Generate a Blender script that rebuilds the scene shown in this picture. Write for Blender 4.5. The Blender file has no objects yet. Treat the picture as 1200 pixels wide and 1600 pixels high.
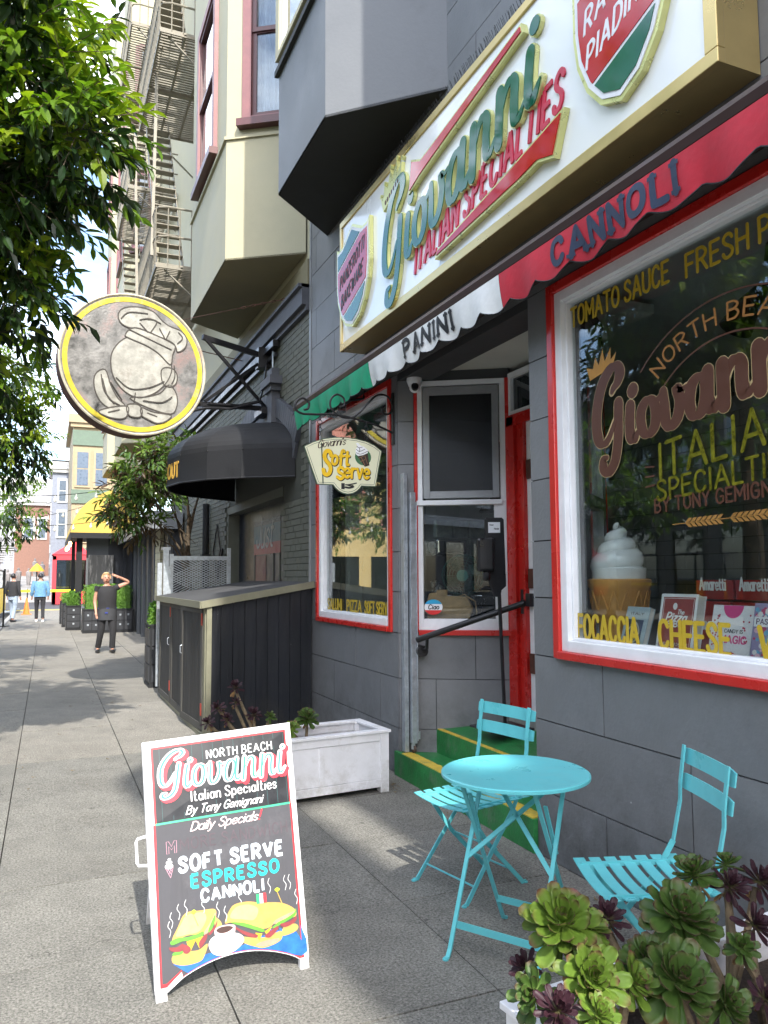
import bpy, math, random
from mathutils import Vector, Matrix
random.seed(7)
PI = math.pi
C = bpy.context.scene.collection
SC = bpy.context.scene

# ------------------------------------------------------------------ camera, sky, sun, exposure
H = 1.6
cam_d = bpy.data.cameras.new('camera'); cam = bpy.data.objects.new('camera', cam_d); C.objects.link(cam)
cam_d.sensor_fit = 'AUTO'; cam_d.sensor_width = 36.0; cam_d.lens = 27.56
cam_d.clip_start = 0.05; cam_d.clip_end = 900
yaw, pitch, roll = math.atan(525/1225), math.atan(100/1225), math.radians(-0.3)
fw = Vector((math.sin(yaw)*math.cos(pitch), math.cos(yaw)*math.cos(pitch), math.sin(pitch)))
rt = Vector((math.cos(yaw), -math.sin(yaw), 0)); up = rt.cross(fw)
rt2 = math.cos(roll)*rt + math.sin(roll)*up; up2 = math.cos(roll)*up - math.sin(roll)*rt
M = Matrix((rt2, up2, -fw)).transposed().to_4x4(); M.translation = Vector((0, 0, H))
cam.matrix_world = M
SC.camera = cam

SUN = Vector((0.055, 0.72, -0.69)).normalized()       # the way the light travels
w = bpy.data.worlds.new('World'); SC.world = w; w.use_nodes = True
nt = w.node_tree; nt.nodes.clear()
sky = nt.nodes.new('ShaderNodeTexSky'); sky.sky_type = 'NISHITA'; sky.sun_disc = False
sky.sun_elevation = math.asin(-SUN.z)
sky.sun_rotation = math.atan2(-SUN.x, -SUN.y)
sky.air_density = 1.0; sky.dust_density = 1.6; sky.ozone_density = 1.2
tc = nt.nodes.new('ShaderNodeTexCoord'); mp = nt.nodes.new('ShaderNodeMapping'); mp.inputs['Scale'].default_value = (1, 1, 2.6)
cn = nt.nodes.new('ShaderNodeTexNoise'); cn.inputs['Scale'].default_value = 2.1; cn.inputs['Detail'].default_value = 7; cn.inputs['Roughness'].default_value = .6
cr = nt.nodes.new('ShaderNodeValToRGB'); cr.color_ramp.elements[0].position = .475; cr.color_ramp.elements[1].position = .73
cmx = nt.nodes.new('ShaderNodeMix'); cmx.data_type = 'RGBA'; cmx.inputs[7].default_value = (12.5, 12.9, 13.4, 1)
bg = nt.nodes.new('ShaderNodeBackground'); bg.inputs['Strength'].default_value = 0.15
wo = nt.nodes.new('ShaderNodeOutputWorld')
nt.links.new(tc.outputs['Generated'], mp.inputs['Vector']); nt.links.new(mp.outputs['Vector'], cn.inputs['Vector'])
nt.links.new(cn.outputs['Fac'], cr.inputs['Fac']); nt.links.new(cr.outputs['Color'], cmx.inputs[0])
nt.links.new(sky.outputs['Color'], cmx.inputs[6]); nt.links.new(cmx.outputs[2], bg.inputs['Color']); nt.links.new(bg.outputs['Background'], wo.inputs['Surface'])
sl = bpy.data.lights.new('sun', 'SUN'); sl.energy = 2.0; sl.angle = math.radians(0.53); sl.color = (1, .955, .88)
so = bpy.data.objects.new('sun', sl); C.objects.link(so); so.rotation_euler = SUN.to_track_quat('-Z', 'Y').to_euler(); so.location = (0, -10, 30)
SC.view_settings.view_transform = 'Standard'; SC.view_settings.look = 'None'
SC.view_settings.exposure = 1.95; SC.view_settings.gamma = 1.0; SC.view_settings.use_curve_mapping = False
SC.cycles.max_bounces = 8; SC.cycles.transparent_max_bounces = 16; SC.cycles.use_denoising = True

# ------------------------------------------------------------------ object helpers
def tag(o, label=None, cat=None, group=None, kind=None):
    if label: o['label'] = label
    if cat: o['category'] = cat
    if group: o['group'] = group
    if kind: o['kind'] = kind
    return o
def thing(name, label, cat, loc=(0, 0, 0), rotz=0, group=None):
    o = bpy.data.objects.new(name, None); C.objects.link(o)
    o.empty_display_size = .1; o.location = loc; o.rotation_euler = (0, 0, rotz)
    return tag(o, label, cat, group)
def wloc(o):
    v = Vector((0, 0, 0))
    while o is not None: v += o.location; o = o.parent
    return v
def copy_tree(o, parent=None):
    c = o.copy(); C.objects.link(c); c.parent = parent
    for ch in list(o.children): copy_tree(ch, c)
    return c
def rel(o, label, group=None):
    o['label'] = label
    if group: o['group'] = group
    return o

class FR:                                            # a plane in the world: origin, right, up, outward
    def __init__(s, o, u, v=(0, 0, 1)):
        s.o = Vector(o); s.u = Vector(u).normalized(); s.v = Vector(v).normalized(); s.n = s.u.cross(s.v)
    def __call__(s, a, b, d=0): return s.o + s.u*a + s.v*b + s.n*d
    def off(s, a, b, d=0): return FR(s(a, b, d), s.u, s.v)

class MB:
    def __init__(s): s.v = []; s.f = []; s.m = []; s.k = 0
    def face(s, pts, mi=0):
        i = len(s.v); s.v += [tuple(p) for p in pts]; s.f.append(tuple(range(i, i+len(pts)))); s.m.append(mi)
    def box(s, x0, x1, y0, y1, z0, z1, mi=0):
        i = len(s.v)
        s.v += [(x, y, z) for z in (z0, z1) for y in (y0, y1) for x in (x0, x1)]
        for q in ((0, 2, 3, 1), (4, 5, 7, 6), (0, 1, 5, 4), (2, 6, 7, 3), (0, 4, 6, 2), (1, 3, 7, 5)):
            s.f.append(tuple(i+k for k in q)); s.m.append(mi)
        return s
    def fbox(s, fr, a0, a1, b0, b1, d0, d1, mi=0):   # box in a frame
        i = len(s.v)
        s.v += [tuple(fr(a, b, d)) for d in (d0, d1) for b in (b0, b1) for a in (a0, a1)]
        for q in ((0, 2, 3, 1), (4, 5, 7, 6), (0, 1, 5, 4), (2, 6, 7, 3), (0, 4, 6, 2), (1, 3, 7, 5)):
            s.f.append(tuple(i+k for k in q)); s.m.append(mi)
        return s
    def prism(s, poly, fr, d0, d1, mi=0, ms=None, back=True):
        n = len(poly); i = len(s.v)
        ar = sum(poly[k][0]*poly[(k+1) % n][1]-poly[(k+1) % n][0]*poly[k][1] for k in range(n))
        if ar < 0: poly = poly[::-1]
        s.v += [tuple(fr(a, b, d1)) for a, b in poly]
        s.f.append(tuple(range(i, i+n))); s.m.append(mi)
        if abs(d1-d0) > 1e-5:
            s.v += [tuple(fr(a, b, d0)) for a, b in poly]
            for k in range(n):
                j = (k+1) % n; s.f.append((i+k, i+n+k, i+n+j, i+j)); s.m.append(mi if ms is None else ms)
            if back: s.f.append(tuple(range(i+2*n-1, i+n-1, -1))); s.m.append(mi)
        return s
    def tube(s, pts, r, n=8, cap=True, mi=0, flat=None):
        pts = [Vector(p) for p in pts]; N = len(pts); rr = r if isinstance(r, (list, tuple)) else [r]*N
        i = len(s.v); prev = None
        for k, p in enumerate(pts):
            t = (pts[min(k+1, N-1)]-pts[max(k-1, 0)]).normalized()
            if prev is None:
                a = Vector((0, 0, 1)) if abs(t.z) < .9 else Vector((1, 0, 0)); u = t.cross(a).normalized()
            else: u = (prev - t*prev.dot(t)); u = u.normalized() if u.length > 1e-6 else t.orthogonal().normalized()
            prev = u; vv = t.cross(u)
            for q in range(n):
                an = 2*PI*q/n; s.v.append(tuple(p+(u*math.cos(an)+vv*math.sin(an))*rr[k]))
        for k in range(N-1):
            for q in range(n):
                a = i+k*n+q; b = i+k*n+(q+1) % n; s.f.append((a, b, b+n, a+n)); s.m.append(mi)
        if cap: s.f.append(tuple(i+q for q in range(n))[::-1]); s.m.append(mi); s.f.append(tuple(i+(N-1)*n+q for q in range(n))); s.m.append(mi)
        return s
    def bar(s, p, q, wd, th, side=None, mi=0):       # flat bar: width wd along 'side', thickness th
        p = Vector(p); q = Vector(q); t = (q-p).normalized()
        sd = Vector(side) if side is not None else (t.cross(Vector((0, 0, 1))) if abs(t.z) < .95 else Vector((1, 0, 0)))
        sd = (sd-t*sd.dot(t)).normalized(); nn = t.cross(sd); i = len(s.v)
        for c in (p, q):
            for a, b in ((-1, -1), (1, -1), (1, 1), (-1, 1)): s.v.append(tuple(c+sd*a*wd/2+nn*b*th/2))
        for f in ((0, 1, 2, 3), (7, 6, 5, 4), (0, 4, 5, 1), (1, 5, 6, 2), (2, 6, 7, 3), (3, 7, 4, 0)): s.f.append(tuple(i+k for k in f)); s.m.append(mi)
        return s
    def lathe(s, prof, c=(0, 0, 0), n=24, mi=0, cap=True, sx=1, sy=1):
        i = len(s.v); c = Vector(c); N = len(prof)
        for r, z in prof:
            for q in range(n):
                an = 2*PI*q/n; s.v.append((c.x+r*math.cos(an)*sx, c.y+r*math.sin(an)*sy, c.z+z))
        for k in range(N-1):
            for q in range(n):
                a = i+k*n+q; b = i+k*n+(q+1) % n; s.f.append((a, b, b+n, a+n)); s.m.append(mi)
        if cap:
            s.f.append(tuple(i+q for q in range(n))[::-1]); s.m.append(mi); s.f.append(tuple(i+(N-1)*n+q for q in range(n))); s.m.append(mi)
        return s
    def ball(s, c, r, n=10, mi=0, sz=1):
        prof = [(max(r*math.sin(PI*k/n), 1e-4), -r*math.cos(PI*k/n)*sz) for k in range(n+1)]
        return s.lathe(prof, c, n*2, mi, False)
    def build(s, name, mats, parent=None, world=True, smooth=False, loc=None, bevel=0):
        me = bpy.data.meshes.new(name)
        off = wloc(parent) if (parent is not None and world) else Vector((0, 0, 0))
        if loc is not None: off = off + Vector(loc)
        vs = [(a-off.x, b-off.y, c-off.z) for a, b, c in s.v] if off.length > 0 else s.v
        me.from_pydata(vs, [], s.f)
        if not isinstance(mats, (list, tuple)): mats = [mats]
        for m_ in mats: me.materials.append(m_)
        if len(mats) > 1: me.polygons.foreach_set('material_index', s.m)
        me.update()
        o = bpy.data.objects.new(name, me); C.objects.link(o)
        if parent is not None: o.parent = parent
        if loc is not None: o.location = loc
        if smooth:
            me.polygons.foreach_set('use_smooth', [True]*len(me.polygons))
            try: me.set_sharp_from_angle(angle=math.radians(40))
            except Exception: pass
        if bevel:
            b = o.modifiers.new('bevel', 'BEVEL'); b.width = bevel; b.segments = 2; b.limit_method = 'ANGLE'; b.angle_limit = math.radians(50)
        return o

# ------------------------------------------------------------------ materials
def rgb(h):
    h = h.lstrip('#'); c = [int(h[i:i+2], 16)/255 for i in (0, 2, 4)]
    return tuple(x/12.92 if x <= .04045 else ((x+.055)/1.055)**2.4 for x in c)
def mat(name, col, rough=.6, metal=0, var=.12, scale=6, bump=.0, bscale=60, rnd=0.0, spec=.5, stain=None, stamt=.4, stscale=2.5, emit=None, sub=0, coat=0, streak=False):
    m = bpy.data.materials.new(name); m.use_nodes = True; n = m.node_tree; L = n.links
    b = n.nodes['Principled BSDF']
    if isinstance(col, str): col = rgb(col)
    b.inputs['Roughness'].default_value = rough; b.inputs['Metallic'].default_value = metal
    b.inputs['Specular IOR Level'].default_value = spec
    if coat: b.inputs['Coat Weight'].default_value = coat; b.inputs['Coat Roughness'].default_value = .06
    tcn = n.nodes.new('ShaderNodeTexCoord'); src = tcn.outputs['Object']
    if streak:
        mpn = n.nodes.new('ShaderNodeMapping'); mpn.inputs['Scale'].default_value = (1, 1, .12); L.new(src, mpn.inputs['Vector']); srcv = mpn.outputs['Vector']
    else: srcv = src
    nz = n.nodes.new('ShaderNodeTexNoise'); nz.inputs['Scale'].default_value = scale; nz.inputs['Detail'].default_value = 6; nz.inputs['Roughness'].default_value = .62
    L.new(srcv, nz.inputs['Vector'])
    mr = n.nodes.new('ShaderNodeMapRange'); mr.inputs['From Min'].default_value = .25; mr.inputs['From Max'].default_value = .75
    mr.inputs['To Min'].default_value = 1-var*1.6; mr.inputs['To Max'].default_value = 1+var*1.6
    L.new(nz.outputs['Fac'], mr.inputs['Value'])
    val = mr.outputs['Result']
    if rnd:
        oi = n.nodes.new('ShaderNodeObjectInfo'); r2 = n.nodes.new('ShaderNodeMapRange'); r2.inputs['To Min'].default_value = 1-rnd; r2.inputs['To Max'].default_value = 1+rnd
        L.new(oi.outputs['Random'], r2.inputs['Value']); mm = n.nodes.new('ShaderNodeMath'); mm.operation = 'MULTIPLY'
        L.new(val, mm.inputs[0]); L.new(r2.outputs['Result'], mm.inputs[1]); val = mm.outputs[0]
    vm = n.nodes.new('ShaderNodeVectorMath'); vm.operation = 'SCALE'; vm.inputs[0].default_value = col[:3]; L.new(val, vm.inputs['Scale'])
    out = vm.outputs['Vector']
    if stain is not None:
        if isinstance(stain, str): stain = rgb(stain)
        n2 = n.nodes.new('ShaderNodeTexNoise'); n2.inputs['Scale'].default_value = stscale; n2.inputs['Detail'].default_value = 8; n2.inputs['Roughness'].default_value = .7
        L.new(srcv, n2.inputs['Vector'])
        m2 = n.nodes.new('ShaderNodeMapRange'); m2.inputs['From Min'].default_value = .53; m2.inputs['From Max'].default_value = .68; m2.inputs['To Max'].default_value = stamt
        L.new(n2.outputs['Fac'], m2.inputs['Value'])
        mx = n.nodes.new('ShaderNodeMix'); mx.data_type = 'RGBA'; mx.inputs[7].default_value = (*stain[:3], 1)
        L.new(m2.outputs['Result'], mx.inputs[0]); L.new(out, mx.inputs[6]); out = mx.outputs[2]
    L.new(out, b.inputs['Base Color'])
    rn = n.nodes.new('ShaderNodeMapRange'); rn.inputs['From Min'].default_value = .3; rn.inputs['From Max'].default_value = .7
    rn.inputs['To Min'].default_value = max(rough-.08, .02); rn.inputs['To Max'].default_value = min(rough+.1, 1)
    L.new(nz.outputs['Fac'], rn.inputs['Value']); L.new(rn.outputs['Result'], b.inputs['Roughness'])
    if bump:
        n3 = n.nodes.new('ShaderNodeTexNoise'); n3.inputs['Scale'].default_value = bscale; n3.inputs['Detail'].default_value = 5; L.new(srcv, n3.inputs['Vector'])
        bp = n.nodes.new('ShaderNodeBump'); bp.inputs['Strength'].default_value = bump; bp.inputs['Distance'].default_value = .01
        L.new(n3.outputs['Fac'], bp.inputs['Height']); L.new(bp.outputs['Normal'], b.inputs['Normal'])
    if emit: b.inputs['Emission Color'].default_value = (*emit[:3], 1); b.inputs['Emission Strength'].default_value = emit[3]
    if sub:
        b.inputs['Subsurface Weight'].default_value = sub; b.inputs['Subsurface Radius'].default_value = (.02, .02, .01)
    return m
def glass(name, tint=(.93, .96, .95), ior=1.6, rough=.0, base=.0):
    m = bpy.data.materials.new(name); m.use_nodes = True; n = m.node_tree; L = n.links; n.nodes.clear()
    o = n.nodes.new('ShaderNodeOutputMaterial'); t = n.nodes.new('ShaderNodeBsdfTransparent'); t.inputs['Color'].default_value = (*tint, 1)
    g = n.nodes.new('ShaderNodeBsdfGlossy'); g.inputs['Roughness'].default_value = rough; g.inputs['Color'].default_value = (.95, .97, 1, 1)
    # Schlick reflectance from the facing angle, the same on both faces of the pane
    lw = n.nodes.new('ShaderNodeLayerWeight'); lw.inputs['Blend'].default_value = .5
    pw = n.nodes.new('ShaderNodeMath'); pw.operation = 'POWER'; pw.inputs[1].default_value = 4.6; L.new(lw.outputs['Facing'], pw.inputs[0])
    r0 = ((ior-1)/(ior+1))**2
    ml = n.nodes.new('ShaderNodeMath'); ml.operation = 'MULTIPLY'; ml.inputs[1].default_value = 1-r0; L.new(pw.outputs[0], ml.inputs[0])
    a = n.nodes.new('ShaderNodeMath'); a.operation = 'ADD'; a.use_clamp = True; a.inputs[1].default_value = base+r0; L.new(ml.outputs[0], a.inputs[0])
    x = n.nodes.new('ShaderNodeMixShader'); L.new(a.outputs[0], x.inputs['Fac']); L.new(t.outputs[0], x.inputs[1]); L.new(g.outputs[0], x.inputs[2]); L.new(x.outputs[0], o.inputs['Surface'])
    return m
def leafmat(name, c1, c2, rough=.4, trans=.35, spec=.5):
    m = bpy.data.materials.new(name); m.use_nodes = True; n = m.node_tree; L = n.links
    b = n.nodes['Principled BSDF']; b.inputs['Roughness'].default_value = rough; b.inputs['Specular IOR Level'].default_value = spec
    tcn = n.nodes.new('ShaderNodeTexCoord'); nz = n.nodes.new('ShaderNodeTexNoise'); nz.inputs['Scale'].default_value = 2.2; nz.inputs['Detail'].default_value = 6
    L.new(tcn.outputs['Object'], nz.inputs['Vector'])
    mx = n.nodes.new('ShaderNodeMix'); mx.data_type = 'RGBA'; mx.inputs[6].default_value = (*c1, 1); mx.inputs[7].default_value = (*c2, 1)
    mr = n.nodes.new('ShaderNodeMapRange'); mr.inputs['From Min'].default_value = .38; mr.inputs['From Max'].default_value = .62
    L.new(nz.outputs['Fac'], mr.inputs['Value']); L.new(mr.outputs['Result'], mx.inputs[0]); L.new(mx.outputs[2], b.inputs['Base Color'])
    tr = n.nodes.new('ShaderNodeBsdfTranslucent'); tc2 = n.nodes.new('ShaderNodeVectorMath'); tc2.operation = 'MULTIPLY'; tc2.inputs[1].default_value = (1.7, 1.8, .7)
    L.new(mx.outputs[2], tc2.inputs[0]); L.new(tc2.outputs[0], tr.inputs['Color'])
    ms = n.nodes.new('ShaderNodeMixShader'); ms.inputs['Fac'].default_value = trans
    L.new(b.outputs[0], ms.inputs[1]); L.new(tr.outputs[0], ms.inputs[2]); L.new(ms.outputs[0], n.nodes['Material Output'].inputs['Surface'])
    return m
def concrete(name, col, dark, light, rnd=.08):
    m = mat(name, col, .85, var=.16, scale=3.2, bump=.35, bscale=140, rnd=rnd, stain=dark, stamt=.6, stscale=1.5, spec=.25)
    n = m.node_tree; L = n.links; b = n.nodes['Principled BSDF']; src = b.inputs['Base Color'].links[0].from_socket
    tcn = n.nodes.new('ShaderNodeTexCoord'); vo = n.nodes.new('ShaderNodeTexNoise'); vo.inputs['Scale'].default_value = 88; vo.inputs['Detail'].default_value = 2; vo.inputs['Roughness'].default_value = .8
    L.new(tcn.outputs['Object'], vo.inputs['Vector'])
    mr = n.nodes.new('ShaderNodeMapRange'); mr.inputs['From Min'].default_value = .3; mr.inputs['From Max'].default_value = .7; mr.inputs['To Min'].default_value = .45; mr.inputs['To Max'].default_value = 1.6; mr.clamp = True
    L.new(vo.outputs['Fac'], mr.inputs['Value']); vm = n.nodes.new('ShaderNodeVectorMath'); vm.operation = 'SCALE'; L.new(src, vm.inputs[0]); L.new(mr.outputs['Result'], vm.inputs['Scale'])
    # small pale and dark flecks
    v2 = n.nodes.new('ShaderNodeTexVoronoi'); v2.inputs['Scale'].default_value = 38; L.new(tcn.outputs['Object'], v2.inputs['Vector'])
    m3 = n.nodes.new('ShaderNodeMapRange'); m3.inputs['From Min'].default_value = .08; m3.inputs['From Max'].default_value = .17; m3.inputs['To Min'].default_value = .75; m3.inputs['To Max'].default_value = 0
    L.new(v2.outputs['Distance'], m3.inputs['Value']); mx = n.nodes.new('ShaderNodeMix'); mx.data_type = 'RGBA'; mx.inputs[7].default_value = (*light, 1)
    L.new(m3.outputs['Result'], mx.inputs[0]); L.new(vm.outputs['Vector'], mx.inputs[6])
    # old gum spots and hairline cracks
    gsrc = n.nodes.new('ShaderNodeNewGeometry'); v4 = n.nodes.new('ShaderNodeTexVoronoi'); v4.inputs['Scale'].default_value = 2.6; L.new(gsrc.outputs['Position'], v4.inputs['Vector'])
    m4 = n.nodes.new('ShaderNodeMapRange'); m4.inputs['From Min'].default_value = .035; m4.inputs['From Max'].default_value = .055; m4.inputs['To Min'].default_value = .55; m4.inputs['To Max'].default_value = 0; L.new(v4.outputs['Distance'], m4.inputs['Value'])
    x4 = n.nodes.new('ShaderNodeMix'); x4.data_type = 'RGBA'; x4.inputs[7].default_value = (*[c*.6 for c in dark], 1); L.new(m4.outputs['Result'], x4.inputs[0]); L.new(mx.outputs[2], x4.inputs[6])
    nw = n.nodes.new('ShaderNodeTexNoise'); nw.inputs['Scale'].default_value = 3; nw.inputs['Detail'].default_value = 6; L.new(gsrc.outputs['Position'], nw.inputs['Vector'])
    ad = n.nodes.new('ShaderNodeVectorMath'); ad.operation = 'ADD'; L.new(gsrc.outputs['Position'], ad.inputs[0]); L.new(nw.outputs['Color'], ad.inputs[1])
    v5 = n.nodes.new('ShaderNodeTexVoronoi'); v5.feature = 'DISTANCE_TO_EDGE'; v5.inputs['Scale'].default_value = .42; L.new(ad.outputs[0], v5.inputs['Vector'])
    m5 = n.nodes.new('ShaderNodeMapRange'); m5.inputs['From Min'].default_value = .0005; m5.inputs['From Max'].default_value = .0018; m5.inputs['To Min'].default_value = .6; m5.inputs['To Max'].default_value = 0; L.new(v5.outputs['Distance'], m5.inputs['Value'])
    x5 = n.nodes.new('ShaderNodeMix'); x5.data_type = 'RGBA'; x5.inputs[7].default_value = (.03, .028, .025, 1); L.new(m5.outputs['Result'], x5.inputs[0]); L.new(x4.outputs[2], x5.inputs[6]); L.new(x5.outputs[2], b.inputs['Base Color'])
    return m
def grime(m, specks=(.7, .7, .7), sc=9, chips=True, low=None, amt=.5):
    # chipped specks scattered over a paint, and dirt splashed up from the ground where asked
    n = m.node_tree; L = n.links; b = n.nodes['Principled BSDF']; src = b.inputs['Base Color'].links[0].from_socket
    g = n.nodes.new('ShaderNodeNewGeometry'); v = n.nodes.new('ShaderNodeTexVoronoi'); v.inputs['Scale'].default_value = sc; L.new(g.outputs['Position'], v.inputs['Vector'])
    sx_ = n.nodes.new('ShaderNodeSeparateColor'); L.new(v.outputs['Color'], sx_.inputs[0])
    th = n.nodes.new('ShaderNodeMath'); th.operation = 'MULTIPLY'; th.inputs[1].default_value = .055; L.new(sx_.outputs[0], th.inputs[0])
    lt = n.nodes.new('ShaderNodeMath'); lt.operation = 'LESS_THAN'; L.new(v.outputs['Distance'], lt.inputs[0]); L.new(th.outputs[0], lt.inputs[1])
    g2 = n.nodes.new('ShaderNodeMath'); g2.operation = 'GREATER_THAN'; g2.inputs[1].default_value = .72; L.new(sx_.outputs[1], g2.inputs[0])
    mu = n.nodes.new('ShaderNodeMath'); mu.operation = 'MULTIPLY'; L.new(lt.outputs[0], mu.inputs[0]); L.new(g2.outputs[0], mu.inputs[1])
    x = n.nodes.new('ShaderNodeMix'); x.data_type = 'RGBA'; x.inputs[7].default_value = (*specks, 1); L.new(mu.outputs[0], x.inputs[0]); L.new(src, x.inputs[6]); out = x.outputs[2]
    if low:
        sp = n.nodes.new('ShaderNodeSeparateXYZ'); L.new(g.outputs['Position'], sp.inputs[0]); nz = n.nodes.new('ShaderNodeTexNoise'); nz.inputs['Scale'].default_value = 5; nz.inputs['Detail'].default_value = 8; nz.inputs['Roughness'].default_value = .75; L.new(g.outputs['Position'], nz.inputs['Vector'])
        mr = n.nodes.new('ShaderNodeMapRange'); mr.inputs['From Min'].default_value = 0; mr.inputs['From Max'].default_value = low[0]; mr.inputs['To Min'].default_value = .85; mr.inputs['To Max'].default_value = .12; L.new(sp.outputs['Z'], mr.inputs['Value'])
        pr = n.nodes.new('ShaderNodeMath'); pr.operation = 'MULTIPLY'; L.new(mr.outputs['Result'], pr.inputs[0]); m2 = n.nodes.new('ShaderNodeMapRange'); m2.inputs['From Min'].default_value = .42; m2.inputs['From Max'].default_value = .66; L.new(nz.outputs['Fac'], m2.inputs['Value']); L.new(m2.outputs['Result'], pr.inputs[1])
        x2 = n.nodes.new('ShaderNodeMix'); x2.data_type = 'RGBA'; x2.inputs[7].default_value = (*low[1], 1); L.new(pr.outputs[0], x2.inputs[0]); L.new(out, x2.inputs[6]); out = x2.outputs[2]
    L.new(out, b.inputs['Base Color'])

X_ = {}
def mk(): 
    d = X_
    d['slab'] = concrete('grey_concrete', (.165, .160, .142), (.080, .076, .066), (.32, .31, .27))
    d['slab2'] = concrete('tan_concrete', (.195, .183, .158), (.12, .11, .095), (.30, .285, .255))
    d['joint'] = mat('joint_dirt', (.05, .047, .042), .95, var=.3, scale=30)
    d['asphalt'] = mat('asphalt', (.055, .056, .06), .9, var=.25, scale=40, bump=.3, bscale=200)
    d['kerb'] = mat('kerb_concrete', (.27, .26, .24), .85, var=.15, scale=8, bump=.2, bscale=90)
    d['grey'] = mat('grey_wall_paint', (.182, .187, .194), .5, var=.07, scale=2.2, bump=.22, bscale=46, rnd=.05, stain=(.11, .115, .122), stamt=.35, stscale=1.3, spec=.4)
    d['greyd'] = mat('dark_grey_paint', (.045, .047, .05), .6, var=.12, scale=3, bump=.15, bscale=60)
    d['greyw'] = mat('grey_bay_paint', (.15, .158, .168), .6, var=.08, scale=1.6, bump=.12, bscale=40, stain=(.09, .095, .10), stamt=.4, stscale=1.1)
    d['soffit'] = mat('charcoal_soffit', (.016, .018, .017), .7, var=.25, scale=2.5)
    d['red'] = mat('red_gloss_paint', (.56, .018, .013), .28, var=.06, scale=4, stain=(.38, .014, .012), stamt=.25, stscale=5, bump=.06, bscale=30, coat=.3)
    d['white'] = mat('white_frame_paint', (.80, .81, .83), .4, var=.05, scale=5, stain=(.62, .62, .61), stamt=.25, stscale=7, bump=.06, bscale=40)
    d['whitep'] = mat('white_planter_paint', (.80, .80, .82), .5, var=.05, scale=4, stain=(.52, .50, .45), stamt=.45, stscale=6, bump=.08, bscale=60)
    d['creamc'] = mat('recess_ceiling_cream', (.55, .55, .50), .7, var=.05, scale=4)
    d['alum'] = mat('grey_screen_frame', (.30, .31, .32), .45, metal=.3, var=.08, scale=10)
    d['galv'] = mat('galvanised_steel', (.42, .46, .50), .38, metal=.55, var=.16, scale=22, stain=(.28, .27, .25), stamt=.4, stscale=9)
    d['black'] = mat('black_paint', (.014, .014, .016), .35, var=.2, scale=12, spec=.5)
    d['blackm'] = mat('matt_black', (.009, .010, .012), .75, var=.25, scale=7)
    d['iron'] = mat('wrought_iron', (.018, .018, .02), .5, metal=.3, var=.3, scale=30, bump=.15, bscale=120)
    d['teal'] = mat('turquoise_enamel', (.125, .52, .56), .32, var=.05, scale=7, stain=(.08, .42, .46), stamt=.35, stscale=9, bump=.03, bscale=60)
    d['stepg'] = mat('green_step_paint', (.022, .19, .05), .5, var=.22, scale=9, stain=(.13, .16, .12), stamt=.55, stscale=6, bump=.35, bscale=50)
    d['stepy'] = mat('yellow_nosing_paint', (.62, .44, .055), .6, var=.14, scale=14, stain=(.20, .22, .08), stamt=.7, stscale=10, bump=.3, bscale=110)
    d['gold'] = mat('gold_sign_metal', (.62, .47, .20), .33, metal=.75, var=.07, scale=4)
    d['goldl'] = mat('gold_letter_edge', (.62, .62, .26), .3, metal=.5, var=.1, scale=8)
    d['signw'] = mat('gloss_white_sign_face', (.88, .90, .89), .2, var=.015, scale=1.5, coat=.6)
    d['signg'] = mat('green_mirror_acrylic', (.004, .115, .060), .05, var=.15, scale=5, coat=.0, spec=.6)
    d['signr'] = mat('red_mirror_acrylic', (.50, .008, .018), .08, var=.1, scale=5, coat=.0, spec=.6)
    d['signrt'] = mat('red_sign_letters', (.52, .012, .05), .3, var=.06, scale=9)
    d['brown'] = mat('brown_awning_rail', (.045, .022, .02), .5, var=.1, scale=8, coat=.1)
    d['vg'] = mat('green_canvas', (.015, .33, .17), .8, var=.1, scale=14, bump=.3, bscale=25)
    d['vw'] = mat('white_canvas', (.72, .74, .74), .8, var=.05, scale=10, bump=.3, bscale=25, stain=(.5, .5, .48), stamt=.35)
    d['vr'] = mat('red_canvas', (.50, .025, .045), .75, var=.08, scale=10, bump=.3, bscale=25)
    d['ink'] = mat('black_print', (.015, .016, .018), .6, var=.2, scale=20)
    d['cream'] = mat('cream_stucco', (.41, .38, .255), .7, var=.05, scale=2.5, bump=.12, bscale=60, stain=(.37, .345, .235), stamt=.35, stscale=1.5)
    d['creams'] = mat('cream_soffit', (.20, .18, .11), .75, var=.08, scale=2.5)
    d['pink'] = mat('mauve_trim', (.22, .095, .095), .5, var=.1, scale=8)
    d['maroon'] = mat('maroon_sash', (.10, .035, .035), .4, var=.15, scale=9)
    d['olive'] = mat('olive_brick_paint', (.115, .12, .095), .7, var=.1, scale=7, bump=.3, bscale=60, rnd=.05)
    d['olivej'] = mat('olive_mortar_paint', (.06, .063, .05), .85, var=.15, scale=20)
    d['slate'] = mat('slate_band_paint', (.075, .08, .095), .6, var=.15, scale=8, bump=.2, bscale=60)
    d['canvas'] = mat('black_awning_canvas', (.0065, .007, .009), .7, var=.2, scale=3, bump=.12, bscale=50)
    d['woodb'] = mat('black_stained_board', (.009, .011, .016), .5, var=.3, scale=5, bump=.5, bscale=40, stain=(.022, .023, .027), stamt=.5, stscale=6, streak=True)
    d['woodg'] = mat('weathered_dark_board', (.020, .020, .020), .7, var=.3, scale=9, bump=.5, bscale=50, stain=(.07, .068, .062), stamt=.5, stscale=8, streak=True)
    d['olivet'] = mat('olive_trim_paint', (.19, .185, .125), .6, var=.12, scale=8, stain=(.2, .19, .14), stamt=.5)
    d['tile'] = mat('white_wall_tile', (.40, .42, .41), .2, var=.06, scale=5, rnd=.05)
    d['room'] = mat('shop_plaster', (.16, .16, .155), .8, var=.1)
    d['roomd'] = mat('shop_dark_fitting', (.035, .032, .03), .5, var=.2, scale=5)
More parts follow.
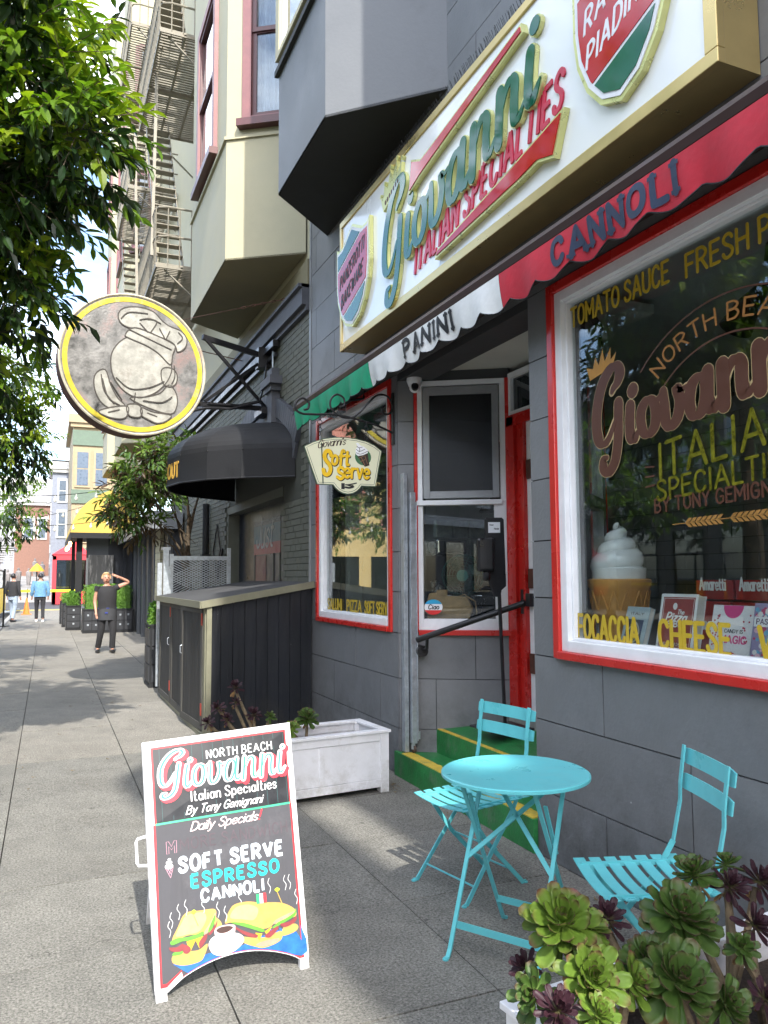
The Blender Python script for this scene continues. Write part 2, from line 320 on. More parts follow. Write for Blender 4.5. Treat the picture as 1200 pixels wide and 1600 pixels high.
    d['ceil'] = mat('shop_ceiling', (.48, .50, .48), .8, var=.05)
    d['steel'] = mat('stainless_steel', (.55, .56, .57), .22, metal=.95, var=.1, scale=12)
    d['glass'] = glass('shop_glass', (.88, .91, .90), 1.68, base=.01)
    d['glassd'] = glass('dark_window_glass', (.35, .4, .42), 2.0, base=.03)
    d['screen'] = glass('insect_screen', (.22, .23, .23), 1.2, .3, .04)
    d['curtain'] = mat('white_curtain', (.62, .65, .70), .9, var=.1, scale=9, bump=.5, bscale=12)
    d['yellowl'] = mat('yellow_window_lettering', (.50, .35, .025), .35, var=.08, scale=30)
    d['copper'] = mat('copper_window_lettering', (.095, .034, .019), .4, var=.06, scale=20)
    d['goldleaf'] = mat('gold_leaf_lettering', (.27, .25, .02), .3, metal=.6, var=.45, scale=26)
mk()
grime(X_['grey'], (.42, .42, .42), 7, low=(.75, (.075, .075, .072)))
grime(X_['teal'], (.10, .06, .04), 26)
grime(X_['whitep'], (.25, .22, .18), 14, low=(.25, (.35, .33, .28)))
grime(X_['red'], (.12, .03, .02), 16)
grime(X_['woodb'], (.30, .30, .30), 9, low=(.4, (.05, .048, .042)))

# ------------------------------------------------------------------ strokes and lettering
def crom(pts, n=7, closed=False):
    P = [Vector((a[0], a[1])) for a in pts]; out = []; N = len(P)
    rng = range(N) if closed else range(N-1)
    for i in rng:
        if closed: a, b, c, d = P[(i-1) % N], P[i], P[(i+1) % N], P[(i+2) % N]
        else: a, b, c, d = P[max(i-1, 0)], P[i], P[i+1], P[min(i+2, N-1)]
        for k in range(n):
            t = k/n; t2 = t*t; t3 = t2*t
            out.append(.5*((2*b)+(-a+c)*t+(2*a-5*b+4*c-d)*t2+(-a+3*b-3*c+d)*t3))
    if not closed: out.append(P[-1])
    return out
STEP = [0]
def ribbon(mb, pts, wd, fr, d0, d1, mi=0, ms=None, closed=False, caps='round', pen=0.0, taper=(1, 1), eps=None, xf=None):
    """variable width ribbon along 2D pts; front face at d1, sides down to d0"""
    N = len(pts)
    if N < 2: return
    STEP[0] = (STEP[0]+1) % 9
    e = (0.00012 if eps is None else eps)*STEP[0]; d1 = d1+e
    lo, ro = [], []
    for k in range(N):
        a = pts[(k-1) % N] if (closed or k > 0) else pts[0]; b = pts[(k+1) % N] if (closed or k < N-1) else pts[-1]
        t = (b-a); t = t.normalized() if t.length > 1e-9 else Vector((1, 0))
        ww = wd/2
        if pen: ww *= (1-pen)+pen*abs(t.y)**.8
        f = k/(N-1) if N > 1 else 0
        if not closed:
            if f < .25: ww *= taper[0]+(1-taper[0])*(f/.25)
            if f > .75: ww *= taper[1]+(1-taper[1])*((1-f)/.25)
        nn = Vector((-t.y, t.x)); lo.append(pts[k]+nn*ww); ro.append(pts[k]-nn*ww)
    T = (lambda p: p) if xf is None else xf
    def V(p, d): q = T(p); return tuple(fr(q[0], q[1], d))
    thick = abs(d1-d0) > .0008
    i = len(mb.v)
    for k in range(N): mb.v.append(V(lo[k], d1)); mb.v.append(V(ro[k], d1))
    rng = range(N) if closed else range(N-1)
    for k in rng:
        j = (k+1) % N; mb.f.append((i+2*k, i+2*k+1, i+2*j+1, i+2*j)); mb.m.append(mi)
    b0 = len(mb.v)
    if thick:
        for k in range(N): mb.v.append(V(lo[k], d0)); mb.v.append(V(ro[k], d0))
        sm = mi if ms is None else ms
        for k in rng:
            j = (k+1) % N
            mb.f.append((i+2*k, i+2*j, b0+2*j, b0+2*k)); mb.m.append(sm)
            mb.f.append((i+2*j+1, i+2*k+1, b0+2*k+1, b0+2*j+1)); mb.m.append(sm)
    if not closed:
        for end in (0, 1):
            k = 0 if end == 0 else N-1; c = pts[k]; A = lo[k]; B = ro[k]; r = (A-B).length/2
            if r < 1e-5: continue
            if caps == 'round':
                a0 = math.atan2((A-c).y, (A-c).x); sg = 1 if end == 0 else -1; m = 6
                arc = [c+Vector((math.cos(a0+sg*PI*q/m), math.sin(a0+sg*PI*q/m)))*r for q in range(m+1)]
                j = len(mb.v)
                for p in arc: mb.v.append(V(p, d1))
                fc = tuple(range(j, j+m+1)); mb.f.append(fc if end == 0 else fc[::-1]); mb.m.append(mi)
                if thick:
                    for p in arc: mb.v.append(V(p, d0))
                    for q in range(m): mb.f.append((j+q, j+q+1, j+m+2+q, j+m+1+q)); mb.m.append(mi if ms is None else ms)
            elif thick:
                mb.f.append((i+2*k, i+2*k+1, b0+2*k+1, b0+2*k)); mb.m.append(mi if ms is None else ms)
FONT = {
 'A': (.70, 'p0,0 .35,1 .70,0', 'p.13,.33 .57,.33'), 'B': (.58, 'p0,0 0,1', 's0,1 .32,.99 .50,.77 .32,.55 0,.54', 's0,.54 .38,.53 .56,.27 .38,.01 0,0'),
 'C': (.60, 's.58,.80 .48,.95 .30,1 .1,.88 .0,.5 .1,.12 .30,0 .48,.05 .58,.20'), 'D': (.60, 'p0,0 0,1', 's0,1 .3,.97 .54,.78 .6,.5 .54,.22 .3,.03 0,0'),
 'E': (.50, 'p.5,1 0,1 0,0 .5,0', 'p0,.52 .42,.52'), 'F': (.48, 'p.48,1 0,1 0,0', 'p0,.52 .4,.52'),
 'G': (.62, 's.58,.80 .48,.95 .30,1 .1,.88 .0,.5 .1,.12 .32,0 .55,.1 .6,.25', 'p.6,.25 .6,.46 .36,.46'), 'H': (.60, 'p0,0 0,1', 'p.6,0 .6,1', 'p0,.52 .6,.52'),
 'I': (.06, 'p.03,0 .03,1'), 'J': (.45, 's.45,1 .45,.5 .42,.15 .22,0 .05,.1 0,.25'), 'K': (.56, 'p0,0 0,1', 'p.54,1 .02,.42', 'p.2,.6 .56,0'),
 'L': (.46, 'p0,1 0,0 .46,0'), 'M': (.76, 'p0,0 0,1 .38,.3 .76,1 .76,0'), 'N': (.60, 'p0,0 0,1 .6,0 .6,1'),
 'O': (.64, 'c.32,1 .08,.85 0,.5 .08,.15 .32,0 .56,.15 .64,.5 .56,.85'), 'P': (.54, 'p0,0 0,1', 's0,1 .34,.99 .54,.74 .34,.48 0,.47'),
 'R': (.58, 'p0,0 0,1', 's0,1 .34,.99 .54,.75 .34,.51 0,.5', 'p.26,.5 .58,0'), 'S': (.54, 's.52,.82 .42,.96 .26,1 .08,.92 .04,.74 .18,.58 .38,.46 .52,.28 .46,.08 .26,0 .08,.05 0,.2'),
 'T': (.58, 'p0,1 .58,1', 'p.29,1 .29,0'), 'U': (.60, 's0,1 0,.4 .06,.12 .3,0 .54,.12 .6,.4 .6,1'), 'V': (.64, 'p0,1 .32,0 .64,1'),
 'W': (.90, 'p0,1 .22,0 .45,.8 .68,0 .9,1'), 'Y': (.62, 'p0,1 .31,.48 .62,1', 'p.31,.48 .31,0'), 'Z': (.54, 'p0,1 .54,1 0,0 .54,0'),
 'a': (.46, 'c.22,.62 .05,.5 0,.31 .05,.1 .22,0 .39,.1 .44,.31 .39,.5', 'p.45,.62 .45,0'), 'b': (.46, 'p0,0 0,1', 'c.23,.6 .05,.5 0,.3 .05,.1 .23,0 .4,.1 .46,.3 .4,.5'),
 'c': (.42, 's.42,.48 .23,.62 .04,.5 0,.3 .04,.1 .23,0 .42,.12'), 'd': (.46, 'p.46,0 .46,1', 'c.23,.6 .05,.5 0,.3 .05,.1 .23,0 .4,.1 .46,.3 .4,.5'),
 'e': (.46, 's.02,.31 .24,.32 .46,.34 .42,.53 .23,.62 .04,.5 0,.3 .05,.1 .24,0 .45,.10'), 'f': (.34, 's.36,.9 .26,1 .14,.9 .12,.6 .12,0', 'p0,.6 .32,.6'),
 'g': (.46, 'c.22,.62 .05,.5 0,.31 .05,.12 .22,.02 .39,.12 .44,.31 .39,.5', 's.45,.62 .45,0 .4,-.25 .2,-.32 .04,-.22'), 'h': (.44, 'p0,0 0,1', 's0,.4 .18,.62 .38,.56 .44,.36 .44,0'),
 'i': (.06, 'p.03,.6 .03,0', 'p.03,.84 .03,.86'), 'l': (.06, 'p.03,1 .03,0'), 'm': (.70, 'p0,.62 0,0', 's0,.42 .16,.62 .3,.56 .35,.38 .35,0', 's.35,.42 .5,.62 .64,.56 .70,.38 .70,0'),
 'n': (.44, 'p0,.62 0,0', 's0,.4 .18,.62 .38,.56 .44,.36 .44,0'), 'o': (.46, 'c.23,.62 .05,.5 0,.31 .05,.1 .23,0 .41,.1 .46,.31 .41,.5'),
 'p': (.46, 'p0,.62 0,-.32', 'c.23,.62 .05,.5 0,.31 .05,.1 .23,0 .41,.1 .46,.31 .41,.5'), 'r': (.30, 'p0,.62 0,0', 's0,.4 .14,.6 .3,.6'),
 's': (.38, 's.37,.5 .2,.62 .04,.52 .08,.36 .3,.26 .37,.14 .2,0 0,.1'), 't': (.32, 's.12,.9 .12,.2 .18,.02 .32,.03', 'p0,.62 .3,.62'), 'u': (.44, 's0,.62 0,.2 .1,0 .3,.04 .44,.25', 'p.44,.62 .44,0'),
 'v': (.44, 'p0,.62 .22,0 .44,.62'), 'y': (.44, 'p0,.62 .22,.02', 's.44,.62 .22,.0 .1,-.28 -.02,-.3'), 'z': (.38, 'p0,.62 .38,.62 0,0 .38,0'), 'k': (.42, 'p0,0 0,1', 'p.4,.62 .02,.25', 'p.14,.36 .42,0'),
 "'": (.08, 'p.06,1 .02,.8'), '!': (.08, 'p.04,1 .04,.3', 'p.04,.02 .04,.0'), '-': (.3, 'p0,.45 .3,.45'), '&': (.6, 's.6,0 .1,.7 .2,1 .38,.9 .3,.65 .02,.35 .1,.05 .35,0 .58,.35'),
 '0': (.54, 'c.27,1 .06,.85 0,.5 .06,.15 .27,0 .48,.15 .54,.5 .48,.85'), '2': (.5, 's.02,.78 .12,.96 .28,1 .46,.88 .44,.65 .2,.32 0,0', 'p0,0 .5,0'), '6': (.52, 's.46,.96 .2,.8 .02,.4 .08,.08 .28,0 .48,.12 .5,.35 .34,.55 .12,.5 .03,.35'),
 '1': (.2, 'p0,.8 .16,1 .16,0'), '.': (.06, 'p.03,0 .03,.02'),
}
def glyphs(ch):
    g = FONT[ch]; out = []
    for s_ in g[1:]:
        pts = [Vector(tuple(float(q) for q in p.split(','))) for p in s_[1:].split()]; out.append((s_[0], pts))
    return g[0], out
def text(mb, s, fr, x, y, h, tw=None, wd=.12, gap=.2, shear=0, serif=0, d0=0, d1=.002, mi=0, ms=None, align='l', xs=1.0, curve=None, caps='round', pen=0, space=.38, n=4, jit=0, grow=0):
    """draws s; h cap height, tw total width wanted, wd stroke width relative to h"""
    adv = []; tot = 0
    for ch in s:
        a = space if ch == ' ' else FONT[ch][0]
        adv.append(tot); tot += a+(0 if ch == ' ' else gap)
    tot -= gap
    k = xs*h if tw is None else tw/tot
    x0 = x if align == 'l' else x-k*tot/2
    for ch, ad in zip(s, adv):
        if ch == ' ': continue
        ju = random.uniform(-jit, jit); jv = random.uniform(-jit, jit)*.6
        _, st = glyphs(ch)
        def T(p, ad=ad, ju=ju, jv=jv):
            X = x0+(p[0]-0)*1.0; Y = p[1]
            return (X, Y) if curve is None else curve(X, Y)
        for kind, pts in st:
            q = [Vector(((ad+p.x)*k+shear*(p.y+jv)*h, y+(p.y*(1+ju)+jv)*h)) for p in pts]
            if kind == 'p':
                for a, b in zip(q[:-1], q[1:]):
                    ribbon(mb, [a, a.lerp(b, .5), b], wd*h+grow, fr, d0, d1, mi, ms, xf=T, caps=caps)
                if serif:
                    for (pt, o_) in ((pts[0], pts[1]), (pts[-1], pts[-2])):
                        if abs(pt.x-o_.x) < abs(pt.y-o_.y)*1.0 and (abs(pt.y) < .01 or abs(pt.y-1) < .01 or abs(pt.y-.62) < .01):
                            c = Vector(((ad+pt.x)*k+shear*pt.y*h, y+pt.y*h+(wd*h*.0)))
                            sg = -1 if pt.y < .5 else 1
                            c.y -= sg*wd*h*.15
                            sl_ = serif*h
                            ribbon(mb, [c-Vector((sl_, 0)), c, c+Vector((sl_, 0))], wd*h*.55+grow, fr, d0, d1, mi, ms, xf=T, caps='flat')
            else:
                ribbon(mb, crom(q, n, kind == 'c'), wd*h+grow, fr, d0, d1, mi, ms, closed=(kind == 'c'), xf=T, pen=pen)
    return k*tot
# connected brush script for the shop name, drawn from its own centre lines
SCRIPT = [
 ('s', [(1.02, 1.62), (1.10, 1.72), (1.26, 1.84), (1.36, 2.06), (1.26, 2.28), (1.0, 2.3), (.66, 2.0), (.42, 1.45), (.34, .85), (.42, .4), (.62, .22), (.86, .34), (1.12, .75)], .30, .45, (.35, .3)),
 ('s', [(1.28, 1.22), (1.26, .8), (1.22, .2), (1.08, -.35), (.82, -.62), (.60, -.5), (.60, -.24), (.76, -.2)], .27, .35, (1, .5)),
 ('s', [(1.74, 1.0), (1.70, .55), (1.72, .16), (1.86, .06), (2.05, .28)], .27, .5, (1, .2)),
 ('s', [(1.84, 1.40), (1.86, 1.42)], .30, 0, (1, 1)),
 ('c', [(2.40, .97), (2.18, .80), (2.12, .5), (2.2, .18), (2.40, .05), (2.62, .2), (2.68, .5), (2.62, .82)], .26, .55, (1, 1)),
 ('s', [(2.56, .93), (2.75, .86), (2.9, .98)], .12, 0, (.5, .6)),
 ('s', [(2.96, 1.0), (3.0, .6), (3.02, .2), (3.18, .03), (3.42, .2), (3.52, .6), (3.44, .93), (3.6, .86), (3.78, .9)], .26, .5, (.8, .3)),
 ('c', [(4.14, .97), (3.92, .85), (3.82, .5), (3.88, .15), (4.05, .04), (4.24, .16), (4.34, .5), (4.32, .85)], .26, .5, (1, 1)),
 ('s', [(4.42, 1.0), (4.40, .5), (4.42, .14), (4.56, .05), (4.74, .25)], .27, .5, (1, .2)),
 ('s', [(4.86, 1.0), (4.86, .5), (4.86, .02)], .28, .3, (1, 1)),
 ('s', [(4.9, .5), (5.06, .88), (5.24, .98), (5.38, .82), (5.38, .45), (5.42, .12), (5.56, .05), (5.74, .26)], .27, .5, (.3, .2)),
 ('s', [(5.86, 1.0), (5.86, .5), (5.86, .02)], .28, .3, (1, 1)),
 ('s', [(5.9, .5), (6.06, .88), (6.24, .98), (6.38, .82), (6.38, .45), (6.42, .12), (6.56, .05), (6.74, .26)], .27, .5, (.3, .2)),
 ('s', [(6.88, 1.0), (6.85, .55), (6.87, .16), (7.0, .06), (7.22, .3)], .27, .5, (1, .2)),
 ('s', [(6.98, 1.40), (7.0, 1.42)], .30, 0, (1, 1)),
]
def script(mb, fr, f, sc, d0, d1, mi=0, ms=None, grow=0, wmul=1, n=7):
    """f maps script units to the plane; sc is metres per unit for widths"""
    for kind, pts, wd, pen, tp in SCRIPT:
        p = crom(pts, n, kind == 'c')
        p = [Vector(f(q.x, q.y)) for q in p]
        ribbon(mb, p, wd*sc*wmul+grow, fr, d0, d1, mi, ms, closed=(kind == 'c'), pen=pen, taper=tp if not grow else (max(tp[0], .6), max(tp[1], .6)))

# ------------------------------------------------------------------ ground, pavement, road
m = MB(); m.box(-260, 260, -60, 420, -.60, -.16); tag(m.build('ground', X_['asphalt']), kind='structure')
m = MB(); m.box(-1.30, 6, -14, 44, -.155, -.030)
pave = tag(m.build('pavement', X_['joint']), kind='structure')
xe = [-1.28, -.20, .68, 1.65, 2.66]
ye = [-1.8, -.9, .0, .93, 1.85, 2.75, 3.66, 4.59, 5.47, 6.42, 7.62]
while ye[-1] < 30: ye.append(ye[-1]+1.52)
G = .0035
for i in range(len(xe)-1):
    for j in range(len(ye)-1):
        y0, y1 = ye[j], ye[j+1]
        if i < 3 and j == 9: y0 -= .03
        mm = MB(); dz = random.uniform(-.0025, .0025)
        mm.box(-(xe[i+1]-xe[i])/2+G, (xe[i+1]-xe[i])/2-G, -(y1-y0)/2+G, (y1-y0)/2-G, -.028, dz)
        mt = X_['slab'] if j < 10 else X_['slab2']
        o = mm.build('slab', mt, pave, world=False); o.location = ((xe[i]+xe[i+1])/2, (y0+y1)/2, 0); 
m = MB(); m.box(-1.28, 6, 30, 44, -.028, .0); tag(m.build('far_paving', X_['slab2'], pave), kind='stuff')
m = MB()
for k in range(40): m.box(-1.46, -1.304, -14+k*1.5+.004, -12.5+k*1.5-.004, -.155, .002)
tag(m.build('kerb', X_['kerb']), kind='structure')
m = MB(); m.box(-30, -14.5, -20, 44, -.155, 0.0); tag(m.build('opposite_pavement', X_['slab2']), kind='structure')
# street running uphill beyond the crossing
m = MB(); m.face([(-40, 62, -.15), (3.0, 62, -.15), (6, 200, 12), (-46, 200, 12)]); m.face([(-46, 200, 12), (6, 200, 12), (30, 330, 40), (-70, 330, 40)])
tag(m.build('hill_street', mat('pale_hill_road', (.26, .25, .24), .9, var=.35, scale=.35, bump=.2, bscale=8)), kind='structure')  # pale grey road with a blotchy tone
m = MB(); m.box(-40, 60, 44.2, 46.5, -.16, -.13); tag(m.build('crossing', mat('crossing_paint', (.5, .5, .48), .8, var=.3, scale=3)), kind='structure')
m = MB(); m.box(-1.8, 1.2, 42.5, 43.2, .002, .006); tag(m.build('tactile_strip', mat('yellow_tactile', (.6, .45, .03), .7)), kind='structure')

# ------------------------------------------------------------------ grey shop building
D = 2.65
shop = thing('shop_building', 'dark grey painted block shop building with an overhanging bay on its upper floor', 'building', (D, 4, 0))
zr = [0, .37, .77, 1.135, 1.47, 1.80, 2.16, 2.52, 2.88, 3.285]
YL = 8.22
W3 = (6.07, 8.005, 1.135, 3.275); BW = (.4, 3.73, 1.135, 3.275); RC = (3.945, 5.888, 0, 3.285)
# backing walls (2 mm behind the blocks, so the joints read dark)
m = MB()
def wl(y0, y1, z0, z1): m.box(D+.012, D+.26, y0, y1, z0, z1)
wl(8.008, YL, 0, 3.285); wl(6.07, 8.008, 0, 1.135); wl(5.90, 6.07, 0, 3.285); wl(3.73, 3.945, 0, 3.285); wl(.4, 3.73, 0, 1.135); wl(-6, .4, 0, 3.285)
wl(-6, YL, 3.285, 13.72)
m.box(D+.26, 8.6, YL-.25, YL, 0, 13.72); m.box(D+.26, 8.6, -6, -5.8, 0, 13.72); m.box(8.4, 8.6, -5.8, YL-.25, 0, 13.72); m.box(D+.26, 8.4, -5.8, YL-.25, 13.5, 13.72)
m.box(D+.26, 8.4, -5.8, YL-.25, 3.45, 3.6)
m.build('wall', X_['greyd'], shop)
def block(y0, y1, z0, z1, x=D):
    if y1-y0 < .02: return
    g = .0036; b = MB(); cy, cz = (y0+y1)/2, (z0+z1)/2; hy, hz = (y1-y0)/2-g, (z1-z0)/2-g
    b.box(0, .012, -hy, hy, -hz, hz); dx = random.uniform(-.0012, .0012)
    o = b.build('block', X_['grey'], shop, world=False); o.location = Vector((x+dx, cy, cz))-shop.location
def course(y0, y1, z0, z1, off):
    L = 1.18; e = [y0]; t = math.floor(y0/L)*L+off
    while t < y1:
        if t > y0+.12 and t < y1-.12: e.append(t)
        t += L
    e.append(y1)
    for a, b in zip(e[:-1], e[1:]): block(a, b, z0, z1)
for r in range(9):
    z0, z1 = zr[r], zr[r+1]; off = .38 if r % 2 else .97
    if r < 3:
        course(5.90, YL, z0, z1, off); course(.0, 3.945, z0, z1, off)
    else:
        course(8.008, YL, z0, z1, off); block(5.90, 6.07, z0, z1); block(3.73, 3.945, z0, z1)
# upper courses above the sign
z = 3.285
for r in range(8):
    z1 = z+.42; course(-.6, YL, z, z1, .38 if r % 2 else .97); z = z1
m = MB(); m.box(D-.006, D+.011, -6, YL, z+.003, 13.72); m.build('upper_wall', X_['greyw'], shop)
m = MB(); m.box(D-.012, D+.1, YL, YL+.045, 0, 6.0); m.build('corner_strip', X_['alum'], shop)
# bays
def bay(parent, y0, ya, yb, y1, xo, zb, zt, mw, ms, name='bay_wall', holes=()):
    fp = [(D, y0), (xo, ya), (xo, yb), (D, y1)]
    w_ = MB()
    for k, (a, b) in enumerate(zip(fp[:-1], fp[1:])):
        A, B = Vector((a[0], a[1], 0)), Vector((b[0], b[1], 0)); L_ = (B-A).length; u_ = (B-A)/L_; hs_ = [h for h in holes if h[0] == k]
        P_ = lambda s, z: (A.x+u_.x*s, A.y+u_.y*s, z)
        if not hs_: w_.face([P_(0, zb), P_(L_, zb), P_(L_, zt), P_(0, zt)]); continue
        a0, a1 = hs_[0][1], hs_[0][2]
        w_.face([P_(0, zb), P_(a0, zb), P_(a0, zt), P_(0, zt)]); w_.face([P_(a1, zb), P_(L_, zb), P_(L_, zt), P_(a1, zt)])
        z = zb
        for h in sorted(hs_, key=lambda h: h[3]): w_.face([P_(a0, z), P_(a1, z), P_(a1, h[3]), P_(a0, h[3])]); z = h[4]
        w_.face([P_(a0, z), P_(a1, z), P_(a1, zt), P_(a0, zt)])
    w_.face([(p[0], p[1], zt) for p in fp])
    w_.build(name, mw, parent)
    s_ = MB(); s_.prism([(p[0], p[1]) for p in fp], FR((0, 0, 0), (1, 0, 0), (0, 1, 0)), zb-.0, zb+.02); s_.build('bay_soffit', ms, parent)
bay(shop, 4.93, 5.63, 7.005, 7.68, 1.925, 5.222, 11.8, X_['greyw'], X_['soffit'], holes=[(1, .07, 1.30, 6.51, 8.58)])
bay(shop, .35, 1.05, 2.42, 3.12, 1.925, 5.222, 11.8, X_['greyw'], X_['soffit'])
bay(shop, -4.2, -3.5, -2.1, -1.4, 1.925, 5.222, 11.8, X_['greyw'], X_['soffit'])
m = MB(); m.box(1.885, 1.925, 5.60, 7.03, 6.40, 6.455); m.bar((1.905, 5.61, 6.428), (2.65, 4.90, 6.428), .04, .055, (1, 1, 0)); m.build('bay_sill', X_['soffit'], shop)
# window on the street face of the grey bay
def sash(parent, fr, w_, h_, fm, sm_, gm, name='window', curtain=True, fw_=.11, sill=True):
    f = MB()
    f.fbox(fr, 0, fw_, 0, h_, -.05, .05); f.fbox(fr, w_-fw_, w_, 0, h_, -.05, .05); f.fbox(fr, fw_, w_-fw_, h_-fw_, h_, -.05, .05); f.fbox(fr, fw_, w_-fw_, 0, .05, -.05, .05)
    fo = f.build(name, fm, parent)
    s_ = MB(); a, b = fw_, w_-fw_; hm = h_*.5
    for (z0, z1, d) in ((.05, hm, .0), (hm-.04, h_-fw_, .02)):
        t = .055
        s_.fbox(fr, a, a+t, z0, z1, -.03+d, .01+d); s_.fbox(fr, b-t, b, z0, z1, -.03+d, .01+d); s_.fbox(fr, a+t, b-t, z0, z0+t, -.03+d, .01+d); s_.fbox(fr, a+t, b-t, z1-t, z1, -.03+d, .01+d)
    s_.build('sash', sm_, fo)
    g = MB(); g.fbox(fr, a+.05, b-.05, .1, h_-fw_-.05, -.012, -.006); g.build('pane', gm, fo)
    if curtain:
        c = MB(); n = 26
        for k in range(n):
            x0 = a+(b-a)*k/n; x1 = a+(b-a)*(k+1)/n; d0 = -.14+.03*math.sin(k*1.7); d1 = -.14+.03*math.sin((k+1)*1.7)
            c.face([fr(x0, .1, d0), fr(x1, .1, d1), fr(x1, h_-fw_, d1), fr(x0, h_-fw_, d0)])
        c.build('curtain', X_['curtain'], fo)
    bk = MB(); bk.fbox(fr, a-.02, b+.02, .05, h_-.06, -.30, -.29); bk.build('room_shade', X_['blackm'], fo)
    if sill:
        k = MB(); k.fbox(fr, -.05, w_+.05, -.09, -.002, -.05, .11); k.build('sill', sm_, fo)
    return fo
sash(shop, FR((1.925-.003, 6.95, 6.50), (0, -1, 0)), 1.25, 2.1, X_['cream'], X_['white'], X_['glassd'], curtain=False, sill=False)

# recess: splayed far side, near side, ceiling, landing, door wall
XD = 3.43
sp0 = Vector((2.65, 5.888, 0)); sd = Vector((XD-2.65, 5.40-5.888, 0)); SL = sd.length; su = sd.normalized()
FS = FR((2.65, 5.888, 0), su)                         # far splay, seen from the street side (outward = towards camera)
m = MB()
for (a0, a1, z0, z1) in ((.0, .135, 0, 3.30), (.135, SL, 0, 1.14), (.135, SL, 3.215, 3.30), (SL-.02, SL+.1, 1.14, 3.215)): m.fbox(FS, a0, a1, z0, z1, -.22, -.012)
m.build('splay_wall', X_['greyd'], shop)
def sblock(a0, a1, z0, z1):
    g = .0028; b = MB(); fr = FS.off((a0+a1)/2, (z0+z1)/2, 0); b.fbox(fr, -(a1-a0)/2+g, (a1-a0)/2-g, -(z1-z0)/2+g, (z1-z0)/2-g, -.012, random.uniform(-.001, .001))
    b.build('block', X_['grey'], shop)
for r in range(9):
    sblock(.0, .135, zr[r], zr[r+1])
    if r < 3:
        c = (.55, .30, .62)[r]
        sblock(.135, c, zr[r], zr[r+1]); sblock(c, SL, zr[r], zr[r+1])
m = MB(); m.prism([(2.91, 3.9), (2.66, 3.9), (2.66, 5.95), (3.6, 5.5), (3.6, 3.9)], FR((0, 0, 0), (1, 0, 0), (0, 1, 0)), 3.30, 3.36); m.build('recess_ceiling', X_['creamc'], shop)
# lintel above the recess
m = MB(); m.box(D+.002, D+.25, 3.947, 5.886, 3.225, 3.284); m.build('lintel', X_['greyd'], shop)
# door wall (parallel to the street)
m = MB(); m.box(XD, XD+.09, 5.175, 5.42, .54, 2.89); m.build('door_casing', X_['red'], shop, bevel=.004)
m = MB(); m.box(XD-.03, XD, 5.30, 5.42, .54, 2.88); m.box(XD-.025, XD, 5.175, 5.205, .54, 2.88); m.box(XD-.03, XD, 4.2, 5.42, 2.80, 2.89); m.build('casing_moulding', X_['red'], shop, bevel=.004)
m = MB(); m.box(XD+.01, XD+.06, 5.07, 5.174, .54, 2.86); wj = m.build('door_jamb', X_['white'], shop)
for z in (.85, 1.5, 2.35):
    m = MB(); m.box(XD-.005, XD+.012, 5.10, 5.165, z, z+.15); m.build('hinge', mat('rusty_hinge', (.12, .05, .035), .6, metal=.4, var=.3) if z < 1 else bpy.data.materials['rusty_hinge'], wj)
m = MB(); m.box(XD+.03, XD+.07, 4.3, 5.07, .54, .95); m.box(XD+.03, XD+.07, 4.92, 5.07, .95, 2.86); m.box(XD+.03, XD+.07, 4.3, 4.45, .95, 2.86)
dr = m.build('shop_door', X_['red'], shop)
m = MB(); m.box(XD+.04, XD+.05, 4.45, 4.92, .95, 2.8); m.build('door_glass', X_['glass'], dr)
m = MB(); m.tube([(XD-.02, 5.0, 1.45), (XD-.05, 5.0, 1.45), (XD-.05, 5.0, 1.62), (XD-.02, 5.0, 1.62)], .012); m.build('door_pull', X_['steel'], dr)
m = MB(); m.box(XD-.03, XD+.02, 5.11, 5.17, 1.36, 1.46); m.build('door_lock', X_['black'], dr)
m = MB(); m.box(XD+.02, XD+.03, 4.25, 5.36, 2.93, 3.20); tr = m.build('transom_pane', X_['glassd'], shop)
m = MB(); m.box(XD-.01, XD+.03, 4.2, 5.40, 3.20, 3.245); m.box(XD-.01, XD+.03, 4.2, 5.40, 2.892, 2.925); m.box(XD-.01, XD+.03, 5.36, 5.40, 2.925, 3.20); m.build('transom_frame', X_['white'], tr)
# near splay with its window frame, seen through the big window
FN = FR((2.95, 3.86, 0), Vector((.48, .42, 0)))
m = MB(); LN = Vector((.48, .42)).length
m.fbox(FN, 0, LN, .3, 1.14, -.05, .05); m.fbox(FN, 0, LN, 3.2, 3.3, -.05, .05); m.build('near_splay_wall', X_['greyd'], shop)
m = MB()
for a0, a1, z0, z1 in ((0, .09, 1.14, 3.2), (LN-.10, LN, 1.14, 3.2), (.09, LN-.10, 3.1, 3.2), (.09, LN-.10, 2.02, 2.10), (.09, LN-.1, 1.14, 1.2)): m.fbox(FN, a0, a1, z0, z1, -.035, .035)
nf = m.build('side_window_frame', X_['alum'], shop)
m = MB(); m.fbox(FN, .09, LN-.1, 1.2, 3.1, -.006, 0); m.build('side_pane', X_['glass'], nf)
m = MB(); m.box(XD+.01, XD+.04, 4.26, 4.42, .6, 2.15); rp = m.build('number_board', X_['red'], shop)
m = MB(); fr = FR((XD+.008, 4.41, 1.2), (0, -1, 0))
for k, ch in enumerate('620'): text(m, ch, fr, .04, .62-.2*k, .15, wd=.12, d0=0, d1=.002, caps='round')
m.build('house_number', X_['goldleaf'], rp)
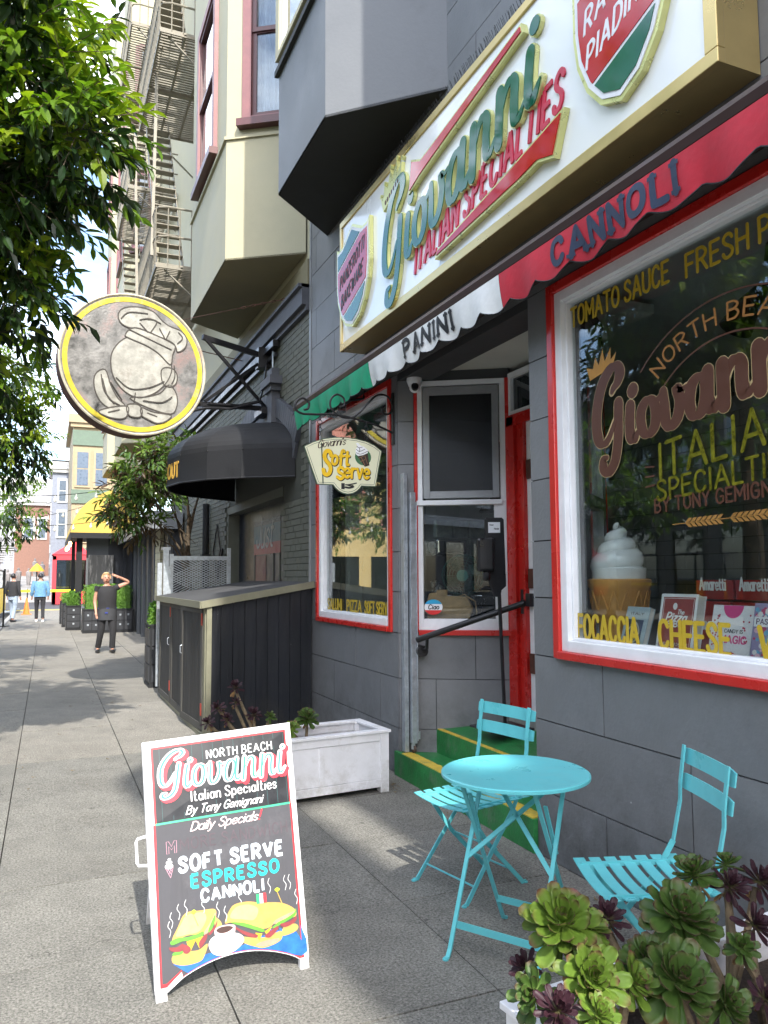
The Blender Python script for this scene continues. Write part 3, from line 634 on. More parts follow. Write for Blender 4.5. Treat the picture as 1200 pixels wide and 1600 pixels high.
# steps
st = thing('entrance_steps', 'green painted concrete steps with worn yellow edges going up into the shop recess', 'steps', (2.62, 5, 0))
def step(name, x0, x1, y0, y1, z0, z1, z1b=None):
    b = MB(); n = 24; z1b = z1 if z1b is None else z1b
    i = 0
    ys = [y0+(y1-y0)*k/n for k in range(n+1)]
    for k in range(n):
        a, c = ys[k], ys[k+1]
        b.face([(x0, a, z0), (x0, a, z1), (x0, c, z1), (x0, c, z0)]); b.face([(x0, a, z1), (x1, a, z1b), (x1, c, z1b), (x0, c, z1)])
    b.face([(x0, y0, z0), (x1, y0, z0), (x1, y0, z1b), (x0, y0, z1)]); b.face([(x0, y1, z0), (x0, y1, z1), (x1, y1, z1b), (x1, y1, z0)])
    return b.build(name, X_['stepg'], st)
step('step', 2.622, 2.93, 3.95, 5.93, .0, .19)
step('step', 2.905, 3.10, 3.95, 5.80, .0, .372, .40)
step('landing', 3.10, XD+.6, 3.95, 5.68, .0, .40, .53)
for (x, y0, y1, z) in ((2.628, 3.97, 5.80, .191), (2.909, 3.97, 5.72, .374)):
    b = MB(); n = 40
    for k in range(n):
        a, c = y0+(y1-y0)*k/n, y0+(y1-y0)*(k+1)/n; b.box(x, x+.095+random.uniform(-.006, .006), a, c, z-.003, z+.004)
    b.build('nosing', X_['stepy'], st)
m = MB(); m.box(XD-.04, XD+.3, 4.2, 5.42, .40, .54); m.build('door_sill', X_['kerb'], shop)

# ------------------------------------------------------------------ windows of the shop front
def shopwindow(name, y0, y1, z0, z1, label):
    t = thing(name, label, 'window', (D, (y0+y1)/2, z0))
    R_ = MB(); a = .055
    R_.box(D-.02, D+.05, y1-a, y1, z0, z1); R_.box(D-.02, D+.05, y0, y0+a, z0, z1); R_.box(D-.02, D+.05, y0+a, y1-a, z1-a, z1); R_.box(D-.035, D+.05, y0+a, y1-a, z0, z0+a*.8)
    R_.build('outer_frame', X_['red'], t, bevel=.005)
    W_ = MB(); b = .060; p, q, r, s = y0+a, y1-a, z0+a*.8, z1-a
    W_.box(D, D+.09, q-b, q, r, s); W_.box(D, D+.09, p, p+b, r, s); W_.box(D, D+.09, p+b, q-b, s-b, s); W_.box(D-.008, D+.09, p+b, q-b, r, r+b)
    c = b+.016
    W_.box(D+.03, D+.09, q-c, q-b, r+b, s-b); W_.box(D+.03, D+.09, p+b, p+c, r+b, s-b); W_.box(D+.03, D+.09, p+c, q-c, s-c, s-b); W_.box(D+.03, D+.09, p+c, q-c, r+b, r+c)
    W_.build('inner_frame', X_['white'], t, bevel=.004)
    g = MB(); g.box(D+.064, D+.070, p+b+.01, q-b-.01, r+b+.01, s-b-.01); g.build('pane', X_['glass'], t)
    return t
bigw = shopwindow('display_window', BW[0], BW[1], BW[2]-.0, BW[3], 'large red and white framed display window with painted lettering, right of the entrance')
litw = shopwindow('display_window', W3[0]-.06, W3[1], W3[2], W3[3], 'narrower red and white framed window left of the entrance, behind the hanging sign')
# window in the splay
t = thing('service_window', 'white framed splayed window beside the red door with a grey screened casement on top', 'window', (2.8, 5.8, 1.14))
R_ = MB(); a0, a1 = .137, SL-.005
R_.fbox(FS, a0, a0+.028, 1.145, 3.215, -.03, .012); R_.fbox(FS, a0+.028, a1, 1.12, 1.162, -.03, .03); R_.fbox(FS, a1-.03, a1, 1.162, 3.215, -.03, .012)
R_.build('outer_frame', X_['red'], t, bevel=.003)
W_ = MB()
W_.fbox(FS, a0+.028, a0+.068, 1.162, 3.215, -.06, .004); W_.fbox(FS, a1-.13, a1-.03, 1.162, 2.2, -.06, .004); W_.fbox(FS, a1-.075, a1-.03, 2.2, 3.215, -.06, .004)
W_.fbox(FS, a0+.068, a1-.03, 3.17, 3.215, -.06, .006); W_.fbox(FS, a0+.068, a1-.13, 1.162, 1.25, -.06, .006); W_.fbox(FS, a0+.02, a1-.06, 2.175, 2.215, -.05, .03)
W_.build('inner_frame', X_['white'], t, bevel=.003)
A_ = MB(); p, q = a0+.075, a1-.082
for fa, fb, fc, fd in ((p, p+.055, 2.23, 3.16), (q-.055, q, 2.23, 3.16), (p+.055, q-.055, 3.09, 3.16), (p+.055, q-.055, 2.23, 2.29)): A_.fbox(FS, fa, fb, fc, fd, -.02, .016)
ca = A_.build('casement', X_['alum'], t, bevel=.003)
g = MB(); g.fbox(FS, p+.05, q-.05, 2.28, 3.10, -.004, .0); g.build('screen', X_['screen'], ca)
g = MB(); g.fbox(FS, a0+.06, a1-.12, 1.24, 2.19, -.035, -.03); g.build('pane', X_['glass'], t)
s_ = MB(); cfr = FS.off(a0+.145, 1.345, -.028)
s_.prism([(.075*math.cos(k*PI/12), .062*math.sin(k*PI/12)) for k in range(24)], cfr, 0, .002); s_.build('sticker', X_['white'], t)
for nm, col, sg in (('sticker_band', (.02, .35, .6), 1), ('sticker_band', (.6, .02, .02), -1)):
    s_ = MB(); s_.prism([(.075*math.cos(a_), sg*.062*math.sin(a_)) for a_ in [PI*(.13+.74*k/12) for k in range(13)]], cfr, .0022, .003); s_.build(nm, mat('sticker_blue' if sg > 0 else 'sticker_red', col, .4), t)
s_ = MB(); text(s_, 'Ciao', cfr, -.042, -.016, .036, tw=.085, wd=.2, shear=.2, d0=.003, d1=.0034); s_.build('sticker_word', X_['ink'], t)

# ------------------------------------------------------------------ shop interior
rm = thing('shop_room', 'dim tiled shop interior seen through the windows', 'room', (5, 4, .36))
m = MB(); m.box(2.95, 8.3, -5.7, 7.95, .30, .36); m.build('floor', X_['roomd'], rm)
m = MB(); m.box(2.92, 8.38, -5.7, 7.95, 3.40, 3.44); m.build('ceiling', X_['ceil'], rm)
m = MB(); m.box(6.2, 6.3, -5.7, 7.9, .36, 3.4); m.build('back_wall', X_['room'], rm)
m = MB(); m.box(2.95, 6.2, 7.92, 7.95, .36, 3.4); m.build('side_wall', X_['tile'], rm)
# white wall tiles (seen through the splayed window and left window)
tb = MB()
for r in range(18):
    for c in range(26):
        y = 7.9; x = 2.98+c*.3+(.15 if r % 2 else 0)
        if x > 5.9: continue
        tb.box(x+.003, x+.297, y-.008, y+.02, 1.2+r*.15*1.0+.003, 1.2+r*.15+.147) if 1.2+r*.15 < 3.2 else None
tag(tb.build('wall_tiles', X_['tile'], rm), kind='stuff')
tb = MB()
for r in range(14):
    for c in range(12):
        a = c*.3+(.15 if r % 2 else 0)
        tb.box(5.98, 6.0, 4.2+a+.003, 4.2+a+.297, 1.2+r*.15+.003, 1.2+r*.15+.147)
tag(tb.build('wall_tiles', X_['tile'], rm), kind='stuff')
m = MB()
for k in range(12): m.box(5.6+.0, 5.9, -.8+k*.42, -.8+k*.42+.36, 1.3, 1.32)
for z in (1.0, 1.4, 1.8, 2.2, 2.6): m.box(5.7, 6.15, -1.5, 3.8, z, z+.03)
m.build('shelf', X_['roomd'], rm)
m = MB(); m.box(4.6, 5.1, -1.5, 3.6, .36, 1.25); m.box(4.5, 5.15, -1.55, 3.65, 1.25, 1.3); m.build('counter', X_['roomd'], rm)
# glass block screen
gb = thing('glass_block_screen', 'pale glass block screen standing inside behind the splayed window', 'partition', (4.5, 6.4, 1.2))
for r in range(5):
    for c in range(6):
        m = MB(); m.box(3.75+c*.2, 3.75+c*.2+.185, 7.35, 7.43, 1.30+r*.2-.1, 1.30+r*.2+.085); m.build('glass_block', mat('pale_glass_block', (.42, .48, .46), .15, var=.2, scale=9) if r+c == 0 else bpy.data.materials['pale_glass_block'], gb, bevel=.01)
m = MB(); m.box(3.05, 4.3, 6.42, 6.5, .4, 1.78); m.build('dark_backdrop', X_['blackm'], rm)  # black panel added behind the fan to darken the bright interior
m = MB()
for k in range(5): m.box(3.1+.2*k, 3.22+.2*k, 6.33, 6.415, 1.26, 1.40+.07*(k % 3))
tag(m.build('cups', X_['steel'], rm), kind='stuff')
def goods(x, y, z):
    c_ = random.choice([(.35, .05, .03), (.4, .3, .05), (.05, .15, .08), (.3, .3, .28), (.12, .06, .03)])
    return c_
cols = [mat('tin_%s' % n_, c_, .4) for n_, c_ in (('red', (.35, .03, .02)), ('yellow', (.45, .30, .04)), ('green', (.03, .14, .06)), ('cream', (.45, .42, .34)), ('brown', (.12, .05, .02)))]
for z in (1.03, 1.43, 1.83, 2.23):
    y = -.6
    while y < 3.6:
        wd_ = random.uniform(.07, .12)
        if random.random() < .5:
            m = MB(); hh = random.uniform(.12, .28); m.lathe([(wd_/2, 0), (wd_/2, hh*.7), (wd_*.2, hh*.85), (wd_*.2, hh)], (5.85, y, z), 10)
            tag(m.build('jar', random.choice(cols)), 'jar on the back shelves inside the shop, one of many alike', 'jar', 'jars on the back shelves')
        y += wd_+.06

# ------------------------------------------------------------------ the long white sign
sg = thing('fascia_sign', 'long white sign box with gold frame and raised green script above the shop front', 'sign', (2.5, 4.4, 3.64))
XF = 2.42; SY0, SY1, SZ0, SZ1 = 2.205, 6.63, 3.645, 4.86
SF = FR((XF, SY1, SZ0), (0, -1, 0)); SW = SY1-SY0; SH = SZ1-SZ0
m = MB(); m.box(XF+.012, D-.004, SY0+.005, SY1-.005, SZ0+.005, SZ1-.005); m.build('box', X_['gold'], sg)
m = MB(); e = .065
m.fbox(SF, 0, SW, 0, e, -.03, .012); m.fbox(SF, 0, SW, SH-e*.9, SH, -.03, .012); m.fbox(SF, 0, .05, e, SH-e*.9, -.03, .012); m.fbox(SF, SW-.07, SW, e, SH-e*.9, -.03, .012)
m.build('gold_frame', X_['gold'], sg, bevel=.004)
m = MB(); m.fbox(SF, .05, SW-.07, e, SH-e*.9, -.012, -.002); m.build('face', X_['signw'], sg)
sx = lambda y: SY1-y; sz = lambda z: z-SZ0
# script name, gold returned edges and green faces
def fmain(x, y):
    a = .955+.315*x+.03*y; b = .305+.148*(a-1.5)+.305*(y if y < 1.1 else y*.96+.04); return (a, b)
m = MB(); script(m, SF, fmain, .315, 0, .026, 0, 0, grow=.014); m.build('script_edge', X_['goldl'], sg)
m = MB(); script(m, SF, fmain, .315, .026, .032, 0, 0); m.build('script_face', X_['signg'], sg)
m = MB(); t0 = sx(5.04)
text(m, 'ITALIAN SPECIALTIES', SF, t0, 0, .195, tw=1.80, wd=.15, shear=.18, gap=.28, d0=0, d1=.010, caps='flat', curve=lambda X, Y: (X, sz(3.80)+Y+.140*(X-t0)), n=4)
m.build('sign_lettering', X_['signrt'], sg)
# arrows / swashes
def dart(pts, nm):
    a = MB(); a.prism(pts, SF, 0, .04, 0, 0); a.build(nm+'_edge', X_['goldl'], sg)
    cx = sum(p[0] for p in pts)/len(pts); cy = sum(p[1] for p in pts)/len(pts)
    b = MB(); b.prism(pts, SF, .04, .046, 0, 0)
    o = b.build(nm, X_['signr'], sg)
def growp(pts, g):
    n = len(pts); out = []
    ar = sum(pts[k][0]*pts[(k+1) % n][1]-pts[(k+1) % n][0]*pts[k][1] for k in range(n)); s_ = 1 if ar > 0 else -1
    for k in range(n):
        a, b, c = Vector(pts[k-1]), Vector(pts[k]), Vector(pts[(k+1) % n])
        e1 = (b-a).normalized(); e2 = (c-b).normalized(); n1 = Vector((e1.y, -e1.x))*s_; n2 = Vector((e2.y, -e2.x))*s_
        mm_ = (n1+n2); mm_ = mm_.normalized() if mm_.length > .2 else n1; q = max(mm_.dot(n1), .45); p = b+mm_*g/q; out.append((p.x, p.y))
    return out
top = [(sx(5.03), sz(4.50)), (sx(4.98), sz(4.575)), (sx(4.82), sz(4.535)), (sx(4.70), sz(4.545)), (sx(3.55), sz(4.675)), (sx(3.56), sz(4.655)), (sx(4.66), sz(4.475)), (sx(4.90), sz(4.42))]
top = [(sx(5.04), sz(4.43)), (sx(5.0), sz(4.63)), (sx(4.86), sz(4.565)), (sx(4.72), sz(4.575)), (sx(3.56), sz(4.70)), (sx(3.55), sz(4.665)), (sx(4.70), sz(4.50)), (sx(4.88), sz(4.47))]
bot = [(sx(4.62), sz(3.775)), (sx(4.60), sz(3.80)), (sx(3.75), sz(3.905)), (sx(3.20), sz(3.985)), (sx(3.28), sz(3.80)), (sx(3.42), sz(3.845)), (sx(3.60), sz(3.825))]
for pp in (top, bot):
    a = MB(); a.prism(growp(pp, .016), SF, 0, .04); a.build('swash_edge', X_['goldl'], sg)
    a = MB(); a.prism(pp, SF, .04, .046); a.build('swash', X_['signr'], sg)
# shields
def shield(xc, zb, wd_, hh, lines, px_, full=True):
    hw = wd_/2
    def outline(k=1.0):
        pts = [(-hw, .90), (-hw*.86, .865), (-hw*.6, .87), (-hw*.32, .93), (-.0, 1.0), (hw*.32, .93), (hw*.6, .87), (hw*.86, .865), (hw, .90), (hw, .5), (hw*.93, .34), (hw*.72, .18), (hw*.42, .06), (0, 0), (-hw*.42, .06), (-hw*.72, .18), (-hw*.93, .34), (-hw, .5)]
        return [(xc+a, zb+b*hh) for a, b in pts]
    o1 = outline()
    a = MB(); a.prism(o1, SF, 0, .035); a.build('shield_edge', X_['goldl'], sg)
    o2 = growp(o1, -.024); a = MB(); a.prism(o2, SF, .035, .040); sw_ = a.build('shield_white', X_['white'], sg)
    o3 = growp(o1, -.05)
    # clip to bands
    def clip(poly, nx, ny, c):
        out = []
        for k in range(len(poly)):
            p, q = poly[k-1], poly[k]; dp = nx*p[0]+ny*p[1]-c; dq = nx*q[0]+ny*q[1]-c
            if (dp >= 0) != (dq >= 0): t = dp/(dp-dq); out.append((p[0]+(q[0]-p[0])*t, p[1]+(q[1]-p[1])*t))
            if dq >= 0: out.append(q)
        return out
    sl = .30; zc = zb+hh*.50; n_ = Vector((-sl, 1)).normalized(); cc = n_.x*xc+n_.y*zc; th = hh*.24
    mid = clip(clip(o3, n_.x, n_.y, cc-th), -n_.x, -n_.y, -(cc+th)); hi = clip(o3, n_.x, n_.y, cc+th+.022); lo_ = clip(o3, -n_.x, -n_.y, -(cc-th-.022))
    a = MB(); a.prism(mid, SF, .040, .044); a.build('shield_band', X_['signr'], sg)
    for q in (hi, lo_):
        if len(q) > 2: a = MB(); a.prism(q, SF, .040, .044); a.build('shield_field', X_['signg'], sg)
    a = MB()
    for k, (s_, tw_) in enumerate(lines):
        yy = zc+(.035 if k == 0 else -.155)
        text(a, s_, SF, xc, 0, .115, tw=tw_, wd=.15, shear=.16, gap=.28, d0=.044, d1=.0455, align='c', caps='flat', curve=lambda X, Y, yy=yy: (X, yy+Y+sl*(X-xc)))
    a.build('shield_words', X_['ink'] if px_ else X_['white'], sg)
shield(sx(6.24), sz(3.765), .80, .93, [('PANZEROTTI', .58), ('BAKEWARE', .52)], True)
shield(sx(2.75), sz(3.79), .68, 1.02, [('RAVIOLI', .48), ('PIADINA', .46)], False)
# crown above the script
a = MB(); c0 = (sx(5.56), sz(4.50))
pts = [(0, 0), (-.05, .15), (.0, .12), (.03, .2), (.09, .13), (.15, .24), (.18, .14), (.27, .22), (.27, .12), (.36, .14), (.33, .0)]
pts = [(c0[0]+x, c0[1]+y+.10*x/.36) for x, y in pts]; a.prism(pts, SF, 0, .03)
for x, y in ((-.05, .16), (.03, .21), (.15, .26), (.27, .24), (.36, .17)): a.prism([(c0[0]+x+.018*math.cos(k), c0[1]+y+.10*x/.36+.018*math.sin(k)) for k in range(6)], SF, 0, .031)
a.build('crown', X_['goldl'], sg)
a = MB()
for k in range(7): a.prism([(c0[0]+.05+.04*k+.012*math.cos(j), c0[1]+.055+.011*k+.02*math.sin(j)) for j in range(6)], SF, .0305, .034)
a.build('crown_jewels', X_['copper'], sg)
# bird spikes along the top
a = MB()
for k in range(330):
    y = SY0+(SY1-SY0)*k/330
    for j in (-1, 0, 1):
        a.bar((XF+.07, y, SZ1-.004), (XF+.07+.05*j+random.uniform(-.01, .01), y+random.uniform(-.02, .02), SZ1+.11), .0016, .0016)
tag(a.build('bird_spikes', X_['iron'], sg), kind='stuff')

# ------------------------------------------------------------------ awning cassette and valance
aw = thing('striped_awning', 'rolled up awning with a scalloped green, white and red valance above the windows', 'awning', (2.4, 4.5, 3.3))
AY0, AY1 = .4, 7.90
prof = [(.29, .0), (.29, .10), (.06, .10), (.02, .085), (.0, .05), (.012, .015), (.045, .0), (.05, -.02), (.075, -.02), (.08, 0)]
m = MB(); fr = FR((2.34, AY1, 3.325), (1, 0, 0)); n = len(prof)
i = 0
for (y) in (AY1, AY0):
    m.v += [(2.34+a, y, 3.325+b) for a, b in prof]
for k in range(n): j = (k+1) % n; m.f.append((k, j, n+j, n+k)); m.m.append(0)
m.f.append(tuple(range(n))); m.m.append(0); m.f.append(tuple(range(2*n-1, n-1, -1))); m.m.append(0)
m.build('cassette', X_['brown'], aw)
def valance(y0, y1, mt, name):
    v = MB(); n = max(4, int(abs(y1-y0)*60)); rows = 6
    for k in range(n+1):
        y = y0+(y1-y0)*k/n; ph = y/.285
        dep = .165+.04*abs(math.sin(PI*ph))**.8
        wv = .011*math.sin(y*9)+.008*math.sin(y*23+1)
        for r in range(rows+1):
            f = r/rows; v.v.append((2.352+f*wv*1.4+.02*f*f, y, 3.335-f*dep))
    for k in range(n):
        for r in range(rows):
            a = k*(rows+1)+r; v.f.append((a, a+1, a+rows+2, a+rows+1)); v.m.append(0)
    # bound lower edge
    o = v.build(name, mt, aw, smooth=True)
    e_ = MB(); pts = [v.v[k*(rows+1)+rows] for k in range(n+1)]; e_.tube([(p[0], p[1], p[2]) for p in pts], .004, 5); e_.build('valance_binding', X_['ink'], o)
    return o
valance(AY1-.02, 5.80, X_['vg'], 'valance'); vw_ = valance(5.797, 3.79, X_['vw'], 'valance'); vr_ = valance(3.787, AY0+.02, X_['vr'], 'valance')
def vtext(s, y0, tw_, h, zb, par, mt):
    v = MB(); fr = FR((2.345, y0, 0), (0, -1, 0))
    # follow the cloth: draw with a curve then push outward a little
    text(v, s, fr, 0, 0, h, tw=tw_, wd=.27, serif=.22, gap=.34, shear=.0, d0=0, d1=.0, n=5, curve=lambda X, Y: (X, zb+Y))
    def cloth(x, y, z):
        f = (3.335-z)/(.165+.04*abs(math.sin(PI*y/.285))**.8); return (2.352+f*(.011*math.sin(y*9)+.008*math.sin(y*23+1))*1.4+.02*f*f-.006-(2.345-x), y, z)
    v.v = [cloth(*p) for p in v.v]
    v.build('valance_lettering', mt, par)
vtext('PANINI', 5.11, .73, .115, 3.195, vw_, X_['ink'])
vtext('CANNOLI', 3.26, .86, .125, 3.185, vr_, mat('navy_print', (.03, .045, .085), .7))
# little flood light under the awning's green end
fl = thing('flood_light', 'small dark flood light clipped under the green end of the awning', 'lamp', (2.5, 6.9, 3.17))
m = MB(); m.box(2.42, 2.52, 6.75, 7.05, 3.12, 3.19); m.build('housing', X_['steel'], fl, bevel=.012)
m = MB(); m.tube([(2.47, 6.75, 3.16), (2.5, 6.6, 3.2), (2.62, 6.58, 3.22), (2.65, 6.62, 3.3)], .012); m.build('arm', X_['iron'], fl)

# ------------------------------------------------------------------ lettering on the panes
XG = D+.058
GF = FR((XG, 3.73, 0), (0, -1, 0)); gx = lambda y: 3.73-y
m = MB()
text(m, 'TOMATO SAUCE', GF, gx(3.59), 3.005, .105, tw=.76, wd=.15, gap=.24)
text(m, 'FRESH PASTA', GF, gx(2.715), 2.985, .105, tw=.80, wd=.15, gap=.24)
text(m, 'FOCACCIA', GF, gx(3.60), 1.255, .125, tw=.48, wd=.17, gap=.24)
text(m, 'CHEESE', GF, gx(2.97), 1.255, .125, tw=.42, wd=.17, gap=.24)
text(m, 'WINE', GF, gx(2.39), 1.255, .125, tw=.35, wd=.19, gap=.24)
m.build('window_lettering', X_['yellowl'], bigw)
m = MB()
def fwin(x, y):
    a = gx(3.46)+.192*x; return (a, 2.29+.11*(a-gx(3.1))+.185*y-.02*math.cos((a-.9)*2))
script(m, GF, fwin, .192, 0, 0, 0, 0, wmul=1.35, n=7)
m.build('window_script', X_['copper'], bigw)
m = MB(); script(m, GF.off(0, 0, -.001), fwin, .192, 0, 0, 0, 0, grow=.007, wmul=1.35); m.build('window_script_outline', mat('pale_gold_line', (.45, .33, .16), .4), bigw)
m = MB()
text(m, 'ITALIAN', GF, gx(2.93), 0, .16, tw=.74, wd=.12, gap=.24, curve=lambda X, Y: (X, 2.065+Y+.12*(X-gx(2.93))))
text(m, 'SPECIALTIES', GF, gx(2.95), 0, .095, tw=.78, wd=.14, gap=.24, curve=lambda X, Y: (X, 1.955+Y+.07*(X-gx(2.95))))
m.build('window_lettering', X_['goldleaf'], bigw)
m = MB()
text(m, 'BY TONY GEMIGNANI', GF, gx(2.97), 0, .062, tw=.80, wd=.16, gap=.24, curve=lambda X, Y: (X, 1.90+Y+.03*(X-gx(2.97))))
for k in range(3): ribbon(m, [Vector((gx(3.03), 2.03+.05*k)), Vector((gx(2.97), 2.035+.045*k))], .008, GF, 0, 0)
m.build('window_lettering', X_['copper'], bigw)
m = MB()
def arcc(X, Y):
    ph = (X-gx(2.50))/.62; r = .62+Y; return (gx(2.50)+r*math.sin(ph)*1.0, 2.12+r*math.cos(ph)*.95)
text(m, 'NORTH BEACH', GF, gx(2.50)-.46, 0, .08, tw=.88, wd=.13, gap=.26, curve=arcc)
m.build('window_lettering', mat('amber_lettering', (.30, .13, .03), .4), bigw)
m = MB()
for rr in (.56, .75): ribbon(m, [Vector(arcc(gx(2.50)-.50+.05*k, rr-.62)) for k in range(21)], .008, GF, 0, 0)
m.build('window_arc', X_['copper'], bigw)
m = MB()
for (ax, dr_) in ((gx(2.76), 1), (gx(2.50), 1)):
    for k in range(7):
        for s_ in (1, -1):
            c = (ax+k*.03, 1.835+.02*(ax+k*.03-gx(2.9))); m.prism([(c[0]-.02, c[1]), (c[0], c[1]+s_*.02), (c[0]+.025, c[1]+s_*.022), (c[0]+.008, c[1]+s_*.005)], GF, 0, 0)
ribbon(m, [Vector((gx(2.86), 1.835)), Vector((gx(2.2), 1.85))], .004, GF, 0, 0)
m.build('wheat_ornament', mat('ochre_ornament', (.34, .17, .04), .4), bigw)
m = MB(); c0 = (gx(3.44), 2.66)
m.prism([(c0[0]+x*.55, c0[1]+y*.55+.1*x) for x, y in [(0, 0), (-.05, .15), (.05, .1), (.09, .2), (.14, .1), (.2, .24), (.23, .1), (.32, .2), (.32, .08), (.4, .12), (.35, 0)]], GF, 0, 0)
m.build('window_crown', mat('amber_crown', (.42, .2, .03), .4), bigw)
m = MB(); LF = FR((XG, 7.95, 0), (0, -1, 0)); lx = lambda y: 7.95-y
text(m, 'SALUMI', LF, lx(7.82), 1.265, .10, tw=.42, wd=.2, gap=.24); text(m, 'PIZZA', LF, lx(7.25), 1.265, .10, tw=.38, wd=.2, gap=.24); text(m, 'SOFT SERVE', LF, lx(6.78), 1.265, .10, tw=.58, wd=.2, gap=.24)
m.build('window_lettering', X_['yellowl'], litw)

# ------------------------------------------------------------------ things in the display window
sh = thing('display_shelf', 'pale display shelf behind the foot of the big window', 'shelf', (3.0, 2.5, 1.2))
m = MB(); m.box(D+.09, 3.42, .5, 3.70, 1.13, 1.165); m.build('board', X_['white'], sh)
ic = thing('ice_cream_cone', 'giant white soft serve swirl in an orange cake cone standing in the display window', 'display model', (3.0, 3.60, 1.166))
prof = [(.10, .0), (.105, .024), (.12, .155), (.125, .165), (.128, .19), (.134, .20), (.147, .22), (.165, .355), (.174, .366), (.176, .405), (.162, .412)]
m = MB(); m.lathe([(r, z) for r, z in prof], (3.0, 3.60, 1.166), 36); co = m.build('cake_cone', mat('waffle_orange', (.60, .29, .07), .4, var=.1, scale=10), ic, smooth=True)
m = MB()
for k in range(14):
    a = 2*PI*k/14
    for s_ in (1, -1):
        p = [(3.0+(.153+.012*f)*math.cos(a+s_*.22*f), 3.60+(.153+.012*f)*math.sin(a+s_*.22*f), 1.166+.235+.11*f) for f in (0, .5, 1)]; m.tube(p, .0045, 5)
m.build('waffle_rib', bpy.data.materials['waffle_orange'], co)
# spiral swirl
m = MB(); turns = 3.6; N = 150; path = []; rad = []
for k in range(N+1):
    f = k/N; an = f*turns*2*PI; R0 = .085*(1-f)**.9; path.append((3.0+R0*math.cos(an), 3.60+R0*math.sin(an), 1.166+.455+.275*f)); rad.append(.082*(1-f)**.75+.008)
m.tube(path, rad, 14); m.lathe([(.148, .39), (.152, .47), (.12, .49)], (3.0, 3.60, 1.166), 36)
m.build('swirl', mat('glossy_cream', (.78, .80, .80), .18, var=.02, coat=.6), ic, smooth=True)
def book(x, y, z, w_, h_, rz, lean, label, art, th=.03, spine=(.6, .6, .6)):
    b = thing('book', label, 'book', (x, y, z)); u = Vector((-math.sin(rz), -math.cos(rz), 0)); nn = Vector((-math.cos(rz), math.sin(rz), 0))
    v = (Vector((0, 0, 1))*math.cos(lean)-nn*math.sin(lean)); fr = FR(Vector((x, y, z)), u, v)
    p = MB(); p.fbox(fr, -w_/2+.003, w_/2-.004, .003, h_-.003, -th+.003, -.003); p.build('pages', mat('book_pages', (.72, .70, .64), .8) if 'book_pages' not in bpy.data.materials else bpy.data.materials['book_pages'], b)
    art(b, fr, w_, h_, th); return b
def cover(b, fr, w_, h_, th, col, nm):
    p = MB(); p.fbox(fr, -w_/2, w_/2, 0, h_, -.003, 0); p.fbox(fr, -w_/2, w_/2, 0, h_, -th, -th+.003); p.fbox(fr, -w_/2, -w_/2+.003, 0, h_, -th+.003, -.003)
    p.build('cover', mat(nm, col, .3, var=.03, coat=.3), b)
def art_pizza(b, fr, w_, h_, th):
    cover(b, fr, w_, h_, th, (.80, .80, .80), 'white_jacket'); e = .016
    p = MB(); p.fbox(fr, -w_/2+e, w_/2-e, e, h_-e, 0, .0006); p.build('cover_panel', mat('brick_red_jacket', (.32, .055, .05), .35), b)
    p = MB()
    for a0, a1, b0, b1 in ((-w_/2+e+.006, w_/2-e-.006, e+.006, e+.008), (-w_/2+e+.006, w_/2-e-.006, h_-e-.008, h_-e-.006), (-w_/2+e+.006, -w_/2+e+.008, e+.008, h_-e-.008), (w_/2-e-.008, w_/2-e-.006, e+.008, h_-e-.008)): p.fbox(fr, a0, a1, b0, b1, .0006, .001)
    text(p, 'The', fr, .0, h_*.66, .022, tw=.04, wd=.16, shear=.2, d0=.001, d1=.0012); text(p, 'Pizza', fr, -.07, h_*.54, .042, tw=.125, wd=.2, shear=.3, d0=.001, d1=.0012)
    text(p, 'BIBLE', fr, -.055, h_*.45, .026, tw=.115, wd=.24, d0=.001, d1=.0012)
    text(p, 'THE WORLDS FAVORITE', fr, -.085, h_*.155, .008, tw=.17, wd=.2, d0=.001, d1=.0012); text(p, 'PIZZA STYLES', fr, -.085, h_*.12, .008, tw=.17, wd=.2, d0=.001, d1=.0012)
    p.prism([(-.02+.014*math.cos(k*PI/6), h_*.79+.018*math.sin(k*PI/6)) for k in range(12)], fr, .001, .0012)
    p.build('cover_print', mat('white_print', (.8, .8, .78), .4), b)
def art_blue(b, fr, w_, h_, th):
    cover(b, fr, w_, h_, th, (.42, .52, .56), 'pale_blue_jacket')
    p = MB(); p.fbox(fr, -.075, .065, h_*.22, h_*.74, 0, .0006); p.build('cover_panel', mat('navy_panel', (.03, .06, .14), .35), b)
    p = MB(); ribbon(p, crom([(-.03, h_*.3), (-.05, h_*.5), (.0, h_*.68), (.045, h_*.5), (.02, h_*.3)], 6, True), .01, fr, .0006, .001); p.build('cover_print', mat('plate_print', (.6, .6, .55), .4), b)
    p = MB(); text(p, 'ITALY', fr, -.055, h_*.84, .012, tw=.11, wd=.16, d0=0, d1=.0008); text(p, 'IN MY KITCHEN', fr, -.075, h_*.1, .012, tw=.14, wd=.16, d0=0, d1=.0008); p.build('cover_words', X_['ink'], b)
    p = MB()
    for k in range(14): c = (random.uniform(-.03, .025), h_*random.uniform(.34, .6)); ribbon(p, [Vector(c), Vector((c[0]+random.uniform(-.02, .02), c[1]+random.uniform(-.03, .03)))], .006, fr, .0012, .0014)
    p.build('cover_picture', mat('ochre_print', (.55, .4, .05), .4), b)
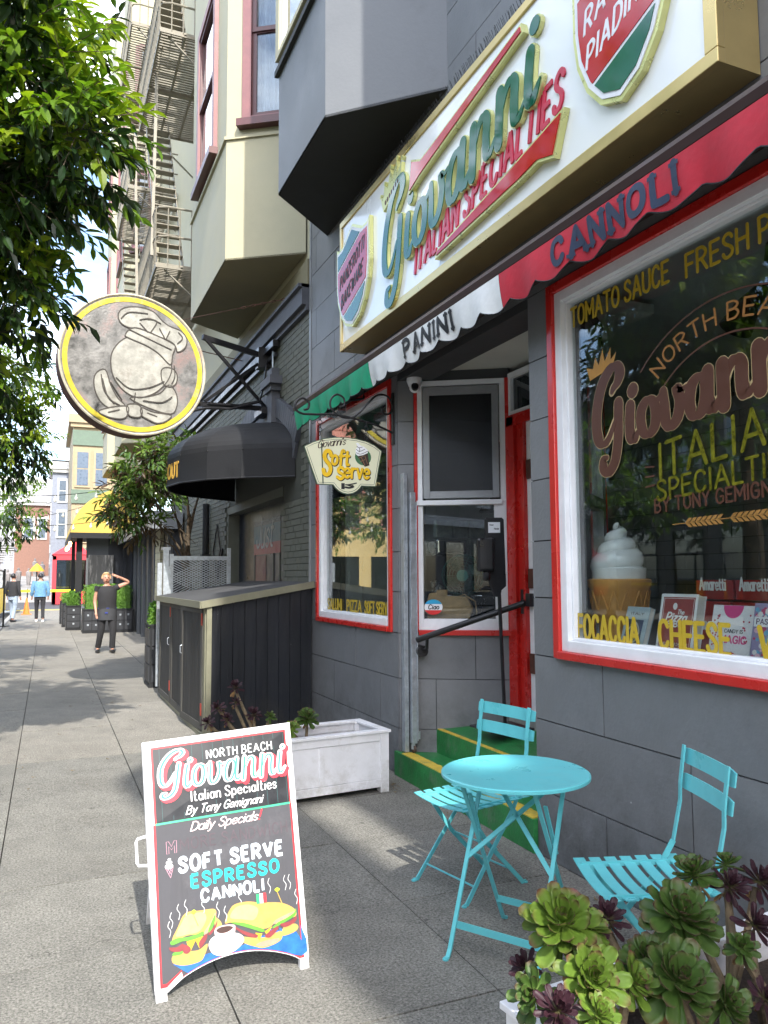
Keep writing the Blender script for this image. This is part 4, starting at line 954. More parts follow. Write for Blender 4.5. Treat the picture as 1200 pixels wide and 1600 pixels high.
def art_candy(b, fr, w_, h_, th):
    cover(b, fr, w_, h_, th, (.80, .77, .78), 'pale_pink_jacket')
    pk = mat('hot_pink_print', (.70, .06, .24), .4); p = MB(); p.prism([(.0+.055*math.cos(PI+k*PI/12), h_-.001+.06*math.sin(PI+k*PI/12)) for k in range(13)], fr, 0, .0006)
    text(p, 'MAGIC', fr, -.055, h_*.40, .032, tw=.14, wd=.22, d0=0, d1=.0008); p.build('cover_print', pk, b)
    p = MB(); text(p, 'CANDY IS', fr, -.035, h_*.56, .016, tw=.1, wd=.14, d0=0, d1=.0008); p.build('cover_words', X_['ink'], b)
    p = MB()
    for k in range(60): c = (random.uniform(-.05, .05), random.uniform(.0, .07)); p.prism([(c[0]+.006*math.cos(j*1.05), c[1]+.006*math.sin(j*1.05)+.006) for j in range(6)], fr, 0, .0006+k*.00001)
    for k in range(30): c = (random.choice([-1, 1])*random.uniform(.06, .1), random.uniform(.1, h_-.03)); p.prism([(c[0]+.005*math.cos(j*1.05), c[1]+.005*math.sin(j*1.05)) for j in range(6)], fr, 0, .0006+k*.00001)
    p.build('candy_print', mat('crimson_print', (.5, .03, .08), .4), b)
def art_passion(b, fr, w_, h_, th):
    cover(b, fr, w_, h_, th, (.30, .26, .42), 'berry_jacket')
    sets = [[] for _ in range(4)]; mats_ = [mat('berry_print', (.5, .05, .16), .4), mat('rose_print', (.75, .45, .52), .4), mat('sky_flower_print', (.15, .42, .60), .4), mat('cream_print', (.78, .75, .72), .4)]
    ms_ = [MB() for _ in range(4)]
    for k in range(170):
        c = (random.uniform(-w_/2+.012, w_/2-.012), random.uniform(.012, h_-.012)); r = random.uniform(.006, .017)
        ms_[random.choice([0, 0, 1, 2, 3])].prism([(c[0]+r*math.cos(j*.9), c[1]+r*math.sin(j*.9)) for j in range(7)], fr, 0, .0006+k*.00001)
    for k in range(4): ms_[k].build('flower_print', mats_[k], b)
    p = MB(); p.fbox(fr, -w_/2+.006, w_/2, h_*.66, h_*.80, .0024, .003); p.build('title_band', X_['white'], b)
    p = MB(); text(p, 'PASSION for PIES', fr, -w_/2+.02, h_*.70, .022, tw=w_-.03, wd=.16, d0=.003, d1=.0034); p.build('cover_words', mat('plum_print', (.1, .02, .1), .4), b)
book(2.84, 3.355, 1.17, .20, .27, .10, .30, 'pale blue cookbook with a navy panel, leaning beside the giant cone', art_blue)
book(2.84, 3.03, 1.21, .235, .30, -.05, .22, 'thick brick red pizza cookbook standing on a stand in the window', art_pizza, .055)
book(2.84, 2.70, 1.175, .225, .29, -.05, .24, 'white and pink candy cookbook between the red and the flowery book', art_candy, .04)
book(2.83, 2.43, 1.17, .27, .31, -.05, .22, 'flowery pie cookbook at the right edge of the display', art_passion, .03)
for y, lb in ((3.03, 'clear stand under the red pizza cookbook'), (2.70, 'clear stand under the candy cookbook')):
    t = thing('book_stand', lb, 'stand', (2.85, y, 1.166)); m = MB(); m.box(2.79, 2.92, y-.11, y+.11, 1.166, 1.172); m.box(2.905, 2.912, y-.11, y+.11, 1.172, 1.36); m.box(2.785, 2.79, y-.11, y+.11, 1.166, 1.19); m.build('stand_plate', glass('acrylic', (.8, .85, .86), 1.5, .02, .06) if 'acrylic' not in bpy.data.materials else bpy.data.materials['acrylic'], t)
rb = mat('red_box_card', (.30, .012, .012), .4, var=.08)
for k, (x, y, z, a, lb) in enumerate(((3.18, 3.10, 1.17, .0, 'red packaged biscuit carton, bottom left of the stack behind the books'), (3.18, 2.84, 1.17, 0, 'red packaged biscuit carton, bottom right of the stack behind the books'), (3.18, 3.08, 1.47, 0, 'flat red carton lying on top left of the stack behind the books'), (3.18, 2.82, 1.47, 0, 'flat red carton lying on top right of the stack behind the books'), (2.92, 3.55, 1.166, 0, 'red printed tin low at the window corner in front of the cone'))):
    if k == 4: t = thing('tin', lb, 'tin', (x, y, z)); m = MB(); m.box(x, x+.03, y-.02, y+.10, z, z+.17); o = m.build('body', rb, t); fr = FR((x-.001, y+.10, z), (0, -1, 0)); m = MB(); m.prism([(.06+.04*math.cos(j*.6), .08+.055*math.sin(j*.6)) for j in range(11)], fr, 0, .001); m.build('tin_picture', bpy.data.materials['plate_print'], t); continue
    hh = .29 if k < 2 else .10
    t = thing('carton', lb, 'carton', (x, y, z)); m = MB(); m.box(x, x+.18, y-.12, y+.125, z, z+hh); m.build('body', rb, t, bevel=.004)
    fr = FR((x-.001, y+.125, z), (0, -1, 0)); m = MB(); text(m, 'Amaretti', fr, .03, hh*.5, .06, tw=.17, wd=.16, d0=0, d1=.001); m.build('carton_word', bpy.data.materials['white_print'], t)
# spotlights on a track inside
t = thing('track_spotlight', 'black twin spotlight hanging from the shop ceiling behind the window lettering', 'lamp', (3.3, 2.65, 3.2))
m = MB(); m.lathe([(.02, .25), (.12, .22), (.13, .15), (.02, .14)], (3.3, 2.62, 3.0), 20); m.build('canopy', X_['black'], t, smooth=True)
for dy in (.17, -.08):
    m = MB(); m.tube([(3.3, 2.62, 3.15), (3.3, 2.62+dy, 3.05)], .012, 8); m.tube([(3.3, 2.62+dy, 3.06), (3.24, 2.62+dy*1.3, 2.96), (3.18, 2.62+dy*1.5, 2.84)], [.03, .06, .085], 14); m.build('spot_head', X_['black'], t, smooth=True)

# ------------------------------------------------------------------ things behind the left window and in the splayed window
def solid(name, label, cat, pts_fn, mt, loc, part='body', **kw):
    t = thing(name, label, cat, loc); m = MB(); pts_fn(m); m.build(part, mt, t, **kw); return t
t = thing('soft_serve_machine', 'stainless soft serve machine with levers behind the left window', 'machine', (3.4, 6.75, 1.17))
m = MB(); m.box(3.25, 3.75, 6.45, 7.15, 1.0, 1.25); m.build('drip_tray', X_['steel'], t, bevel=.02)
m = MB(); fr = FR((3.55, 7.25, 1.25), (0, -1, 0)); m.prism([(0, 0), (.0, .28), (.08, .50), (.25, .66), (.48, .70), (.55, .70), (.55, .56), (.40, .52), (.30, .40), (.27, .0)], fr, -.2, .12); m.build('hood', X_['steel'], t, bevel=.015)
for y in (6.85, 6.62):
    m = MB(); m.tube([(3.4, y, 1.72), (3.36, y, 1.66), (3.34, y, 1.45)], .018, 8); m.ball((3.34, y, 1.43), .03, 6); m.build('tap', X_['black'], t, smooth=True)
for k, (x, y, h_) in enumerate(((3.25, 6.42, .38), (3.2, 6.22, .34), (3.45, 6.15, .30))):
    t = thing('glass_jar', ('tall clear glass jar left of the pair on the counter', 'clear glass jar right of the tall one on the counter', 'smaller clear jar at the right behind the left window')[k], 'jar', (x, y, 1.16))
    m = MB(); m.lathe([(.055, 0), (.06, .02), (.06, h_*.8), (.045, h_*.88)], (x, y, 1.16), 18, cap=False); m.build('jar_body', bpy.data.materials['acrylic'], t, smooth=True)
    m = MB(); m.lathe([(.047, h_*.88), (.05, h_), (.01, h_+.03)], (x, y, 1.16), 18); m.build('lid', X_['steel'], t, smooth=True)
solid('counter', 'dark counter running inside the left window', 'counter', lambda m: m.box(2.95, 3.7, 6.0, 7.9, .36, 1.16), X_['roomd'], (3.3, 7, .36))
solid('till', 'slanted white payment screen on the counter behind the left window', 'screen', lambda m: m.prism([(0, 0), (.24, 0), (.30, .16), (.06, .16)], FR((3.05, 7.35, 1.165), (0, -1, 0)), 0, .02), X_['steel'], (3.05, 7.2, 1.165), bevel=.005)
# fan
fan = thing('desk_fan', 'dark green desk fan behind the pane of the splayed window', 'fan', (3.28, 5.98, 1.25))
fc = Vector((3.30, 5.98, 1.60)); fu = su; ff = FR(fc, fu); gm = mat('fan_green', (.02, .075, .065), .3, var=.1, coat=.4)
m = MB()
for r, d in ((.06, .07), (.085, .068), (.11, .063), (.135, .055), (.155, .045), (.172, .03), (.178, 0)):
    m.tube([ff(r*math.cos(k*PI/14), r*math.sin(k*PI/14), d) for k in range(29)], .0035 if r < .17 else .007, 5, cap=False)
for k in range(10):
    a = k*PI/5; m.tube([ff(.05*math.cos(a), .05*math.sin(a), .072), ff(.12*math.cos(a), .12*math.sin(a), .06), ff(.178*math.cos(a), .178*math.sin(a), 0), ff(.15*math.cos(a), .15*math.sin(a), -.06)], .003, 4)
m.build('cage', gm, fan)
for k in range(4):
    a = k*PI/2+.4; b = MB(); b.face([ff(.03*math.cos(a), .03*math.sin(a), .01), ff(.15*math.cos(a-.35), .15*math.sin(a-.35), .03), ff(.16*math.cos(a+.3), .16*math.sin(a+.3), -.02), ff(.10*math.cos(a+.7), .10*math.sin(a+.7), -.03)]); b.build('blade', gm, fan)
m = MB(); m.prism([(.05*math.cos(k*PI/10), .05*math.sin(k*PI/10)) for k in range(20)], ff, -.1, .074); m.build('hub', mat('fan_teal', (.03, .20, .17), .35), fan)
m = MB(); m.tube([ff(0, -.17, -.03), ff(0, -.33, -.03)], .014); m.tube([ff(-.14, -.175, -.02), ff(.16, -.175, -.02)], .008); m.build('stem', X_['steel'], fan)
m = MB(); m.lathe([(.09, 0), (.09, .015), (.03, .03)], (3.30, 6.0, 1.25), 20); m.build('base', gm, fan)
solid('window_counter', 'dark sill counter inside the splayed window', 'counter', lambda m: m.prism([(.05, 0), (.85, 0), (.85, .8), (.05, .8)], FR(FS(0, 1.17, -.24), su, Vector((-su.y, su.x, 0))), 0, .06), X_['roomd'], (3.2, 6, 1.2))
bag = thing('paper_bag', 'crumpled brown paper bag with handles lying in the splayed window', 'bag', (3.1, 5.86, 1.25))
m = MB(); bf = FS.off(.33, 1.235, -.16); random.seed(3)
pp = [(-.10, 0), (-.13, .10), (-.09, .22), (.02, .23), (.03, .20), (.22, .19), (.27, .10), (.24, .0)]
m.prism(pp, bf, -.08, .06); m.fbox(bf, -.03, .06, .19, .25, -.02, .062); m.build('sack', mat('kraft_paper', (.36, .235, .115), .8, var=.15, scale=12, bump=.9, bscale=18), bag, bevel=.012)
m = MB(); m.tube([bf(.12, .18, .03), bf(.2, .21, .05), bf(.29, .15, .05), bf(.30, .05, .04)], .006, 6); m.build('handle', bpy.data.materials['kraft_paper'], bag)
m = MB(); m.box(4.2, 6.0, 5.9, 6.0, .36, .9); 
t = thing('shop_scale', 'old dial scale and machines on a shelf seen dimly through the screened casement', 'scale', (4.2, 6.6, 2.2))
m = MB(); fr = FR((4.3, 6.9, 2.25), su); m.prism([(-.12, .08), (-.3, .62), (-.2, .72), (.2, .72), (.3, .62), (.12, .08)], fr, 0, .05); m.prism([(-.25, 0), (.25, 0), (.2, .08), (-.2, .08)], fr, -.1, .15); m.build('dial_case', X_['iron'], t)
m = MB(); m.prism([(-.08, .16), (-.22, .60), (-.15, .66), (.15, .66), (.22, .60), (.08, .16)], fr, .05, .055); m.build('dial', mat('dial_face', (.12, .11, .09), .4), t)

# security camera
sc_ = thing('security_camera', 'white dome security camera under the lintel at the recess corner', 'camera', (2.72, 5.72, 3.2))
m = MB(); m.lathe([(.062, .02), (.064, 0), (.05, -.04), (.045, -.05)], (2.742, 5.75, 3.205), 24); m.build('mount', X_['white'], sc_, smooth=True)
m = MB(); m.ball((2.738, 5.735, 3.145), .045, 10); e = m.build('eyeball', X_['white'], sc_, smooth=True)
m = MB(); cd = Vector((-.35, -.9, -.35)).normalized(); cfr = FR(Vector((2.738, 5.735, 3.145))+cd*.036, cd.cross(Vector((0, 0, 1))).normalized()*-1, Vector((0, 0, 1))); m.prism([(.030*math.cos(k*PI/8), .030*math.sin(k*PI/8)) for k in range(16)], FR(Vector((2.738, 5.735, 3.145))+cd*.02, Vector((.93, -.36, 0)), Vector((.13, .33, .93)) ), 0, .03); m.build('lens', X_['black'], e)

# hand rail, sanitizer stand, folding gate post
t = thing('hand_rail', 'black tubular hand rail sloping up across the splayed window', 'handrail', (2.7, 5.6, 1.1))
m = MB(); m.tube([(2.68, 5.60, 1.10), (2.70, 5.56, 1.115), (3.40, 5.19, 1.385)], .024, 12); m.build('rail', X_['black'], t, smooth=True)
m = MB(); m.fbox(FR((3.428, 5.26, 1.30), (0, -1, 0)), 0, .06, 0, .19, 0, .012); m.tube([(3.39, 5.195, 1.382), (3.425, 5.21, 1.385)], .03, 10); m.build('wall_plate', X_['black'], t)
m = MB(); m.tube([(2.74, 5.55, 1.11), (2.76, 5.60, 1.03), (2.79, 5.74, 1.00)], .014, 8); m.tube([(2.775, 5.70, 1.0), (2.79, 5.80, 1.0)], [.045, .045], 16); m.build('bracket', X_['black'], t)
t = thing('sanitizer_stand', 'black floor stand with a bottle dispenser and a small notice at the door', 'stand', (3.15, 5.1, .5))
m = MB(); m.tube([(3.155, 5.10, .49), (3.125, 5.10, 1.42), (3.12, 5.10, 1.55)], .014, 8); m.build('pole', X_['black'], t)
m = MB(); m.fbox(FR((3.16, 5.10, .47), (1, 0, 0)).off(0, 0), -.22, .15, 0, .015, -.16, .16); m.build('base', X_['black'], t, bevel=.01)
pf = FR((3.02, 5.12, 1.5), Vector((.93, -.36, 0)))
m = MB(); m.prism([(.0, .12), (.0, .52), (.01, .535), (.13, .535), (.145, .52), (.155, .02), (.12, -.01), (.11, -.06), (.06, -.06)], pf, -.02, 0); m.build('back_plate', X_['black'], t, bevel=.004)
m = MB(); m.fbox(pf, -.07, .06, .13, .38, 0, .08); m.tube([pf(.0, .13, .04), pf(.0, .06, .045)], .03, 10); m.build('dispenser', X_['black'], t, bevel=.02)
m = MB(); m.fbox(pf, .025, .115, .42, .50, .001, .003); no = m.build('notice', X_['white'], t); m = MB(); text(m, 'Clean', pf, .035, .475, .01, tw=.03, wd=.2, d0=.003, d1=.0035); text(m, 'Hands', pf, .07, .445, .012, tw=.035, wd=.2, d0=.003, d1=.0035); m.build('notice_words', X_['ink'], no)
m = MB(); m.tube([(3.13, 5.10, 1.50), (2.99, 5.14, 1.50)], .010, 8); m.build('arm', X_['black'], t)
t = thing('folding_gate_post', 'tall galvanised folding gate post on a caster standing on the lower step', 'gate', (2.72, 5.77, .19))
m = MB(); m.box(2.70, 2.745, 5.75, 5.80, .27, 2.28); m.box(2.745, 2.752, 5.74, 5.81, .29, 2.2); m.build('post', X_['galv'], t, bevel=.003)
m = MB(); m.box(2.655, 2.69, 5.79, 5.85, .2, 2.44); m.build('channel', X_['galv'], t, bevel=.002)
m = MB(); m.lathe([(.03, -.01), (.03, .01)], (0, 0, 0), 14); m.v = [(2.725+z, 5.775+x, .225+y) for x, y, z in m.v]; m.build('caster', mat('worn_caster', (.09, .06, .05), .6), t)
m = MB(); m.bar((2.71, 5.76, .225), (2.72, 5.775, .30), .03, .004); m.box(2.735, 2.775, 5.76, 5.79, .30, .36); m.build('caster_fork', X_['galv'], t)
for z in (1.05, 1.5): m = MB(); m.box(2.688, 2.694, 5.73, 5.75, z, z+.22); m.build('latch', X_['galv'], t)

# ------------------------------------------------------------------ turquoise bistro table and chairs
random.seed(11)
def chair(label, loc, rz):
    t = thing('bistro_chair', label, 'chair', loc, rz, 'turquoise bistro chairs'); T_ = X_['teal']
    for k in range(7):                                # seat slats, dished along their length
        x = -.195+.064*k; m = MB(); n = 10
        for j in range(n):
            y0 = -.215+.43*j/n; y1 = y0+.043; f = lambda y: .462-.020*(1-(y/.215)**2)-.012*math.cos((x+.2)*3)
            i = len(m.v)
            for (yy) in (y0, y1):
                for (xx, dz) in ((x-.023, 0), (x+.023, 0), (x+.023, -.004), (x-.023, -.004)): m.v.append((xx, yy, f(yy)+dz))
            for q in ((0, 1, 5, 4), (2, 3, 7, 6), (1, 2, 6, 5), (3, 0, 4, 7)): m.f.append(tuple(i+z for z in q)); m.m.append(0)
        m.f.append((0, 1, 2, 3)); m.m.append(0); L = len(m.v); m.f.append((L-4, L-3, L-2, L-1)); m.m.append(0)
        m.build('seat_slat', T_, t, world=False)
    for s_ in (-1, 1):
        m = MB(); m.bar((-.20, s_*.165, .440), (.20, s_*.165, .444), .020, .008, (0, 0, 1)); m.build('seat_rail', T_, t, world=False)
        m = MB(); y = s_*.185                            # back upright, running down to the front foot
        P_ = [(.250, y, .90), (.228, y, .75), (.225, y, .68), (.19, y, .52), (.12, y, .40), (-.02, y*1.03, .24), (-.20, y*1.08, .02), (-.215, y*1.08, .004), (-.235, y*1.1, .004)]
        for a, b in zip(P_[:-1], P_[1:]): m.bar(a, b, .022, .007, (0, 1, 0) if a[2] > .66 else (1, 0, .6))
        m.lathe([(.013, 0), (.013, .006)], (-.232, y*1.1, 0), 10); m.build('leg', T_, t, world=False)
        m = MB(); y = s_*.150                            # rear leg
        P_ = [(-.17, y, .44), (-.02, y, .24), (.20, y, .02), (.215, y, .004), (.235, y, .004)]
        for a, b in zip(P_[:-1], P_[1:]): m.bar(a, b, .022, .007, (1, 0, .6))
        m.lathe([(.013, 0), (.013, .006)], (.232, y, 0), 10); m.build('leg', T_, t, world=False)
    for (x, z, w_) in ((-.155, .075, .20), (.155, .075, .15), (.0, .225, .19)):
        m = MB(); m.tube([(x, -w_, z), (x, w_, z)], .005, 6); m.build('stretcher', T_, t, world=False)
    for z, h_ in ((.857, .062), (.757, .062)):
        m = MB(); n = 10; hw = .222
        for j in range(n):
            y0 = -hw+2*hw*j/n; y1 = y0+2*hw/n; f = lambda y: .258+(z-.857)*.15+.012*(1-(y/hw)**2)
            c = .006 if j in (0,) else 0; c2 = .006 if j == n-1 else 0
            i = len(m.v)
            for yy, cc in ((y0, c), (y1, c2)):
                for (dx, dz) in ((-.003, -h_/2+cc), (.003, -h_/2+cc), (.003+.008, h_/2-cc), (-.003+.008, h_/2-cc)): m.v.append((f(yy)+dx-.004, yy, z+dz))
            for q in ((0, 1, 5, 4), (2, 3, 7, 6), (1, 2, 6, 5), (3, 0, 4, 7)): m.f.append(tuple(i+z_ for z_ in q)); m.m.append(0)
        m.f.append((0, 1, 2, 3)); m.m.append(0); L = len(m.v); m.f.append((L-4, L-3, L-2, L-1)); m.m.append(0)
        for s_ in (-1, 1):
            for dz in (-.012, .014): m.ball((.247+(z-.857)*.15, s_*.185, z+dz), .004, 4)
        m.build('back_slat', T_, t, world=False)
    return t
chair('turquoise folding metal bistro chair behind the round table, its back towards the green steps', (2.085, 3.715, 0), math.radians(11.5))
chair('turquoise folding metal bistro chair nearest the wall, beside the succulent planter', (2.135, 2.46, 0), math.radians(-20))
tb = thing('bistro_table', 'round turquoise folding metal bistro table between the two chairs', 'table', (1.915, 3.02, 0), math.radians(-58))
m = MB(); m.lathe([(.0001, .738), (.305, .740), (.318, .742), (.324, .738), (.324, .726), (.318, .724), (.316, .732), (.0001, .732)], (0, 0, 0), 72, cap=False); m.build('table_top', X_['teal'], tb, world=False, smooth=True)
# outer frame (feet towards the camera side) and inner frame; local x runs along the feet bars
for s_, yo, yt, nm in ((1, -.26, .08, 'outer'), (-1, .215, -.18, 'inner')):
    wx = .20 if s_ == 1 else .175
    for k in (-1, 1):
        m = MB(); P_ = [(k*wx*.98, yt, .715), (k*wx, yo*.93, .03), (k*wx, yo, .005), (k*wx, yo*1.08, .005)]
        for a, b in zip(P_[:-1], P_[1:]): m.bar(a, b, .018, .009, (1, 0, 0))
        m.lathe([(.013, 0), (.013, .007)], (k*wx, yo*1.07, 0), 10); m.build('leg', X_['teal'], tb, world=False)
    m = MB(); m.bar((-wx, yo*.76+yt*.06, .115), (wx, yo*.76+yt*.06, .115), .03, .005, (0, 0, 1)); m.build('stretcher', X_['teal'], tb, world=False)
    m = MB(); m.bar((-wx, yt, .712), (wx, yt, .712), .02, .006, (0, 0, 1)); m.build('top_rail', X_['teal'], tb, world=False)
for k in (-1, 1):
    m = MB(); m.bar((k*.20, -.085, .36), (-k*.17, .085, .712), .020, .008, (1, 0, 0)); m.build('brace', X_['teal'], tb, world=False)
    m = MB(); m.bar((k*.178, .015, .42), (k*.178, -.09, .64), .016, .008, (1, 0, 0)); m.ball((k*.178, -.01, .46), .009, 5); m.build('lock_link', X_['teal'], tb, world=False)

# ------------------------------------------------------------------ A-frame board
ab = thing('sandwich_board', 'white framed A-frame chalkboard sign with script header and painted sandwiches on the pavement', 'sign', (.72, 3.4, 0))
P0, P1, P2, P3 = Vector((.434, 3.178, 0)), Vector((1.007, 3.205, 0)), Vector((.402, 3.5, .906)), Vector((1.0, 3.5, .939))
class BLF:
    n = (P1-P0).cross(P2-P0).normalized()
    def __call__(s, a, b, d=0):
        u, v = a/.6, b/.965
        return P0*(1-u)*(1-v)+P1*u*(1-v)+P2*(1-u)*v+P3*u*v+s.n*d
BF = BLF()
def arcy(a):                                          # the curved cut at the foot
    t = (a-.075)/(.585-.075); t = min(max(t, 0), 1); return .055-.015*t+.062*math.sin(PI*t)**.8
n = 26; cut = [(.075+(.585-.075)*k/n, arcy(.075+(.585-.075)*k/n)) for k in range(n+1)]
outl = [(-.017, .965), (-.017, .0), (.033, .0), (.033, .033), (.075, .055)]+cut[1:-1]+[(.585, .040), (.586, .0), (.628, .0), (.628, .965)]
def panel(poly_top, poly_bot, d0, d1, mt, name, parent):  # quads between a top line and a bottom line
    m = MB()
    for k in range(len(poly_top)-1):
        a, b, c, e = poly_bot[k], poly_bot[k+1], poly_top[k+1], poly_top[k]
        m.face([BF(*a, d1), BF(*b, d1), BF(*c, d1), BF(*e, d1)])
        if d0 is not None:
            m.face([BF(*e, d0), BF(*c, d0), BF(*b, d0), BF(*a, d0)]); m.face([BF(*a, d0), BF(*b, d0), BF(*b, d1), BF(*a, d1)]); m.face([BF(*e, d1), BF(*c, d1), BF(*c, d0), BF(*e, d0)])
    if d0 is not None:
        a, e = poly_bot[0], poly_top[0]; m.face([BF(*a, d0), BF(*a, d1), BF(*e, d1), BF(*e, d0)]); a, e = poly_bot[-1], poly_top[-1]; m.face([BF(*e, d0), BF(*e, d1), BF(*a, d1), BF(*a, d0)])
    return m.build(name, mt, parent)
xs_ = [-.017, .005, .033, .075]+[c[0] for c in cut[1:-1]]+[.585, .605, .628]
def low(a): return .03 if a <= .034 else (.04 if a >= .6 else arcy(a))
panel([(a, .965) for a in xs_], [(a, low(a)) for a in xs_], -.022, 0, X_['whitep'], 'front_board', ab)
for a0, a1 in ((-.014, .030), (.588, .626)):
    m = MB(); i = 0
    for d in (-.03, -.004):
        for b in (.0, .045):
            for a in (a0, a1): m.v.append(tuple(BF(a, b, d)))
    for q in ((0, 2, 3, 1), (4, 5, 7, 6), (0, 1, 5, 4), (2, 6, 7, 3), (0, 4, 6, 2), (1, 3, 7, 5)): m.f.append(q); m.m.append(0)
    m.build('foot', X_['whitep'], ab)
redp = mat('board_red_line', (.56, .02, .03), .45, var=.1)
panel([(.016, .938), (.62-.016, .938)][:2], [(.016, .63), (.604, .63)], None, .0008, redp, 'red_border', ab)
xr = [a for a in xs_ if .015 < a < .606]; 
def lowb(a): return .05+(a-.0)*.35 if a < .09 else max(arcy(a)+.004, .05)
xr = [.006, .03, .09]+[c[0] for c in cut[1:-1] if c[0] > .092 and c[0] < .58]+[.585, .606]
panel([(.010, .63)]+[(a, .63) for a in xr[1:]], [(.004, .047)]+[(a, (.047 if a < .032 else (.088 if a < .091 else arcy(a)+.003))) for a in xr[1:]], None, .0008, redp, 'red_border', ab)
hb = mat('board_black', (.010, .012, .016), .35, var=.25, scale=8, stain=(.03, .033, .038), stamt=.4)
panel([(.024, .930), (.597, .930)], [(.024, .636), (.597, .636)], None, .0018, hb, 'header_panel', ab)
cb = mat('chalkboard_grey', (.055, .055, .064), .6, var=.15, scale=6, stain=(.11, .107, .118), stamt=.55, stscale=5)
xc_ = [.014, .03, .09]+[c[0] for c in cut[1:-1] if .092 < c[0] < .58]+[.597]
panel([(.020, .628)]+[(a, .628) for a in xc_[1:]], [(.0125, .060)]+[(a, (.060 if a < .032 else (.095 if a < .091 else arcy(a)+.006))) for a in xc_[1:]], None, .0018, cb, 'chalk_panel', ab)
def bmb(): return MB()
def bprism(m, pts, d): m.prism(pts, BF, d, d)
wp = mat('board_white_paint', (.66, .66, .66), .45, var=.03); rp_ = mat('board_red_paint', (.60, .03, .05), .4); gp_ = mat('board_green_paint', (.04, .42, .22), .4); tq = mat('board_turquoise_paint', (.01, .60, .62), .4); pkp = mat('board_pink_chalk', (.55, .28, .36), .6)
m = MB()
for k in range(13): ribbon(m, [Vector((.05+.045*k, .64)), Vector((.05+.045*k, .928))], .0012, BF, .0022, .0022)
m.build('header_stripe', mat('board_teal_line', (.03, .12, .12), .5), ab)
m = MB(); m.prism([(.020, .628), (.599, .628), (.599, .636), (.020, .636)], BF, .0024, .0024); m.build('green_line', gp_, ab)
def fb(x, y): return (.038+.0782*x-.0, .757+(.088*y if y < 1.1 else .088*1.1+.0585*(y-1.1)) if y > 0 else .757+.062*y)
def fb(x, y):
    a = .012+.0795*x+.012*y; b = .757+.088*y if 0 <= y <= 1.0 else (.845+.052*(y-1) if y > 1 else .757+.045*y)
    return (a, b)
fbs = lambda x, y: (fb(x, y)[0]+.011, fb(x, y)[1]-.010)
m = MB(); script(m, BF, fbs, .079, .003, .003, grow=.010, n=6); script(m, BF, lambda x, y: (fb(x, y)[0]+.005, fb(x, y)[1]-.005), .079, .003, .003, grow=.008, n=6); m.build('script_shadow', rp_, ab)
m = MB(); script(m, BF, fb, .079, .0045, .0045, grow=.002, n=6); m.build('script', wp, ab)
m = MB(); script(m, BF, fb, .079, .0068, .0068, n=6, wmul=.36); m.build('script_inline', gp_, ab)
m = MB(); text(m, 'NORTH BEACH', BF, .246, .862, .033, tw=.287, wd=.17, serif=.10, gap=.32, d0=.0085, d1=.0085, caps='flat'); m.build('header_words', wp, ab); m = MB()
text(m, 'Italian Specialties', BF, .170, .700, .040, tw=.37, wd=.16, serif=.07, gap=.26, d0=.0085, d1=.0085, caps='flat', pen=.35)
m.build('header_words', wp, ab)
m = MB(); text(m, 'By Tony Gemignani', BF, .145, .652, .031, tw=.325, wd=.17, gap=.16, shear=.4, d0=.0085, d1=.0085, pen=.3); m.build('header_words', wp, ab)
m = MB(); text(m, 'Daily Specials', BF, .160, .586, .034, tw=.285, wd=.15, gap=.14, shear=.4, d0=.003, d1=.003, pen=.3); m.build('chalk_words', mat('board_blush', (.80, .62, .62), .5), ab)
m = MB(); text(m, '!', BF, .452, .588, .036, tw=.006, wd=.2, shear=.4, d0=.003, d1=.003); m.build('chalk_words', rp_, ab)
m = MB(); text(m, 'SOFT SERVE', BF, .106, .438, .053, tw=.44, wd=.26, gap=.34, d0=.003, d1=.003, jit=.05, caps='flat'); m.build('chalk_words', mat('board_pale_chalk', (.62, .72, .80), .6, var=.15, scale=60), ab); m = MB(); text(m, 'CANNOLI', BF, .188, .316, .043, tw=.262, wd=.25, gap=.32, d0=.003, d1=.003, jit=.05, caps='flat')
m.build('chalk_words', bpy.data.materials['board_pale_chalk'], ab)
m = MB(); text(m, 'ESPRESSO', BF, .152, .374, .046, tw=.37, wd=.25, gap=.34, d0=.003, d1=.003, jit=.05, caps='flat'); m.build('chalk_words', tq, ab)
m = MB(); 
for off in (0, 1): pass
for p in ([(.058, .514), (.058, .560), (.068, .560), (.078, .54), (.090, .560), (.100, .560), (.098, .514), (.090, .514), (.090, .542), (.078, .528), (.067, .542), (.067, .514)],): ribbon(m, [Vector(q) for q in p], .0016, BF, .003, .003, closed=True)
m.build('chalk_letter_outline', pkp, ab)
m = MB(); text(m, 'MORE SANDWICH', BF, .115, .520, .042, tw=.46, wd=.14, gap=.3, d0=.0024, d1=.0024); m.build('rubbed_out_words', mat('rubbed_chalk', (.080, .062, .074), .7, var=.25, scale=30), ab)
m = MB()
for c_, r in (((.064, .468), .017), ((.065, .482), .013), ((.067, .494), .007)): m.prism([(c_[0]+r*math.cos(k*PI/6), c_[1]+r*.6*math.sin(k*PI/6)) for k in range(12)], BF, .003+.0002*r*100, .003+.0002*r*100)
m.build('chalk_cone', wp, ab)
m = MB()
for a, b in (((.050, .462), (.068, .425)), ((.080, .462), (.068, .425)), ((.050, .462), (.080, .462)), ((.056, .462), (.072, .437)), ((.066, .462), (.076, .447)), ((.074, .462), (.062, .440)), ((.064, .462), (.056, .450))): ribbon(m, [Vector(a), Vector(b)], .0018, BF, .003, .003)
m.build('chalk_cone_lines', pkp, ab)
